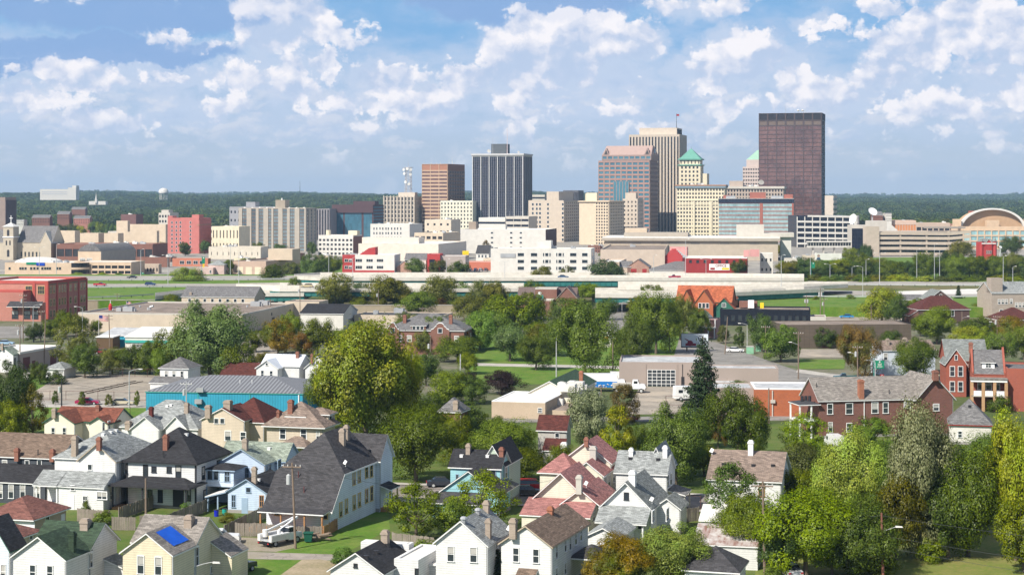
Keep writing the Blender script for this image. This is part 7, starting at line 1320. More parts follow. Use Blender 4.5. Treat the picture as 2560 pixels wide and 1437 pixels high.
# ---------------------------------------------------------------- trees, each at its own foot
T=tree
guard('guard rail along the grass bank right of the red brick building',3.75,[(213,722),(470,719)]);guard('guard rail low on the grass bank above the retaining wall',3.75,[(213,748),(300,745),(385,740)])
guard('guard rail beyond the red car on the motorway',3.75,[(213,703),(560,701),(740,700)]);guard('long guard rail on the right motorway bank',3.6,[(1930,713),(2560,717)]);guard('lower guard rail in front of the right motorway',3.6,[(1880,744),(2240,746),(2480,745)])
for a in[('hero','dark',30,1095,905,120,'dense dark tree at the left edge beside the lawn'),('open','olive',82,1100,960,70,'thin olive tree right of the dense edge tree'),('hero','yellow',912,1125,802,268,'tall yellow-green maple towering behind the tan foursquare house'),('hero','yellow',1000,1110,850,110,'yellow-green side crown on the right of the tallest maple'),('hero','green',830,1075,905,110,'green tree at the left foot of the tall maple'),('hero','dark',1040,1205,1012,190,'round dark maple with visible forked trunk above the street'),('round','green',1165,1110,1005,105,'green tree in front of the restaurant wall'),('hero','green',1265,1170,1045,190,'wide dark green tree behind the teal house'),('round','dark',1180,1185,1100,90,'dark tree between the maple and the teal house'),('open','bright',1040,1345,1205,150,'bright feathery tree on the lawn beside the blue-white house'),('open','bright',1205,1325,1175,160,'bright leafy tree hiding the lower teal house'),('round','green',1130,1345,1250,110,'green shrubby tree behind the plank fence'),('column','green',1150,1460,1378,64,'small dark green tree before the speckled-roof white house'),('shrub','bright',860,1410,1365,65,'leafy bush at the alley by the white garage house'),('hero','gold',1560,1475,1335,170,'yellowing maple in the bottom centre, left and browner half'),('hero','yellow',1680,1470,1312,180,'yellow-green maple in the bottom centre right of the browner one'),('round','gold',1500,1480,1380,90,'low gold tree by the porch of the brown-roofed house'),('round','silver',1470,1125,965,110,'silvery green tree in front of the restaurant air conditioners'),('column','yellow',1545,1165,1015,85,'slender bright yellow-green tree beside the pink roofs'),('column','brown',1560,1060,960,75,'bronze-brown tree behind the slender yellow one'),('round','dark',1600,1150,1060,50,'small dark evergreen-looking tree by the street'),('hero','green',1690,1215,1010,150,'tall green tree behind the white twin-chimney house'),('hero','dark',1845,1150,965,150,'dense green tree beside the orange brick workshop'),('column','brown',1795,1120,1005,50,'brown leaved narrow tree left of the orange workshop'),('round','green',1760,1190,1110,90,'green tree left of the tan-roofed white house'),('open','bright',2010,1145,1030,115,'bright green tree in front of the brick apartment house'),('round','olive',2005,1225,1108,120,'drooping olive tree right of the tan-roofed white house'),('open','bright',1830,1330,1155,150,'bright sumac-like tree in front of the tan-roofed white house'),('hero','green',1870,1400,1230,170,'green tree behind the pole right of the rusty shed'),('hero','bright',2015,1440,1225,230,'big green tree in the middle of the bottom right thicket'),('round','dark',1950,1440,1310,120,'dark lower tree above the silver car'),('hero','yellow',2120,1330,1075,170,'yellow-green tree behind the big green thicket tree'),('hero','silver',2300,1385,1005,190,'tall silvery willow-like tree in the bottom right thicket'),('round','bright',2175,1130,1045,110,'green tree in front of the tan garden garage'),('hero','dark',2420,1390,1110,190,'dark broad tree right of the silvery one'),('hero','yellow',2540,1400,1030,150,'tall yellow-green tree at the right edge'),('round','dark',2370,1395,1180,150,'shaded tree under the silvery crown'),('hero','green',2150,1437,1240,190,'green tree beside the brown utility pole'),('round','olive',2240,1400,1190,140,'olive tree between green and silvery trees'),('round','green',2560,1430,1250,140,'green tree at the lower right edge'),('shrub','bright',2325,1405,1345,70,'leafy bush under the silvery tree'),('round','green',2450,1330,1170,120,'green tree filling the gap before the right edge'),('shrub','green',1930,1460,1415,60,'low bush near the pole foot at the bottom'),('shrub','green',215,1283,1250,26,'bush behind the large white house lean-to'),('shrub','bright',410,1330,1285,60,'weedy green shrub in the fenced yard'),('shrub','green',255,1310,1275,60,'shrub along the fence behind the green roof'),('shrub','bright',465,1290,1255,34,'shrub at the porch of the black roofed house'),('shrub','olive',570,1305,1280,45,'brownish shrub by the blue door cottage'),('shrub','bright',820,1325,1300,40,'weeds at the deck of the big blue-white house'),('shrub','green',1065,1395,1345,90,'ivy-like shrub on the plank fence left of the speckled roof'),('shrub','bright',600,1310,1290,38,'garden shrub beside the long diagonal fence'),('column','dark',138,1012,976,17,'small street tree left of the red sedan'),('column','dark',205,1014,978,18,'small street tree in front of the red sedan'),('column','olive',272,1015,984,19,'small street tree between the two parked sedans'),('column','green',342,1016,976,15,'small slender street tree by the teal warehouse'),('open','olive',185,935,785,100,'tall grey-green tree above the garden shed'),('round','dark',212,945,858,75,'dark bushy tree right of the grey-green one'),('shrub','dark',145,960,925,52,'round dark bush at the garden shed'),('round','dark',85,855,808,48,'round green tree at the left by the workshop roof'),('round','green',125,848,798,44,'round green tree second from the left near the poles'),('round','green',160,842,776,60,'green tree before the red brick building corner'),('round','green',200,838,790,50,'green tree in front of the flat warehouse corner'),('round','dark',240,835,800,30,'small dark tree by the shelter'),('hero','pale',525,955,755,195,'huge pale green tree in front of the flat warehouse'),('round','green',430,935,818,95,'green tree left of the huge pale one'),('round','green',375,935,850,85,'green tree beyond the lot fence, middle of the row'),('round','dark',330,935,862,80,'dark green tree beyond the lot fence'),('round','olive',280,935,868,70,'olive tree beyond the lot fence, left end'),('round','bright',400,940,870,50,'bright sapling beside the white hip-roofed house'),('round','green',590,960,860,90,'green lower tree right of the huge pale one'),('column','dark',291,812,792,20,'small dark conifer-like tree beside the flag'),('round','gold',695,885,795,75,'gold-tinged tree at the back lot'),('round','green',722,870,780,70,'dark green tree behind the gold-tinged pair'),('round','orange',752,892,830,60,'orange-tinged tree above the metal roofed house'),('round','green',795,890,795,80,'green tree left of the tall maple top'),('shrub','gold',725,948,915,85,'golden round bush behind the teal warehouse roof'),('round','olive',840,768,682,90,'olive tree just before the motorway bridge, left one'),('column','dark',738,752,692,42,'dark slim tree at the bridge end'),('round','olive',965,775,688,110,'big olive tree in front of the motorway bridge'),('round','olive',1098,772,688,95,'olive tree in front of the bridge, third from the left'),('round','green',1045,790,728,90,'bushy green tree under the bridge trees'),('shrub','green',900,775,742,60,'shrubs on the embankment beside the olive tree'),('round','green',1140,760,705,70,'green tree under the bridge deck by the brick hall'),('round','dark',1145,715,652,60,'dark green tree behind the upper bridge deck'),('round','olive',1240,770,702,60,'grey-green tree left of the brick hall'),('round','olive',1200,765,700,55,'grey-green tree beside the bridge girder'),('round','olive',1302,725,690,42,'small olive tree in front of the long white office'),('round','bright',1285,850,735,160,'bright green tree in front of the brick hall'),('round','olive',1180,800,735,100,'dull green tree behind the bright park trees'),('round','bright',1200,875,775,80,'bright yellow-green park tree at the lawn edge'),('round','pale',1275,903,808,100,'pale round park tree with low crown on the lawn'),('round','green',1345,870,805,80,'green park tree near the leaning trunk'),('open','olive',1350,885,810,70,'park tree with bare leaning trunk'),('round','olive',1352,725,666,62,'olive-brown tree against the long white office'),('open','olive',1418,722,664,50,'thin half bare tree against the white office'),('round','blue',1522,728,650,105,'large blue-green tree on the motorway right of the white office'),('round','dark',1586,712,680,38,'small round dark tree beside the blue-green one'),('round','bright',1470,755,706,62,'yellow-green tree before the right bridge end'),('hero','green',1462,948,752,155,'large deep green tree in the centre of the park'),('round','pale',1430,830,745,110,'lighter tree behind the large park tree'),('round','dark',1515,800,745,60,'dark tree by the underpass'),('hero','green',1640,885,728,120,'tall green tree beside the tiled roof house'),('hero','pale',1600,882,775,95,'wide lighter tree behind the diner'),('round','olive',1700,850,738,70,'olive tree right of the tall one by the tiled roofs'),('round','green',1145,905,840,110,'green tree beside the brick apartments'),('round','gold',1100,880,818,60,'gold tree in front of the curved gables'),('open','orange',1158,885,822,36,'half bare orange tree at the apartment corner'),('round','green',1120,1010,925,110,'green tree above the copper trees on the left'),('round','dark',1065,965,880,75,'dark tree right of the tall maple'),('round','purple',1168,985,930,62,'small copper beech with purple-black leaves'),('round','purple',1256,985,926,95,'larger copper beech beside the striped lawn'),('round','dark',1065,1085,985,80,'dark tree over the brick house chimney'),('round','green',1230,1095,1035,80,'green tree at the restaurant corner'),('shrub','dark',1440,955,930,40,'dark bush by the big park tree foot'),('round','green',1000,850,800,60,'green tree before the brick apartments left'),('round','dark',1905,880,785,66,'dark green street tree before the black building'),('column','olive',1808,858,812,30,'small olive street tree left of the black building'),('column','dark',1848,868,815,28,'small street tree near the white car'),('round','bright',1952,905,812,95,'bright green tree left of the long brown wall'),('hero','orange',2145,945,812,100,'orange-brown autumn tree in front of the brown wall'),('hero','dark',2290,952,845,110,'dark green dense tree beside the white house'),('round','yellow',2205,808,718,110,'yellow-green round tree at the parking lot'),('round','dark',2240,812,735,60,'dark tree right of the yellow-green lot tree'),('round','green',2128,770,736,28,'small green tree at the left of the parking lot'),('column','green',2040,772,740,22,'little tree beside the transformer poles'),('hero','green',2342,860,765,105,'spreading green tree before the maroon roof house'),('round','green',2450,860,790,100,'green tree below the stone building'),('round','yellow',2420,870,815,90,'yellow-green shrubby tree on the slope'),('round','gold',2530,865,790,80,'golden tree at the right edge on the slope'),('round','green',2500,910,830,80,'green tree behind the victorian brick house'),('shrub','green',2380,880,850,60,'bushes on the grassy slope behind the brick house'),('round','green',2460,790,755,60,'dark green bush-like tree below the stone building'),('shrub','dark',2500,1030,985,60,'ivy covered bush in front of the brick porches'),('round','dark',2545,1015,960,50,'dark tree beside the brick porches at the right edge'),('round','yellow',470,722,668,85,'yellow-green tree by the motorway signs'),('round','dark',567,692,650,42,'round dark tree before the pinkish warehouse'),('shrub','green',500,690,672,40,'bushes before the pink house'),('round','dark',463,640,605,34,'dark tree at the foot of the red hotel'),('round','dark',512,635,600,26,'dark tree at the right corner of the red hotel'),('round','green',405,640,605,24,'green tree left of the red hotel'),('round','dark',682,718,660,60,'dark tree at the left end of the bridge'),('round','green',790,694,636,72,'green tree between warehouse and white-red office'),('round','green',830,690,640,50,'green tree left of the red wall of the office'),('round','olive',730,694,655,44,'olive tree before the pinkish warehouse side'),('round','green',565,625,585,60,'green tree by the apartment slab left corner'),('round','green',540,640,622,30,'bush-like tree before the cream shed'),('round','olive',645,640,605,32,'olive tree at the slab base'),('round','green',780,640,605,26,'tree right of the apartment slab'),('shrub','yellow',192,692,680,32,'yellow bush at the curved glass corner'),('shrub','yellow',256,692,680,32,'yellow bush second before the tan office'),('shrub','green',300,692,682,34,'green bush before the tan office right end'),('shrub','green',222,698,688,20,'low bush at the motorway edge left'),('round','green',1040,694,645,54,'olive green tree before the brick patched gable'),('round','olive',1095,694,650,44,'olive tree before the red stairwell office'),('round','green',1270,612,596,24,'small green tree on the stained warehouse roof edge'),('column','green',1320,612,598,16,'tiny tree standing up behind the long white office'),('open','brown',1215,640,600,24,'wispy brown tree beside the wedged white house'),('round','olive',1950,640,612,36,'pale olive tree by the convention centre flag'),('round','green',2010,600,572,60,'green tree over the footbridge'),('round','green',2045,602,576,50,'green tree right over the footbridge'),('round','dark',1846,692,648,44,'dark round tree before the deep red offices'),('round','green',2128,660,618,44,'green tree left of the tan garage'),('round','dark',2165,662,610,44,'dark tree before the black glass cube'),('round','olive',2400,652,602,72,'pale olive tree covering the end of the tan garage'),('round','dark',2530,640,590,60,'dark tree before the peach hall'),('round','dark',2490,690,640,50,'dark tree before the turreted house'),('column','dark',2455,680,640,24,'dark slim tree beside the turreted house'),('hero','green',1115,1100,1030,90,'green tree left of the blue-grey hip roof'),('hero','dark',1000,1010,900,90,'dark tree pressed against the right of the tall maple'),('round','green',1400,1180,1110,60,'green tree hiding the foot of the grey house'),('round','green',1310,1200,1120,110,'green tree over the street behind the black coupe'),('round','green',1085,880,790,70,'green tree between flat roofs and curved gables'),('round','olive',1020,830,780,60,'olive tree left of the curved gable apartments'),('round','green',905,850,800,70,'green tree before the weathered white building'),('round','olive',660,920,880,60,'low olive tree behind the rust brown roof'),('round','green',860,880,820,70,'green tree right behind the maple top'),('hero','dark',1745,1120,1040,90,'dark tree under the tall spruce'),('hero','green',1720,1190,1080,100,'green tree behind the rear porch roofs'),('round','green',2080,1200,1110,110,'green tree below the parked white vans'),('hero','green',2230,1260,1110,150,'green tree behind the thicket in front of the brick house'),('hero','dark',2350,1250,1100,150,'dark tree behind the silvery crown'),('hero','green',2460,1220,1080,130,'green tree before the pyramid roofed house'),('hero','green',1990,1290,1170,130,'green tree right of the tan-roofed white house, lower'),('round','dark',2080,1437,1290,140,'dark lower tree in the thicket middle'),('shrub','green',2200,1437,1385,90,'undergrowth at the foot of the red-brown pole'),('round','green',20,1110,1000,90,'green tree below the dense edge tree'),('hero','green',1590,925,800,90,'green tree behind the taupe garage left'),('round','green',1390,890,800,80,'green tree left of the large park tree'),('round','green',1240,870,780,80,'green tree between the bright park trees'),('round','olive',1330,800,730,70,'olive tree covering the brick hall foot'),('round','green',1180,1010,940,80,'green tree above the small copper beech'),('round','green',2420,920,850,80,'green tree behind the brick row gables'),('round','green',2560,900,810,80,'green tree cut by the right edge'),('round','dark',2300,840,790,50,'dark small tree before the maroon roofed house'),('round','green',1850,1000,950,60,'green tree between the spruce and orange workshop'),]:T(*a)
for a in[('hero','green',1130,1165,1030,105,'green tree hiding the wall of the brick hip-roofed house'),('round','green',1020,880,815,70,'green tree covering the left gable of the brick apartments'),('round','olive',1062,885,822,56,'olive tree before the apartment dormer'),('round','green',1330,760,700,60,'green tree before the long bridge, right of the thin ones'),('round','olive',1010,765,715,50,'olive tree between the two big bridge trees'),('round','dark',900,762,705,50,'dark tree between the left bridge trees'),('round','green',1630,770,712,60,'green tree before the right bridge deck'),('round','olive',1590,790,740,50,'olive tree at the underpass road'),('hero','green',1340,925,840,90,'green tree beside the lawn lane'),('round','green',1170,935,880,60,'green tree left of the lane on the lawn'),('round','green',1560,900,820,70,'green tree at the taupe garage corner'),('hero','green',1745,850,770,70,'green tree in front of the columned porches'),('round','olive',1725,820,755,50,'olive tree screening the tiled gables'),('round','dark',2065,870,815,60,'dark tree before the long brown wall, left'),('round','green',2225,880,825,60,'green tree at the right end of the brown wall'),('round','green',2290,790,745,50,'green tree left of the maroon roof'),('shrub','olive',560,772,740,60,'bush clump on the bank by the long hall'),('round','green',430,775,735,50,'green tree left of the long grey roofed hall'),('round','green',640,880,825,60,'green tree at the flat warehouse side'),('round','dark',100,960,905,50,'dark tree beside the garden shed left'),('round','green',1480,1040,985,50,'green tree right of the restaurant ducts')]:T(*a)
T('pine','spruce',1758,1085,832,150,'tall dark spruce beside the taupe garage');T('pine','spruce',1245,1475,1368,100,'young pine with spreading boughs in front of the bottom centre houses');T('pine','spruce',2396,768,710,34,'small spruce beside the brown gabled house')
R_=random.Random(3);n_=27
ordn=['first','second','third','fourth','fifth','sixth','seventh','eighth','ninth','tenth','eleventh','twelfth','thirteenth','fourteenth','fifteenth','sixteenth','seventeenth','eighteenth','nineteenth','twentieth','twenty-first','twenty-second','twenty-third','twenty-fourth','twenty-fifth','twenty-sixth','twenty-seventh']
for i in range(n_):
 px=1975+i*23.5+R_.uniform(-7,7);T('round' if i%3 else 'hero',R_.choice(['dark','green','green','dark','olive']),px,696+R_.uniform(-4,3),628+R_.uniform(0,26),R_.uniform(50,74),'%s tree from the left in the row beyond the right motorway'%ordn[i],'trees beyond the right motorway')
for i in range(20):
 px=1940+i*32+R_.uniform(-8,8);T('shrub',R_.choice(['green','bright','olive','yellow']),px,708+R_.uniform(-2,2),683+R_.uniform(0,8),R_.uniform(40,60),'%s bush from the left along the right motorway verge'%ordn[i],'bushes along the right motorway',zb=2.5)
for i in range(16):
 px=150+i*21+R_.uniform(-7,7);T('far',R_.choice(['dark','green','green','yellow']),px,590+R_.uniform(-6,4),552+R_.uniform(0,14),R_.uniform(26,40),'%s tree from the left behind the sandstone civic blocks'%ordn[i],'trees behind the civic blocks')
for i in range(22):
 px=2090+i*22+R_.uniform(-9,9);T('far',R_.choice(['dark','green','olive','bright']),px,582+R_.uniform(-8,3),540+R_.uniform(0,14),R_.uniform(30,46),'%s tree from the left in the belt behind the garages and arena'%ordn[i],'trees behind the garages')
for i in range(14):
 px=1000+i*34+R_.uniform(-9,9);T('shrub',R_.choice(['olive','green','brown']),px,768+R_.uniform(-4,5),742+R_.uniform(0,8),R_.uniform(40,60),'%s scrub clump from the left on the bank below the bridge'%ordn[i],'scrub on the bank below the bridge',zb=1.0)
R_=random.Random(12)
for i in range(26):
 px=560+i*52+R_.uniform(-18,18);yb=R_.choice([612,628,645,664]);T('far',R_.choice(['dark','green','olive','green']),px,yb,yb-R_.uniform(14,22),R_.uniform(20,34),'%s tree from the left among the low blocks of the city belt'%ordn[i],'street trees in the city belt')
# ---------------------------------------------------------------- poles, lamps, signs
PW_,PS_=m_('pole_wood'),m_('pole_steel')
TOPS={}
def upole(label,px,yb,yt,lean=0.0,arms=1,tr=0,lamp=0,m=None,key=None,ang=10,steel=False):
 x,y=at(px,yb);h=(yb-yt)*y/F;r=thing('utility_pole',label,'utility pole',(x,y,0),rad(-ang));m=m or PW_;dx=lean*y/F
 b=MB();b.cyl((0,0,-.1),(dx,0,h),.17,.11,8);b.build('pole',m,r)
 for k in range(arms):z=h-.5-k*.9;b=MB();b.box(dx-1.15,dx+1.15,-.2,-.08,z-.07,z+.07);b.build('crossarm',m,r)
 if arms:
  im=MB();im.cyl((0,0,0),(0,0,.22),.06,.05,6);me=im.mesh('insulator',[m_('flat_white')])
  for q in(-1.05,-.5,.5,1.05):link('insulator',me,r,(dx+q,-.14,h-.43))
 for k in range(tr):b=MB();X=dx+(-.42 if k==0 else.42);b.cyl((X,-.1,h-2.6),(X,-.1,h-1.5),.27,.27,10);b.cyl((X,-.1,h-1.5),(X,-.1,h-1.35),.2,.08,8);b.build('transformer',PS_,r)
 if lamp:s_=lamp;b=MB();b.cyl((dx,0,h*.72),(dx+s_*1.6,0,h*.72+.6),.04,.035,6);b.build('lamp_arm',PS_,r);b=MB();b.hexa([(dx+s_*1.5,-.14,h*.72+.52),(dx+s_*2.3,-.14,h*.72+.55),(dx+s_*2.3,.14,h*.72+.55),(dx+s_*1.5,.14,h*.72+.52)],[(dx+s_*1.5,-.1,h*.72+.7),(dx+s_*2.2,-.1,h*.72+.66),(dx+s_*2.2,.1,h*.72+.66),(dx+s_*1.5,.1,h*.72+.7)]);b.build('lamp_head',m_('flat_white'),r)
 TOPS[key or label]=(x+dx,y,h-.3);return r
def slamp(label,px,yb,yt,s_=1,z=0.0,arm=2.2,r0=.13,double=False):
 x,y=at(px,yb,z);h=(yb-yt)*y/F;r=thing('street_lamp',label,'street lamp',(x,y,z));b=MB();b.cyl((0,0,0),(0,0,h),r0,r0*.55,8);b.build('pole',PS_,r)
 for q in((1,-1)if double else(s_,)):
  b=MB();P=(0,0,h)
  for k in range(1,5):t=k/4;N_=(q*arm*t,0,h+.5*math.sin(t*1.57));b.cyl(P,N_,.055,.05,5,cap=False);P=N_
  b.build('lamp_arm',PS_,r);b=MB();X=q*arm;b.hexa([(X-.3,-.15,h+.38),(X+.5,-.15,h+.38),(X+.5,.15,h+.38),(X-.3,.15,h+.38)],[(X-.3,-.1,h+.56),(X+.4,-.1,h+.52),(X+.4,.1,h+.52),(X-.3,.1,h+.56)]);b.build('lamp_head',m_('flat_white'),r)
 return r
upole('wooden pole with grey transformer standing beside the utility truck',739,1371,1156,-9,1,1,key='A');upole('wooden pole with lamp bracket in front of the black roofed house',365,1304,1195,-1,0,0,key='B')
upole('thin leaning pole before the pink roofed bungalow',1424,1300,1186,-4,1,0,key='C');upole('tall wooden pole right of the rusty shed',1912,1440,1203,-5,0,1,key='D',arms=1)if 0 else upole('tall wooden pole right of the rusty shed',1912,1440,1203,-5,1,0,key='D')
upole('red-brown pole with a white street light in the bottom right thicket',2208,1450,1281,-4,0,0,1,m=mat('redpole',(.20,.085,.06),.9),key='E');upole('wooden pole carrying transformer in front of the teal warehouse',466,1062,953,0,1,1,m=PS_,key='F')
upole('dark pole left of the parked red sedan',154,1033,948,0,0,1,m=m_('dark_trim'),key='G')
for(lb,px,yb,yt,ln,ar,tr,lp,k)in[('brown pole at the garage corner by the white workshop roof',110,918,785,4,0,0,0,'H'),('dark pole at the left end of the workshop',50,925,810,0,1,1,0,'I'),('pole in front of the red brick building awning',58,855,735,0,3,1,0,'J'),('pole before the red brick building, second from left',102,855,775,1,1,0,0,'K'),('pole by the flag and the teal office',275,890,785,-3,2,0,0,'L'),('pole standing on the flat warehouse edge left',293,775,733,0,1,0,0,'M'),('pole in front of the flat warehouse wall right',676,808,748,0,1,0,0,'N'),('pole with transformer beside the black gable building',750,812,712,0,0,1,0,'O'),('pole with many insulators beside the curved gables',1138,828,790,0,1,0,0,'P'),('pole in front of the olive bridge tree',946,782,724,0,0,1,0,'Q'),('pole with crossarm behind the brick apartments',1056,800,768,0,1,0,0,'R'),('pole with crossarms left of the brick hall',1160,800,742,0,2,0,0,'S'),('pale pole on the lawn edge left of the large park tree',1391,942,838,0,0,0,0,'T'),('pale pole beside the copper trees',1151,938,885,0,0,0,0,'U'),('dark pole right of the large park tree',1532,930,826,0,0,0,0,'V'),('pole with transformer above the tall maple',1076,915,845,0,0,1,0,'W'),('pole with transformer in the tree beside the diner',1674,882,795,0,1,1,0,'X'),('leaning dark pole right of the billboard',1812,885,792,7,0,0,0,'Y'),('pole near the green kiosk',1914,892,813,0,1,0,1,'Z'),('dark pole with crossarm at the road before the taupe annex',1996,948,828,0,1,0,-1,'a'),('pole with double transformers behind the black building',2016,800,738,0,1,2,0,'b'),('pole at the left of the parking lot',2051,797,720,0,2,2,0,'c'),('second pole at the left of the parking lot',2060,797,745,0,1,1,0,'d'),('pole beside the orange-brown tree',2144,950,863,0,1,1,-1,'e'),('pole in front of the yellow-green lot tree',2178,811,762,0,0,0,0,'f'),('pole in front of the dark lot tree',2236,811,768,0,2,1,0,'g'),('tall pole with three transformers before the right slope',2493,865,788,0,2,1,-1,'h'),('pole with street light near the maroon roof',2405,840,778,0,0,0,1,'i'),('pole behind the victorian brick roof',2478,862,795,0,1,1,0,'j'),('pale pole in front of the victorian brick row',2309,948,902,0,0,0,0,'k'),('dark pole rising before the orange workshop',1922,1058,970,0,0,0,0,'l'),('pole at the far side of the restaurant lot',1503,1000,962,0,1,1,0,'m')]:
 upole(lb,px,yb,yt,ln,ar,tr,lp,m=m_('flat_grey')if 'pale' in lb else None,key=k)
for(lb,px,yb,yt,s_,z)in[('street lamp beside the cream sedan',323,1020,928,1,0),('white lamp post in front of the red brick building',83,855,765,1,0),('lamp post by the flat warehouse corner',206,845,770,-1,0),('cobra street lamp at the bottom left yellow house',487,1490,1416,1,0),('tall motorway lamp right of the red-roofed hall',2157,742,668,-1,3.5),('lamp by the turn near the white house',2182,945,890,-1,0),('lamp post over the road before the orange tree',2188,950,905,-1,0),('street lamp before the brick porches',2318,962,942,1,0),('lamp at the underpass',1555,800,756,1,0),('lamp beside the spruce street',1868,880,812,-1,0)]:slamp(lb,px,yb,yt,s_,z)
MASTS=[(98,690,620),(141,690,612),(352,695,625),(420,716,640),(576,690,615),(597,712,632),(822,700,615),(882,735,645),(1116,704,650),(1262,718,655),(1714,716,600),(1634,700,640),(1765,700,650),(1953,742,640),(2026,700,630),(2075,705,662),(2199,712,634),(2292,700,625),(2336,700,612),(2349,697,626),(2508,716,642),(2532,716,668),(2130,700,668),(2165,705,650)]
for i,(px,yb,yt)in enumerate(sorted(MASTS)):slamp('%s slender motorway lighting mast from the left'%ordn[i],px,yb,yt,1,3.0,1.2 if i%3 else 2.4,.16,double=(i%3==0))['group']='motorway lighting masts'
def wire(label,a,b,sag=1.0,r=.022,m=None):
 A,B=Vector(a),Vector(b);t=thing('power_line',label,'power line',a);mb=MB();n=12;P=Vector((0,0,0))
 for i in range(1,n+1):s=i/n;q=(B-A)*s;q.z-=sag*4*s*(1-s);mb.cyl(P,q,r,r,4,cap=False);P=q
 mb.build('wire',m or m_('dark_trim'),t)
CAB=mat('cable_grey',(.06,.065,.065),.9)
for(lb,a,b,s)in[('wire from the lamp bracket pole to the transformer pole','B','A',1.2),('wire running left from the lamp bracket pole','B',None,1),('wire from the transformer pole toward the pink bungalow pole','A','C',2.2),('wire from the bungalow pole to the rusty shed pole','C','D',2.0),('wire from the rusty shed pole to the red-brown pole','D','E',1.2),('wire from the park edge pole to the pole right of the park tree','T','V',1.0),('wire from the annex pole to the kiosk pole','a','Z',.8),('wire from the annex pole to the orange tree pole','a','e',1.2),('wire between the parking lot poles','c','g',1.0),('wire from the teal warehouse pole to the dark pole','F','G',1.5),('wire from the kiosk pole to the diner tree pole','Z','X',1.5)]:
 A=TOPS[a];B=TOPS[b]if b else(A[0]-60,A[1]-8,A[2]);wire(lb,A,B,s,.022,CAB)
for k,dz in enumerate((0,-2.2,-3.4)):A=TOPS['E'];wire('%s cable sagging right from the red-brown pole'%('upper','middle','lower')[k],(A[0],A[1],A[2]+dz),(A[0]+62,A[1]-14-6*k,A[2]+dz-2.2),1.5,.022,CAB)
PLK={}
def fence(label,a,b_,h=1.7,pw=.3,m='fence_wood',name='wooden_fence'):
 P,Q=at(*a),at(*b_);L=math.hypot(Q[0]-P[0],Q[1]-P[1]);r=thing(name,label,'fence',(*P,0),math.atan2(Q[1]-P[1],Q[0]-P[0]));n=int(L/pw);R=random.Random(int(a[0]))
 if(h,pw,m)not in PLK:
  k=MB();k.hexa([(0,-.012,.04),(pw*.9,-.012,.04),(pw*.9,.012,.04),(0,.012,.04)],[(0,-.012,h),(pw*.9,-.012,h),(pw*.9,.012,h),(0,.012,h)]);PLK[(h,pw,m)]=k.mesh('plank',[m_(m)])
 for i in range(n):o=link('plank',PLK[(h,pw,m)],r,(i*pw,R.uniform(-.01,.01),R.uniform(-.05,.03)));o.rotation_euler=(R.uniform(-.02,.02),R.uniform(-.02,.02),0)
 for z in(.4,h-.35):b=MB();b.box(0,L,.02,.09,z-.05,z+.05);b.build('rail',m_(m),r)
 for i in range(int(L/2.4)+1):b=MB();b.box(i*2.4-.05,i*2.4+.05,.02,.12,0,h+.05);b.build('post',m_(m),r)
fence('weathered plank fence behind the green roofed house',(193,1303),(277,1309));fence('pale weathered plank fence in front of the black roofed house yard',(280,1325),(341,1325));fence('short plank fence beside the lamp bracket pole',(350,1322),(393,1320))
fence('diagonal plank fence in front of the large white house',(298,1300),(386,1268));fence('diagonal plank fence below the black roofed house porch',(395,1328),(520,1277));fence('long diagonal plank fence beside the blue door cottage',(562,1346),(668,1292));fence('plank fence behind the white pickup',(588,1340),(671,1341));fence('plank fence under the deck left of the truck',(668,1342),(730,1342),1.6);fence('plank fence between the truck and the green bin',(738,1345),(810,1345),1.5)
fence('reddish fence at the corner of the big blue-white house',(810,1345),(862,1312),1.5,m='raw_wood');fence('tall dark plank fence across the lawn behind the chimney',(980,1372),(1088,1385),2.0);fence('dark plank fence right of the steep grey gable house',(1676,1310),(1752,1300),1.8)
def linkfence(label,pts):
 P=[at(*p)for p in pts];r=thing('wire_fence',label,'fence',(*P[0],0));pm=MB();pm.cyl((0,0,0),(0,0,1.9),.05,.05,6);me=pm.mesh('fence_post',[m_('rust_door')]);rb=MB()
 for a,b in zip(P[:-1],P[1:]):
  L=math.hypot(b[0]-a[0],b[1]-a[1]);n=max(1,int(L/3));A=(a[0]-P[0][0],a[1]-P[0][1]);B=(b[0]-P[0][0],b[1]-P[0][1])
  for i in range(n+1):link('fence_post',me,r,(A[0]+(B[0]-A[0])*i/n,A[1]+(B[1]-A[1])*i/n,0))
  for z in(.1,1.85):rb.cyl((*A,z),(*B,z),.03,.03,4)
 rb.build('rail',m_('rust_door'),r)
linkfence('rusty wire fence along the street side of the parking lot',[(85,999),(365,1001)]);linkfence('wire fence at the back of the parking lot',[(150,940),(400,942)]);linkfence('wire fence on the lawn behind the rust red cottage',[(240,1040),(368,1041)]);linkfence('dark iron railing beside the street below the twin-chimney house',[(1692,1272),(1752,1274)]);linkfence('wire fence before the restaurant lot',[(1665,1012),(1720,1014)])
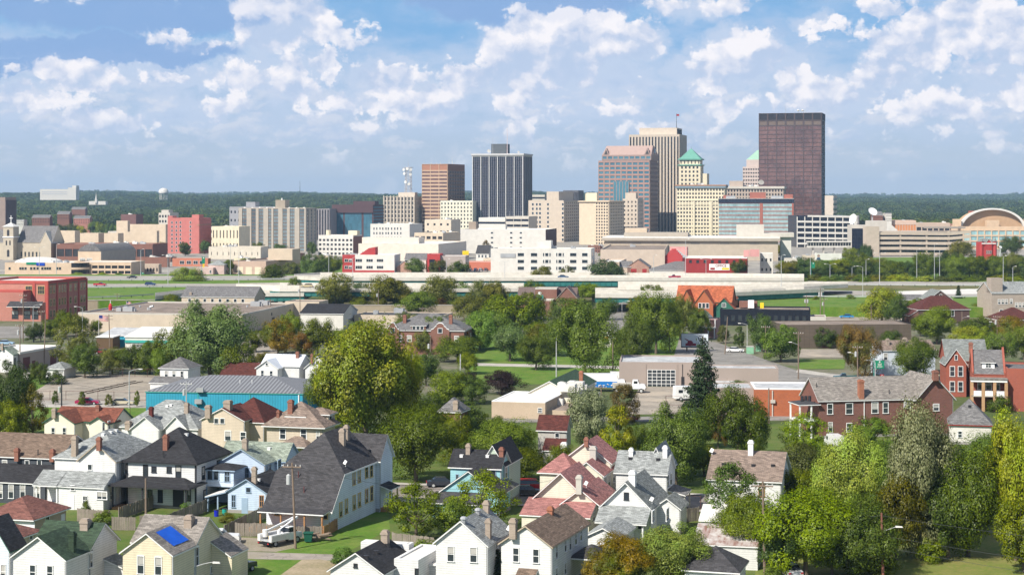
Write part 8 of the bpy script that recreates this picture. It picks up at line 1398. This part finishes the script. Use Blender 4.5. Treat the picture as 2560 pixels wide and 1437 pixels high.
# ---------------------------------------------------------------- vehicles
_CP={}
def paint(c):
 k='car_paint_%d_%d_%d'%tuple(int(x*99)for x in c);return mat(k,c,.25,spec=.6,amt=.05)
GLZ=lambda:mat('car_glass',(.02,.025,.03),.05,spec=.8)
WHL={}
def wheels(r,L,W,rad_,xs,m=None):
 k=round(rad_,2)
 if k not in WHL:
  t=MB();t.cyl((0,-.11,0),(0,.11,0),k,k,14);tm=t.mesh('tyre',[m_('rubber')]);q=MB();q.cyl((0,-.125,0),(0,.125,0),k*.58,k*.58,10);WHL[k]=(tm,q.mesh('rim',[m_('pole_steel')]))
 for x in xs:
  for s in(-1,1):o=link('wheel',WHL[k][0],r,(x,s*(W/2-.1),k));link('rim',WHL[k][1],o)
def profile(b,pts,w,m=0,inset=0.0,taper=None):
 """a closed side outline (x, z) given as front to back, made w wide; taper narrows the upper points"""
 zs=[p[1]for p in pts];z0,z1=min(zs),max(zs);f_=lambda z:(w/2)*(1-(taper or 0)*(z-z0)/(z1-z0+1e-6))
 b.hexa([(x,f_(z),z)for x,z in pts],[(x,-f_(z),z)for x,z in pts],m)
def car(label,px,py,ang,col,kind='sedan',z=0.0,group=None,xy=None):
 x,y=xy or at(px,py,z);r=thing({'sedan':'parked_car','suv':'parked_car','pickup':'pickup_truck','van':'van'}[kind],label,{'sedan':'car','suv':'car','pickup':'pickup truck','van':'van'}[kind],(x,y,z),rad(ang),group)
 P=paint(col);b=MB();w=1.8;L=4.8
 if kind=='sedan':
  profile(b,[(-2.4,.35),(2.4,.35),(2.42,.62),(2.3,.78),(1.2,.92),(-1.5,.95),(-2.35,.88),(-2.42,.6)],w,taper=.06);b.build('body',P,r);g_=MB();profile(g_,[(-1.75,.93),(1.15,.91),(.35,1.40),(-1.15,1.40)],w*.93,taper=.2);g_.build('window',GLZ(),r);b=MB();profile(b,[(-1.2,1.395),(.4,1.395),(.3,1.45),(-1.1,1.45)],w*.76);b.build('roof',P,r)
 elif kind=='suv':
  profile(b,[(-2.3,.4),(2.3,.4),(2.32,.8),(2.2,1.0),(1.1,1.12),(-2.25,1.12),(-2.32,.7)],w,taper=.05);b.build('body',P,r);g_=MB();profile(g_,[(-2.15,1.11),(1.05,1.11),(.45,1.62),(-1.95,1.62)],w*.93,taper=.16);g_.build('window',GLZ(),r);b=MB();profile(b,[(-2.0,1.615),(.5,1.615),(.4,1.70),(-1.9,1.70)],w*.8);b.build('roof',P,r)
 elif kind=='pickup':
  L=5.4;w=1.9;profile(b,[(-2.7,.5),(2.6,.5),(2.62,.9),(2.5,1.02),(1.3,1.1),(-.3,1.12),(-.3,.75),(-2.7,.75)],w);b.build('body',P,r);g_=MB();profile(g_,[(-.35,1.11),(1.2,1.09),(.65,1.64),(-.2,1.64)],w*.93,taper=.16);g_.build('window',GLZ(),r);b=MB();profile(b,[(-.25,1.635),(.68,1.635),(.6,1.72),(-.2,1.72)],w*.8);b.build('roof',P,r)
  b=MB();b.box(-2.7,-.35,-w/2,-w/2+.08,.75,1.15);b.box(-2.7,-.35,w/2-.08,w/2,.75,1.15);b.box(-2.7,-2.62,-w/2+.08,w/2-.08,.75,1.15);b.build('cargo_bed',P,r)
 else:
  L=5.6;w=2.0;profile(b,[(-2.8,.4),(2.8,.4),(2.85,.9),(2.6,1.15),(1.9,1.3),(1.3,2.15),(1.0,2.25),(-2.8,2.25)],w,taper=.05);b.build('body',P,r);g_=MB();profile(g_,[(1.93,1.32),(1.36,2.1),(1.28,2.1),(1.7,1.32)],w*.96);g_.build('window',GLZ(),r);g_=MB();g_.box(.3,1.2,-w/2-.01,w/2+.01,1.3,1.85);g_.build('window',GLZ(),r)
 wheels(r,L,w,.34,(-L/2+.95,L/2-.95));hm=MB();hm.box(0,.06,-.16,.16,0,.14);me=hm.mesh('headlight',[m_('flat_white')]);tm=MB();tm.box(-.06,0,-.14,.14,0,.16);te=tm.mesh('tail_light',[m_('red_paint')])
 for s in(-1,1):link('headlight',me,r,(L/2-.02,s*w*.36,.62));link('tail_light',te,r,(-L/2+.0,s*w*.38,.66))
 for s in(-1,1):b=MB();b.box(L/2*s-.06,L/2*s+.06,-w*.46,w*.46,.36,.52);b.build('bumper',m_('pole_steel'),r)
 return r
for a in[('dark red sedan parked with a pale cream car ahead of it',219,1011,2,(.30,.01,.06)),('cream sedan parked beside the street lamp',305,1012,2,(.50,.45,.33)),('red pickup driving on the left motorway',250,715,0,(.45,.02,.05),'pickup',3.75),('dark blue suv on the left motorway',376,714,0,(.03,.06,.14),'suv',3.75),('black sedan on the far carriageway before the tan office',330,696,180,(.03,.03,.04),'sedan',3.75),('crimson pickup on the upper bridge deck at the right',1686,696,180,(.33,.01,.05),'pickup',7.0),('dark blue sedan on the upper bridge deck near the white office',1408,695,0,(.05,.10,.18),'sedan',7.0),('beige suv on the middle bridge deck',767,719,180,(.50,.42,.25),'suv',6.0),('bright blue sedan in the lot below the retaining wall',2116,795,182,(.02,.22,.50)),('blue and white pickup behind the bright blue sedan',2134,789,185,(.10,.22,.40),'pickup'),('white sedan turning at the intersection by the billboard',1838,880,-12,(.80,.80,.80)),('dark green pickup on the road before the brick apartments',2112,951,175,(.02,.10,.10),'pickup'),('black sedan parked in the shade under the dark maple',1108,1216,5,(.03,.03,.04)),('red suv parked behind the bungalow beside tree',1333,1226,0,(.45,.01,.02),'suv'),('black coupe in front of the red suv',1318,1238,0,(.02,.02,.03)),('dark green pickup on the grass at the cream house',590,1432,60,(.015,.04,.03),'pickup'),('old white pickup behind the cream house on the dirt',545,1357,5,(.75,.75,.75),'pickup'),('silver hatchback with red tail lights under the thicket',1972,1437,100,(.45,.46,.47)),('white van in the alley before the brick apartments',2085,1118,95,(.78,.78,.78),'van'),('second white van parked nearer in the same alley',2092,1146,95,(.8,.8,.8),'van'),('dark red car at the shelter by the flag',258,884,0,(.28,.02,.05)),('red car under the slender yellow tree',1563,1052,0,(.5,.02,.06)),('blue car beside the white weathered building',872,822,30,(.03,.12,.35)),('small pale blue car left of the long workshop',14,862,0,(.3,.45,.6)),('white car on the lower bridge road behind the thin tree',1448,714,0,(.6,.62,.65),'sedan',2.1),('dark car at the left of the parking lot',2040,796,0,(.05,.05,.06)),('grey suv near the footbridge',2066,637,0,(.4,.4,.42),'suv'),('blue compact before the deep red offices',1813,690,0,(.02,.2,.5))]:car(*a)
R2=random.Random(9)
for i in range(12):
 c=[(.3,.02,.04),(.05,.05,.06),(.5,.5,.52),(.06,.1,.2),(.6,.6,.6),(.12,.12,.13)][i%6];car('%s car from the left in the lot by the orange-red shop'%ordn[i],1150+(i%6)*13,676+3.5*(i//6),80,c,'sedan',0,'cars in the lot by the orange-red shop')
for i in range(5):car('%s car from the left parked behind the long grey roofed hall'%ordn[i],682+i*15,748,0,[(.1,.1,.12),(.4,.05,.05),(.5,.5,.5),(.1,.2,.3),(.6,.6,.58)][i],'sedan',0,'cars behind the grey roofed hall')
def bucket_truck():
 x,y=at(701,1359);r=thing('bucket_truck','white utility truck with folded boom and bucket in front of the plank fence','truck',(x,y,0),rad(52));r.scale=(.86,.86,.86);W=paint((.80,.80,.80))
 b=MB();b.box(-3.2,3.2,-.5,.5,.55,.8);b.box(-3.3,-3.1,-1.15,1.15,.45,.75);b.build('chassis',m_('black'),r)
 b=MB();profile(b,[(.7,.6),(3.3,.6),(3.35,1.2),(3.15,1.45),(2.4,1.55),(2.4,1.6),(.7,1.6)],2.1);b.build('cab',W,r);b=MB();profile(b,[(.75,1.59),(2.42,1.55),(1.95,2.25),(.85,2.25)],1.95,taper=.12);b.build('window',GLZ(),r);b=MB();b.box(.8,1.98,-.86,.86,2.24,2.34);b.build('cab_roof',W,r)
 for s in(-1,1):
  b=MB();b.box(-3.1,.5,s*1.12-.25,s*1.12+.25,.85,1.75);b.build('tool_box',W,r)
  for k in range(4):b=MB();b.box(-3.0+k*.88,-2.2+k*.88,s*1.39-.015,s*1.39+.015,.95,1.65);b.build('locker_door',m_('flat_white'),r)
 b=MB();b.box(-3.1,.5,-.85,.85,.85,1.0);b.build('truck_bed',m_('flat_grey'),r);b=MB();b.cyl((-.3,0,1.0),(-.3,0,2.1),.35,.28,10);b.build('turret',W,r)
 b=MB();b.hexa([(-.5,-.18,2.0),(-.1,-.18,2.2),(-.1,.18,2.2),(-.5,.18,2.0)],[(3.3,-.14,3.5),(3.5,-.14,3.25),(3.5,.14,3.25),(3.3,.14,3.5)]);b.build('boom',W,r);b=MB();b.hexa([(3.2,.16,3.5),(3.5,.16,3.4),(3.5,.4,3.4),(3.2,.4,3.5)],[(-2.2,.16,2.35),(-2.1,.16,2.1),(-2.1,.4,2.1),(-2.2,.4,2.35)]);b.build('boom',W,r)
 b=MB();b.cyl((-2.4,.55,1.35),(-2.4,.55,2.35),.36,.42,12);b.build('bucket',W,r);b=MB();b.box(-2.2,-1.2,-.5,.1,1.0,1.5);b.build('cable_reel',m_('yellow_paint'),r);wheels(r,6.4,2.2,.46,(-2.0,2.3))
 for s in(-1,1):b=MB();b.box(3.33,3.38,s*.75-.18,s*.75+.18,.9,1.1);b.build('headlight',m_('flat_white'),r);b=MB();b.box(-3.36,-3.3,s*.95-.12,s*.95+.12,.55,.7);b.build('tail_light',m_('red_paint'),r)
bucket_truck()
def trailer():
 x,y=at(1493,978);r=thing('box_truck','white and blue box truck parked behind the restaurant roof','truck',(x,y,0),rad(-3));L=8.6
 b=MB();b.box(-L/2,L/2,-1.25,1.25,2.3,3.9);b.build('cargo_box',paint((.8,.8,.8)),r);b=MB();b.box(-L/2,L/2,-1.251,1.251,1.0,2.298);b.build('cargo_side',paint((.02,.18,.52)),r)
 for k in range(6):b=MB();u=-1.5+k*.9;b.cyl((u,-1.26,1.5+.25*math.sin(k*2)),(u+.5,-1.262,1.7+.25*math.cos(k)),.16,.05,6);b.build('side_emblem',m_('flat_white'),r)
 b=MB();profile(b,[(L/2+.2,.6),(L/2+2.4,.6),(L/2+2.45,1.3),(L/2+1.9,1.5),(L/2+1.6,2.6),(L/2+.2,2.8)],2.2);b.build('cab',paint((.8,.8,.8)),r);wheels(r,L,2.3,.48,(-L/2+1.2,-L/2+2.3,L/2+1.3));b=MB();b.box(L/2+1.62,L/2+1.9,-1,1,1.6,2.4);b.build('window',GLZ(),r)
trailer()
def dump_truck():
 x,y=at(1572,981);r=thing('dump_truck','white dump truck with grey bed in front of the taupe garage','truck',(x,y,0),rad(-6));W=paint((.8,.8,.8))
 b=MB();b.box(-3.4,3.2,-.5,.5,.7,.95);b.build('chassis',m_('black'),r);b=MB();b.hexa([(-3.4,-1.1,1.0),(.4,-1.1,1.0),(.4,1.1,1.0),(-3.4,1.1,1.0)],[(-3.5,-1.2,2.1),(.5,-1.2,2.1),(.5,1.2,2.1),(-3.5,1.2,2.1)]);b.build('dump_bed',m_('cement'),r)
 for k in range(5):b=MB();b.box(-3.1+k*.8,-2.98+k*.8,-1.28,-1.12,1.0,2.1);b.build('bed_rib',m_('cement'),r)
 b=MB();profile(b,[(.7,.9),(3.6,.9),(3.65,1.5),(3.4,1.85),(2.3,1.95),(.7,1.95)],2.1);b.build('hood',W,r);b=MB();profile(b,[(.75,1.94),(2.3,1.94),(1.95,2.8),(.85,2.8)],2.1,taper=.1);b.build('cab',W,r);b=MB();b.box(1.1,1.9,-1.06,1.06,2.05,2.6);b.build('window',GLZ(),r);b=MB();profile(b,[(2.33,2.0),(2.35,2.05),(2.05,2.72),(2.0,2.7)],1.7);b.build('window',GLZ(),r);wheels(r,6,2.2,.52,(-2.6,-1.4,2.7));b=MB();b.box(3.6,3.75,-1.0,1.0,.7,1.0);b.build('bumper',m_('black'),r)
dump_truck()
def motorhome(px,py,lb,ang=0):
 x,y=at(px,py);r=thing('motorhome',lb,'motorhome',(x,y,0),rad(ang));W=paint((.8,.8,.78));b=MB();profile(b,[(-3.2,.5),(3.4,.5),(3.5,1.2),(3.0,1.6),(2.6,2.9),(-3.1,3.0)],2.3,taper=.05);b.build('body',W,r);wheels(r,6,2.3,.42,(-2.0,2.3))
 for k in range(3):b=MB();b.box(-2.5+k*1.8,-1.6+k*1.8,-1.17,1.17,1.7,2.3);b.build('window',GLZ(),r)
motorhome(1722,1000,'white camper partly hidden behind the spruce',10);motorhome(1560,962,'white box body truck behind the dump truck')
# ---------------------------------------------------------------- flag, boards, signs, small things
def flag(px,yb,yt,lb,w_=3.0,h_=1.7,z0=0.0,Y=None):
 x,y=at(px,yb)if Y is None else((px-CX)/F*Y,Y);h=(yb-yt)*y/F;r=thing('flagpole',lb,'flag',(x,y,z0));b=MB();b.cyl((0,0,0),(0,0,h),.09,.05,8);b.build('pole',m_('flat_white'),r)
 wv=lambda t:.18*math.sin(t*7)*t;N=8;fl=MB()
 for s in range(13):
  for k in range(N):a,c=k/N,(k+1)/N;z1,z2=h-.2-h_*s/13,h-.2-h_*(s+1)/13;fl.poly([(a*w_+.1,wv(a),z2-.25*a),(c*w_+.1,wv(c),z2-.25*c),(c*w_+.1,wv(c),z1-.25*c),(a*w_+.1,wv(a),z1-.25*a)],0 if s%2==0 else 1)
 for k in range(3):a,c=k/N,(k+1)/N;z1,z2=h-.2,h-.2-h_*7/13;fl.poly([(a*w_+.1,wv(a)-.03,z2-.25*a),(c*w_+.1,wv(c)-.03,z2-.25*c),(c*w_+.1,wv(c)-.03,z1-.25*c),(a*w_+.1,wv(a)-.03,z1-.25*a)],2)
 fl.build('flag_cloth',[mat('flag_red',(.5,.03,.05),.8),m_('flat_white'),mat('flag_blue',(.03,.04,.22),.8)],r)
flag(247,848,786,'red white and blue striped flag on a white pole before the flat warehouse',2.7,1.6);flag(1938,640,597,'flag on a pole before the convention centre',3.2,1.9);flag(316,780,752,'small flag on the roof behind the warehouse ducts',1.7,.9)
def board(px,yb,y0,y1,wpx,lb,ang=0,words=None,pic=1):
 x,y=at(px,yb);k=y/F;z1,z0=HC+(HY-y0)*k,HC+(HY-y1)*k;w2=wpx*k/2;r=thing('billboard',lb,'billboard',(x,y,0),rad(ang));b=MB();b.box(-w2,w2,-.15,.15,z0,z1);b.build('panel',mat('poster_pale',(.62,.68,.74),.6),r)
 b=MB();b.box(-w2-.15,w2+.15,-.2,.2,z0-.3,z0);b.box(-w2-.15,-w2,-.2,.2,z0,z1+.15);b.box(w2,w2+.15,-.2,.2,z0,z1+.15);b.box(-w2,w2,-.2,.2,z1,z1+.15);b.build('frame',m_('flat_dark'),r)
 for s in(-.6,.6):b=MB();b.cyl((w2*s,0,0),(w2*s,0,z0),.2,.2,8);b.build('post',m_('pole_wood'),r)
 if pic:
  b=MB();b.box(-w2*.7,w2*.1,-.19,-.15,z0+.2,z0+.9,0);b.cyl((-w2*.35,-.16,z0+.9),(-w2*.35,-.2,z0+.9),.8,.8,12,0);b.hexa([(-w2*.8,-.16,z1-1.3),(-w2*.6,-.16,z1-1.6),(-w2*.55,-.2,z1-1.6),(-w2*.75,-.2,z1-1.3)],[(-w2*.5,-.16,z0+1.4),(-w2*.35,-.16,z0+1.3),(-w2*.3,-.2,z0+1.3),(-w2*.45,-.2,z0+1.4)],0);b.cyl((w2*.45,-.16,z1-1.2),(w2*.45,-.19,z1-1.2),.75,.75,12,1);b.cyl((w2*.45,-.19,z1-1.2),(w2*.45,-.21,z1-1.2),.55,.55,12,2);b.build('poster_print',[mat('poster_wine',(.25,.03,.06),.6),m_('dark_trim'),mat('poster_pale',(0,0,0))],r)
board(1737,878,834,866,66,'billboard with red drink picture partly behind the spruce',-6)
def person_board():
 x,y=at(2071,668);k=y/F;r=thing('billboard','wide white billboard with a dark clothed figure behind the right trees','billboard',(x,y,0));z1,z0=HC+(HY-633)*k,HC+(HY-650)*k;w2=33*k;b=MB();b.box(-w2,w2,-.15,.15,z0,z1);b.build('panel',m_('flat_white'),r);b=MB();b.cyl((-w2*.75,-.16,z1-1.6),(-w2*.75,-.2,z1-1.6),.9,.9,12,0);b.hexa([(-w2*.75-1.4,-.16,z0),(-w2*.75+1.4,-.16,z0),(-w2*.75+1.4,-.2,z0),(-w2*.75-1.4,-.2,z0)],[(-w2*.75-.9,-.16,z1-2.6),(-w2*.75+.9,-.16,z1-2.6),(-w2*.75+.9,-.2,z1-2.6),(-w2*.75-.9,-.2,z1-2.6)],1);b.build('poster_print',[mat('skin_print',(.35,.24,.2),.7),mat('navy_print',(.04,.08,.15),.7)],r)
 for s in(-.6,.6):b=MB();b.cyl((w2*s,0,0),(w2*s,0,z0),.25,.25,8);b.build('post',PS_,r)
person_board()
def gsign(px,yb,y0,y1,wpx,lb,lines=0,z=0.0,tail=None):
 x,y=at(px,yb,z);k=y/F;z1,z0=HC+(HY-y0)*k,HC+(HY-y1)*k;w2=wpx*k/2;r=thing('road_sign',lb,'road sign',(x,y,0));b=MB();b.box(-w2,w2,-.06,.06,z0,z1);b.build('panel',m_('sign_green'),r);b=MB();b.cyl((-w2-.2,.1,0),(-w2-.2,.1,z1+.5),.12,.1,8);b.build('post',m_('green_steel'),r);b=MB();b.box(-w2-.2,w2,.07,.15,z1-.35,z1-.25);b.build('bracket',m_('green_steel'),r)
 for i in range(lines or 0):
  zc=z1-(z1-z0)*(.40+.18*i);hw=w2*(.45,.42,.62)[i];n=(6,6,9)[i];b=MB()
  for j in range(n):xx=-hw+2*hw*(j+.5)/n;q=hw/n*.62;b.box(xx-q,xx+q,-.085,-.06,zc-.05*(z1-z0)*(1+.3*(j%2)),zc+.05*(z1-z0)*(1+.35*((j+1)%3==0)))
  b.build('sign_lettering',m_('flat_white'),r)
 if tail:b=MB();b.box(-w2*.6,w2*.6,-.05,.05,z0-(z1-z0)*.55,z0-.05);b.build('exit_tab',tail,r)
 b=MB();b.cyl((0,-.06,z1-(z1-z0)*.16),(0,-.09,z1-(z1-z0)*.16),(z1-z0)*.1,(z1-z0)*.1,10);b.build('route_shield',m_('flat_white'),r)
gsign(2199,950,901,921,23,'green guide sign hanging over the road beside the white house',3);gsign(509,700,642,659,7,'tall narrow green motorway sign with yellow tab behind the pink house',0,0,m_('yellow_paint'));gsign(357,700,681,692,5,'tiny green sign at the motorway before the tan office');gsign(2033,705,656,670,8,'green motorway sign on a pole left of the right tree row')
def simple(name,lb,cat,px,py,fn,z=0.0,rz=0.0):
 x,y=at(px,py,z);r=thing(name,lb,cat,(x,y,z),rz);fn(r);return r
def _bin(r):b=MB();b.hexa([(-.4,-.4,.15),(.4,-.4,.15),(.4,.4,.15),(-.4,.4,.15)],[(-.55,-.5,1.15),(.55,-.5,1.15),(.55,.5,1.15),(-.55,.5,1.15)]);b.build('bin_body',mat('bin_green',(.01,.09,.06),.6),r);b=MB();b.box(-.6,.6,-.58,.55,1.15,1.25);b.build('lid',mat('bin_green',(0,0,0)),r)
simple('garbage_bin','dark green wheeled garbage bin on the gravel right of the utility truck','bin',771,1355,_bin)
def _can(r):
 b=MB();b.hexa([(-1.7,-1.2,1.7),(1.7,-1.2,1.7),(1.7,1.2,1.7),(-1.7,1.2,1.7)],[(-.05,-.05,2.7),(.05,-.05,2.7),(.05,.05,2.7),(-.05,.05,2.7)]);b.build('canopy',mat('canopy_cloth',(.36,.42,.50),.8),r)
 for sx in(-1,1):
  for sy in(-1,1):q=MB();q.cyl((sx*1.6,sy*1.1,0),(sx*1.6,sy*1.1,1.72),.04,.04,6);q.build('pole',PS_,r)
simple('garden_canopy','grey-blue garden canopy in front of the big blue-white house','canopy',786,1322,_can)
def _pile(r):
 R=random.Random(2)
 for k in range(16):b=MB();x,z=R.uniform(-1,1),R.uniform(.1,.8)*(1);b.cyl((x-.8,R.uniform(-.5,.5),z),(x+.7,R.uniform(-.5,.5),z+R.uniform(-.2,.3)),.11,.1,6);b.build('log',PW_,r)
simple('wood_pile','heap of split logs behind the green garbage bin','wood pile',797,1352,_pile)
def _barrel(c):
 def f_(r):b=MB();b.cyl((0,0,0),(0,0,.85),.3,.3,12);b.build('barrel_body',paint(c),r);b=MB();b.cyl((0,0,.85),(0,0,.9),.32,.32,12);b.build('rim',m_('dark_trim'),r)
 return f_
simple('barrel','blue plastic barrel beside the pale blue porch','barrel',541,1290,_barrel((.01,.02,.45)));simple('barrel','teal tub next to the blue plastic barrel','tub',561,1287,_barrel((.02,.35,.30)))
def _tub(r):b=MB();b.cyl((0,-.15,.75),(0,.1,.9),.75,.65,14);b.build('pool_shell',paint((.45,.01,.06)),r);b=MB();b.cyl((0,-.17,.74),(0,-.14,.76),.6,.6,14);b.build('pool_inside',paint((.30,.01,.05)),r)
simple('paddling_pool','crimson paddling pool leaning on the deck','pool',757,1312,_tub)
def _kiosk(r):b=MB();b.box(-.9,.9,-.6,.6,0,1.9);b.build('cabinet_body',mat('mint',(.25,.50,.32),.7),r);b=MB();b.box(-1,1,-.7,.7,1.9,2.0);b.build('cap',m_('flat_white'),r)
simple('utility_cabinet','mint green cabinet behind the dark street tree','cabinet',1875,884,_kiosk);simple('utility_cabinet','mint green cabinet right of the dark street tree','cabinet',1898,878,_kiosk)
def _gas(r):b=MB();b.cyl((0,0,0),(0,0,1.9),.06,.06,8);b.build('pole',PS_,r);b=MB();b.box(-.45,.45,-.1,.1,.6,1.9);b.build('panel',m_('door_red'),r);b=MB();b.box(-.32,.32,-.15,-.1,.7,1.2);b.build('price_board',m_('flat_white'),r);cu=bpy.data.curves.new('t','FONT');cu.body='G';cu.size=.7;cu.extrude=.01;cu.align_x='CENTER';ob=bpy.data.objects.new('t',cu);COL.objects.link(ob);me=bpy.data.meshes.new_from_object(ob);bpy.data.objects.remove(ob);me.materials.clear();me.materials.append(m_('flat_white'));o=link('sign_lettering',me,r,(0,-.12,1.28));o.rotation_euler=(rad(90),0,0)
simple('shop_sign','red and white shop sign on a post left of the dark green tree','sign',2205,956,_gas)
def _arch(r):b=MB();b.cyl((0,0,0),(0,0,7),.3,.3,8);b.build('pole',PS_,r);b=MB();b.box(-1.8,1.8,-.3,.3,6,12);b.build('panel',m_('yellow_paint'),r)
simple('shop_sign','tall yellow sign behind the orange-red shop','sign',1164,680,_arch)
def _gril(r):b=MB();b.hexa([(-.6,-.4,.5),(.6,-.4,.5),(.6,.4,.5),(-.6,.4,.5)],[(-.7,-.5,1.1),(.7,-.5,1.1),(.7,.5,1.1),(-.7,.5,1.1)]);b.build('grill_body',m_('orange_paint'),r);b=MB();b.box(-.7,.7,-.5,.5,1.1,1.25);b.build('lid',m_('flat_white'),r)
simple('cooler_cart','orange and white cart beside the porch right of the yellow-green maple','cart',1682,1332,_gril)
def _ped(r):
 b=MB();b.cyl((0,0,0),(0,0,1.4),.55,.6,12);b.cyl((0,0,1.4),(0,0,2.3),.6,.1,12);b.build('roof_lantern',m_('red_paint'),r);b=MB();b.cyl((0,0,1.9),(0,0,3.2),.2,.06,8);b.build('spirelet',m_('flat_white'),r)
simple('roof_ornament','red lantern shaped ornament on the flat warehouse roof','ornament',276,775,_ped,6.0)
_w=MB();_w.hexa([(-1.1,-.12,0),(1.1,-.12,0),(1.1,.12,0),(-1.1,.12,0)],[(-1.05,-.07,.16),(1.05,-.07,.16),(1.05,.07,.16),(-1.05,.07,.16)]);_wm=_w.mesh('wheel_stop',[mat('tarred_wood',(.09,.065,.045),.9)]);k=0
for row in range(2):
 for i in range(9):
  t=i/8;px,py=(207+125*t,981-27*t)if row==0 else(225+125*t,982-27*t);x,y=at(px,py,.04);o=link('wheel_stop',_wm,None,(x,y,.04),rad(62));tag(o,'%s dark wheel stop from the left in the %s diagonal row of the lot'%(ordn[i],('left','right')[row]),'wheel stop','wheel stops in the empty lot')
# ---------------------------------------------------------------- the air
def haze():
 b=MB();b.box(-5500,5500,-400,12500,-1.5,175.0);m=bpy.data.materials.new('haze');m.use_nodes=True;t=m.node_tree;t.nodes.clear()
 o=t.nodes.new('ShaderNodeOutputMaterial');v=t.nodes.new('ShaderNodeVolumePrincipled');v.inputs['Color'].default_value=(.46,.70,1,1)
 v.inputs['Density'].default_value=HAZE_D;v.inputs['Anisotropy'].default_value=0.0;t.links.new(v.outputs[0],o.inputs['Volume'])
 ob=b.build('haze',m);tag(ob,kind='stuff')
HAZE_D=.00006
haze()
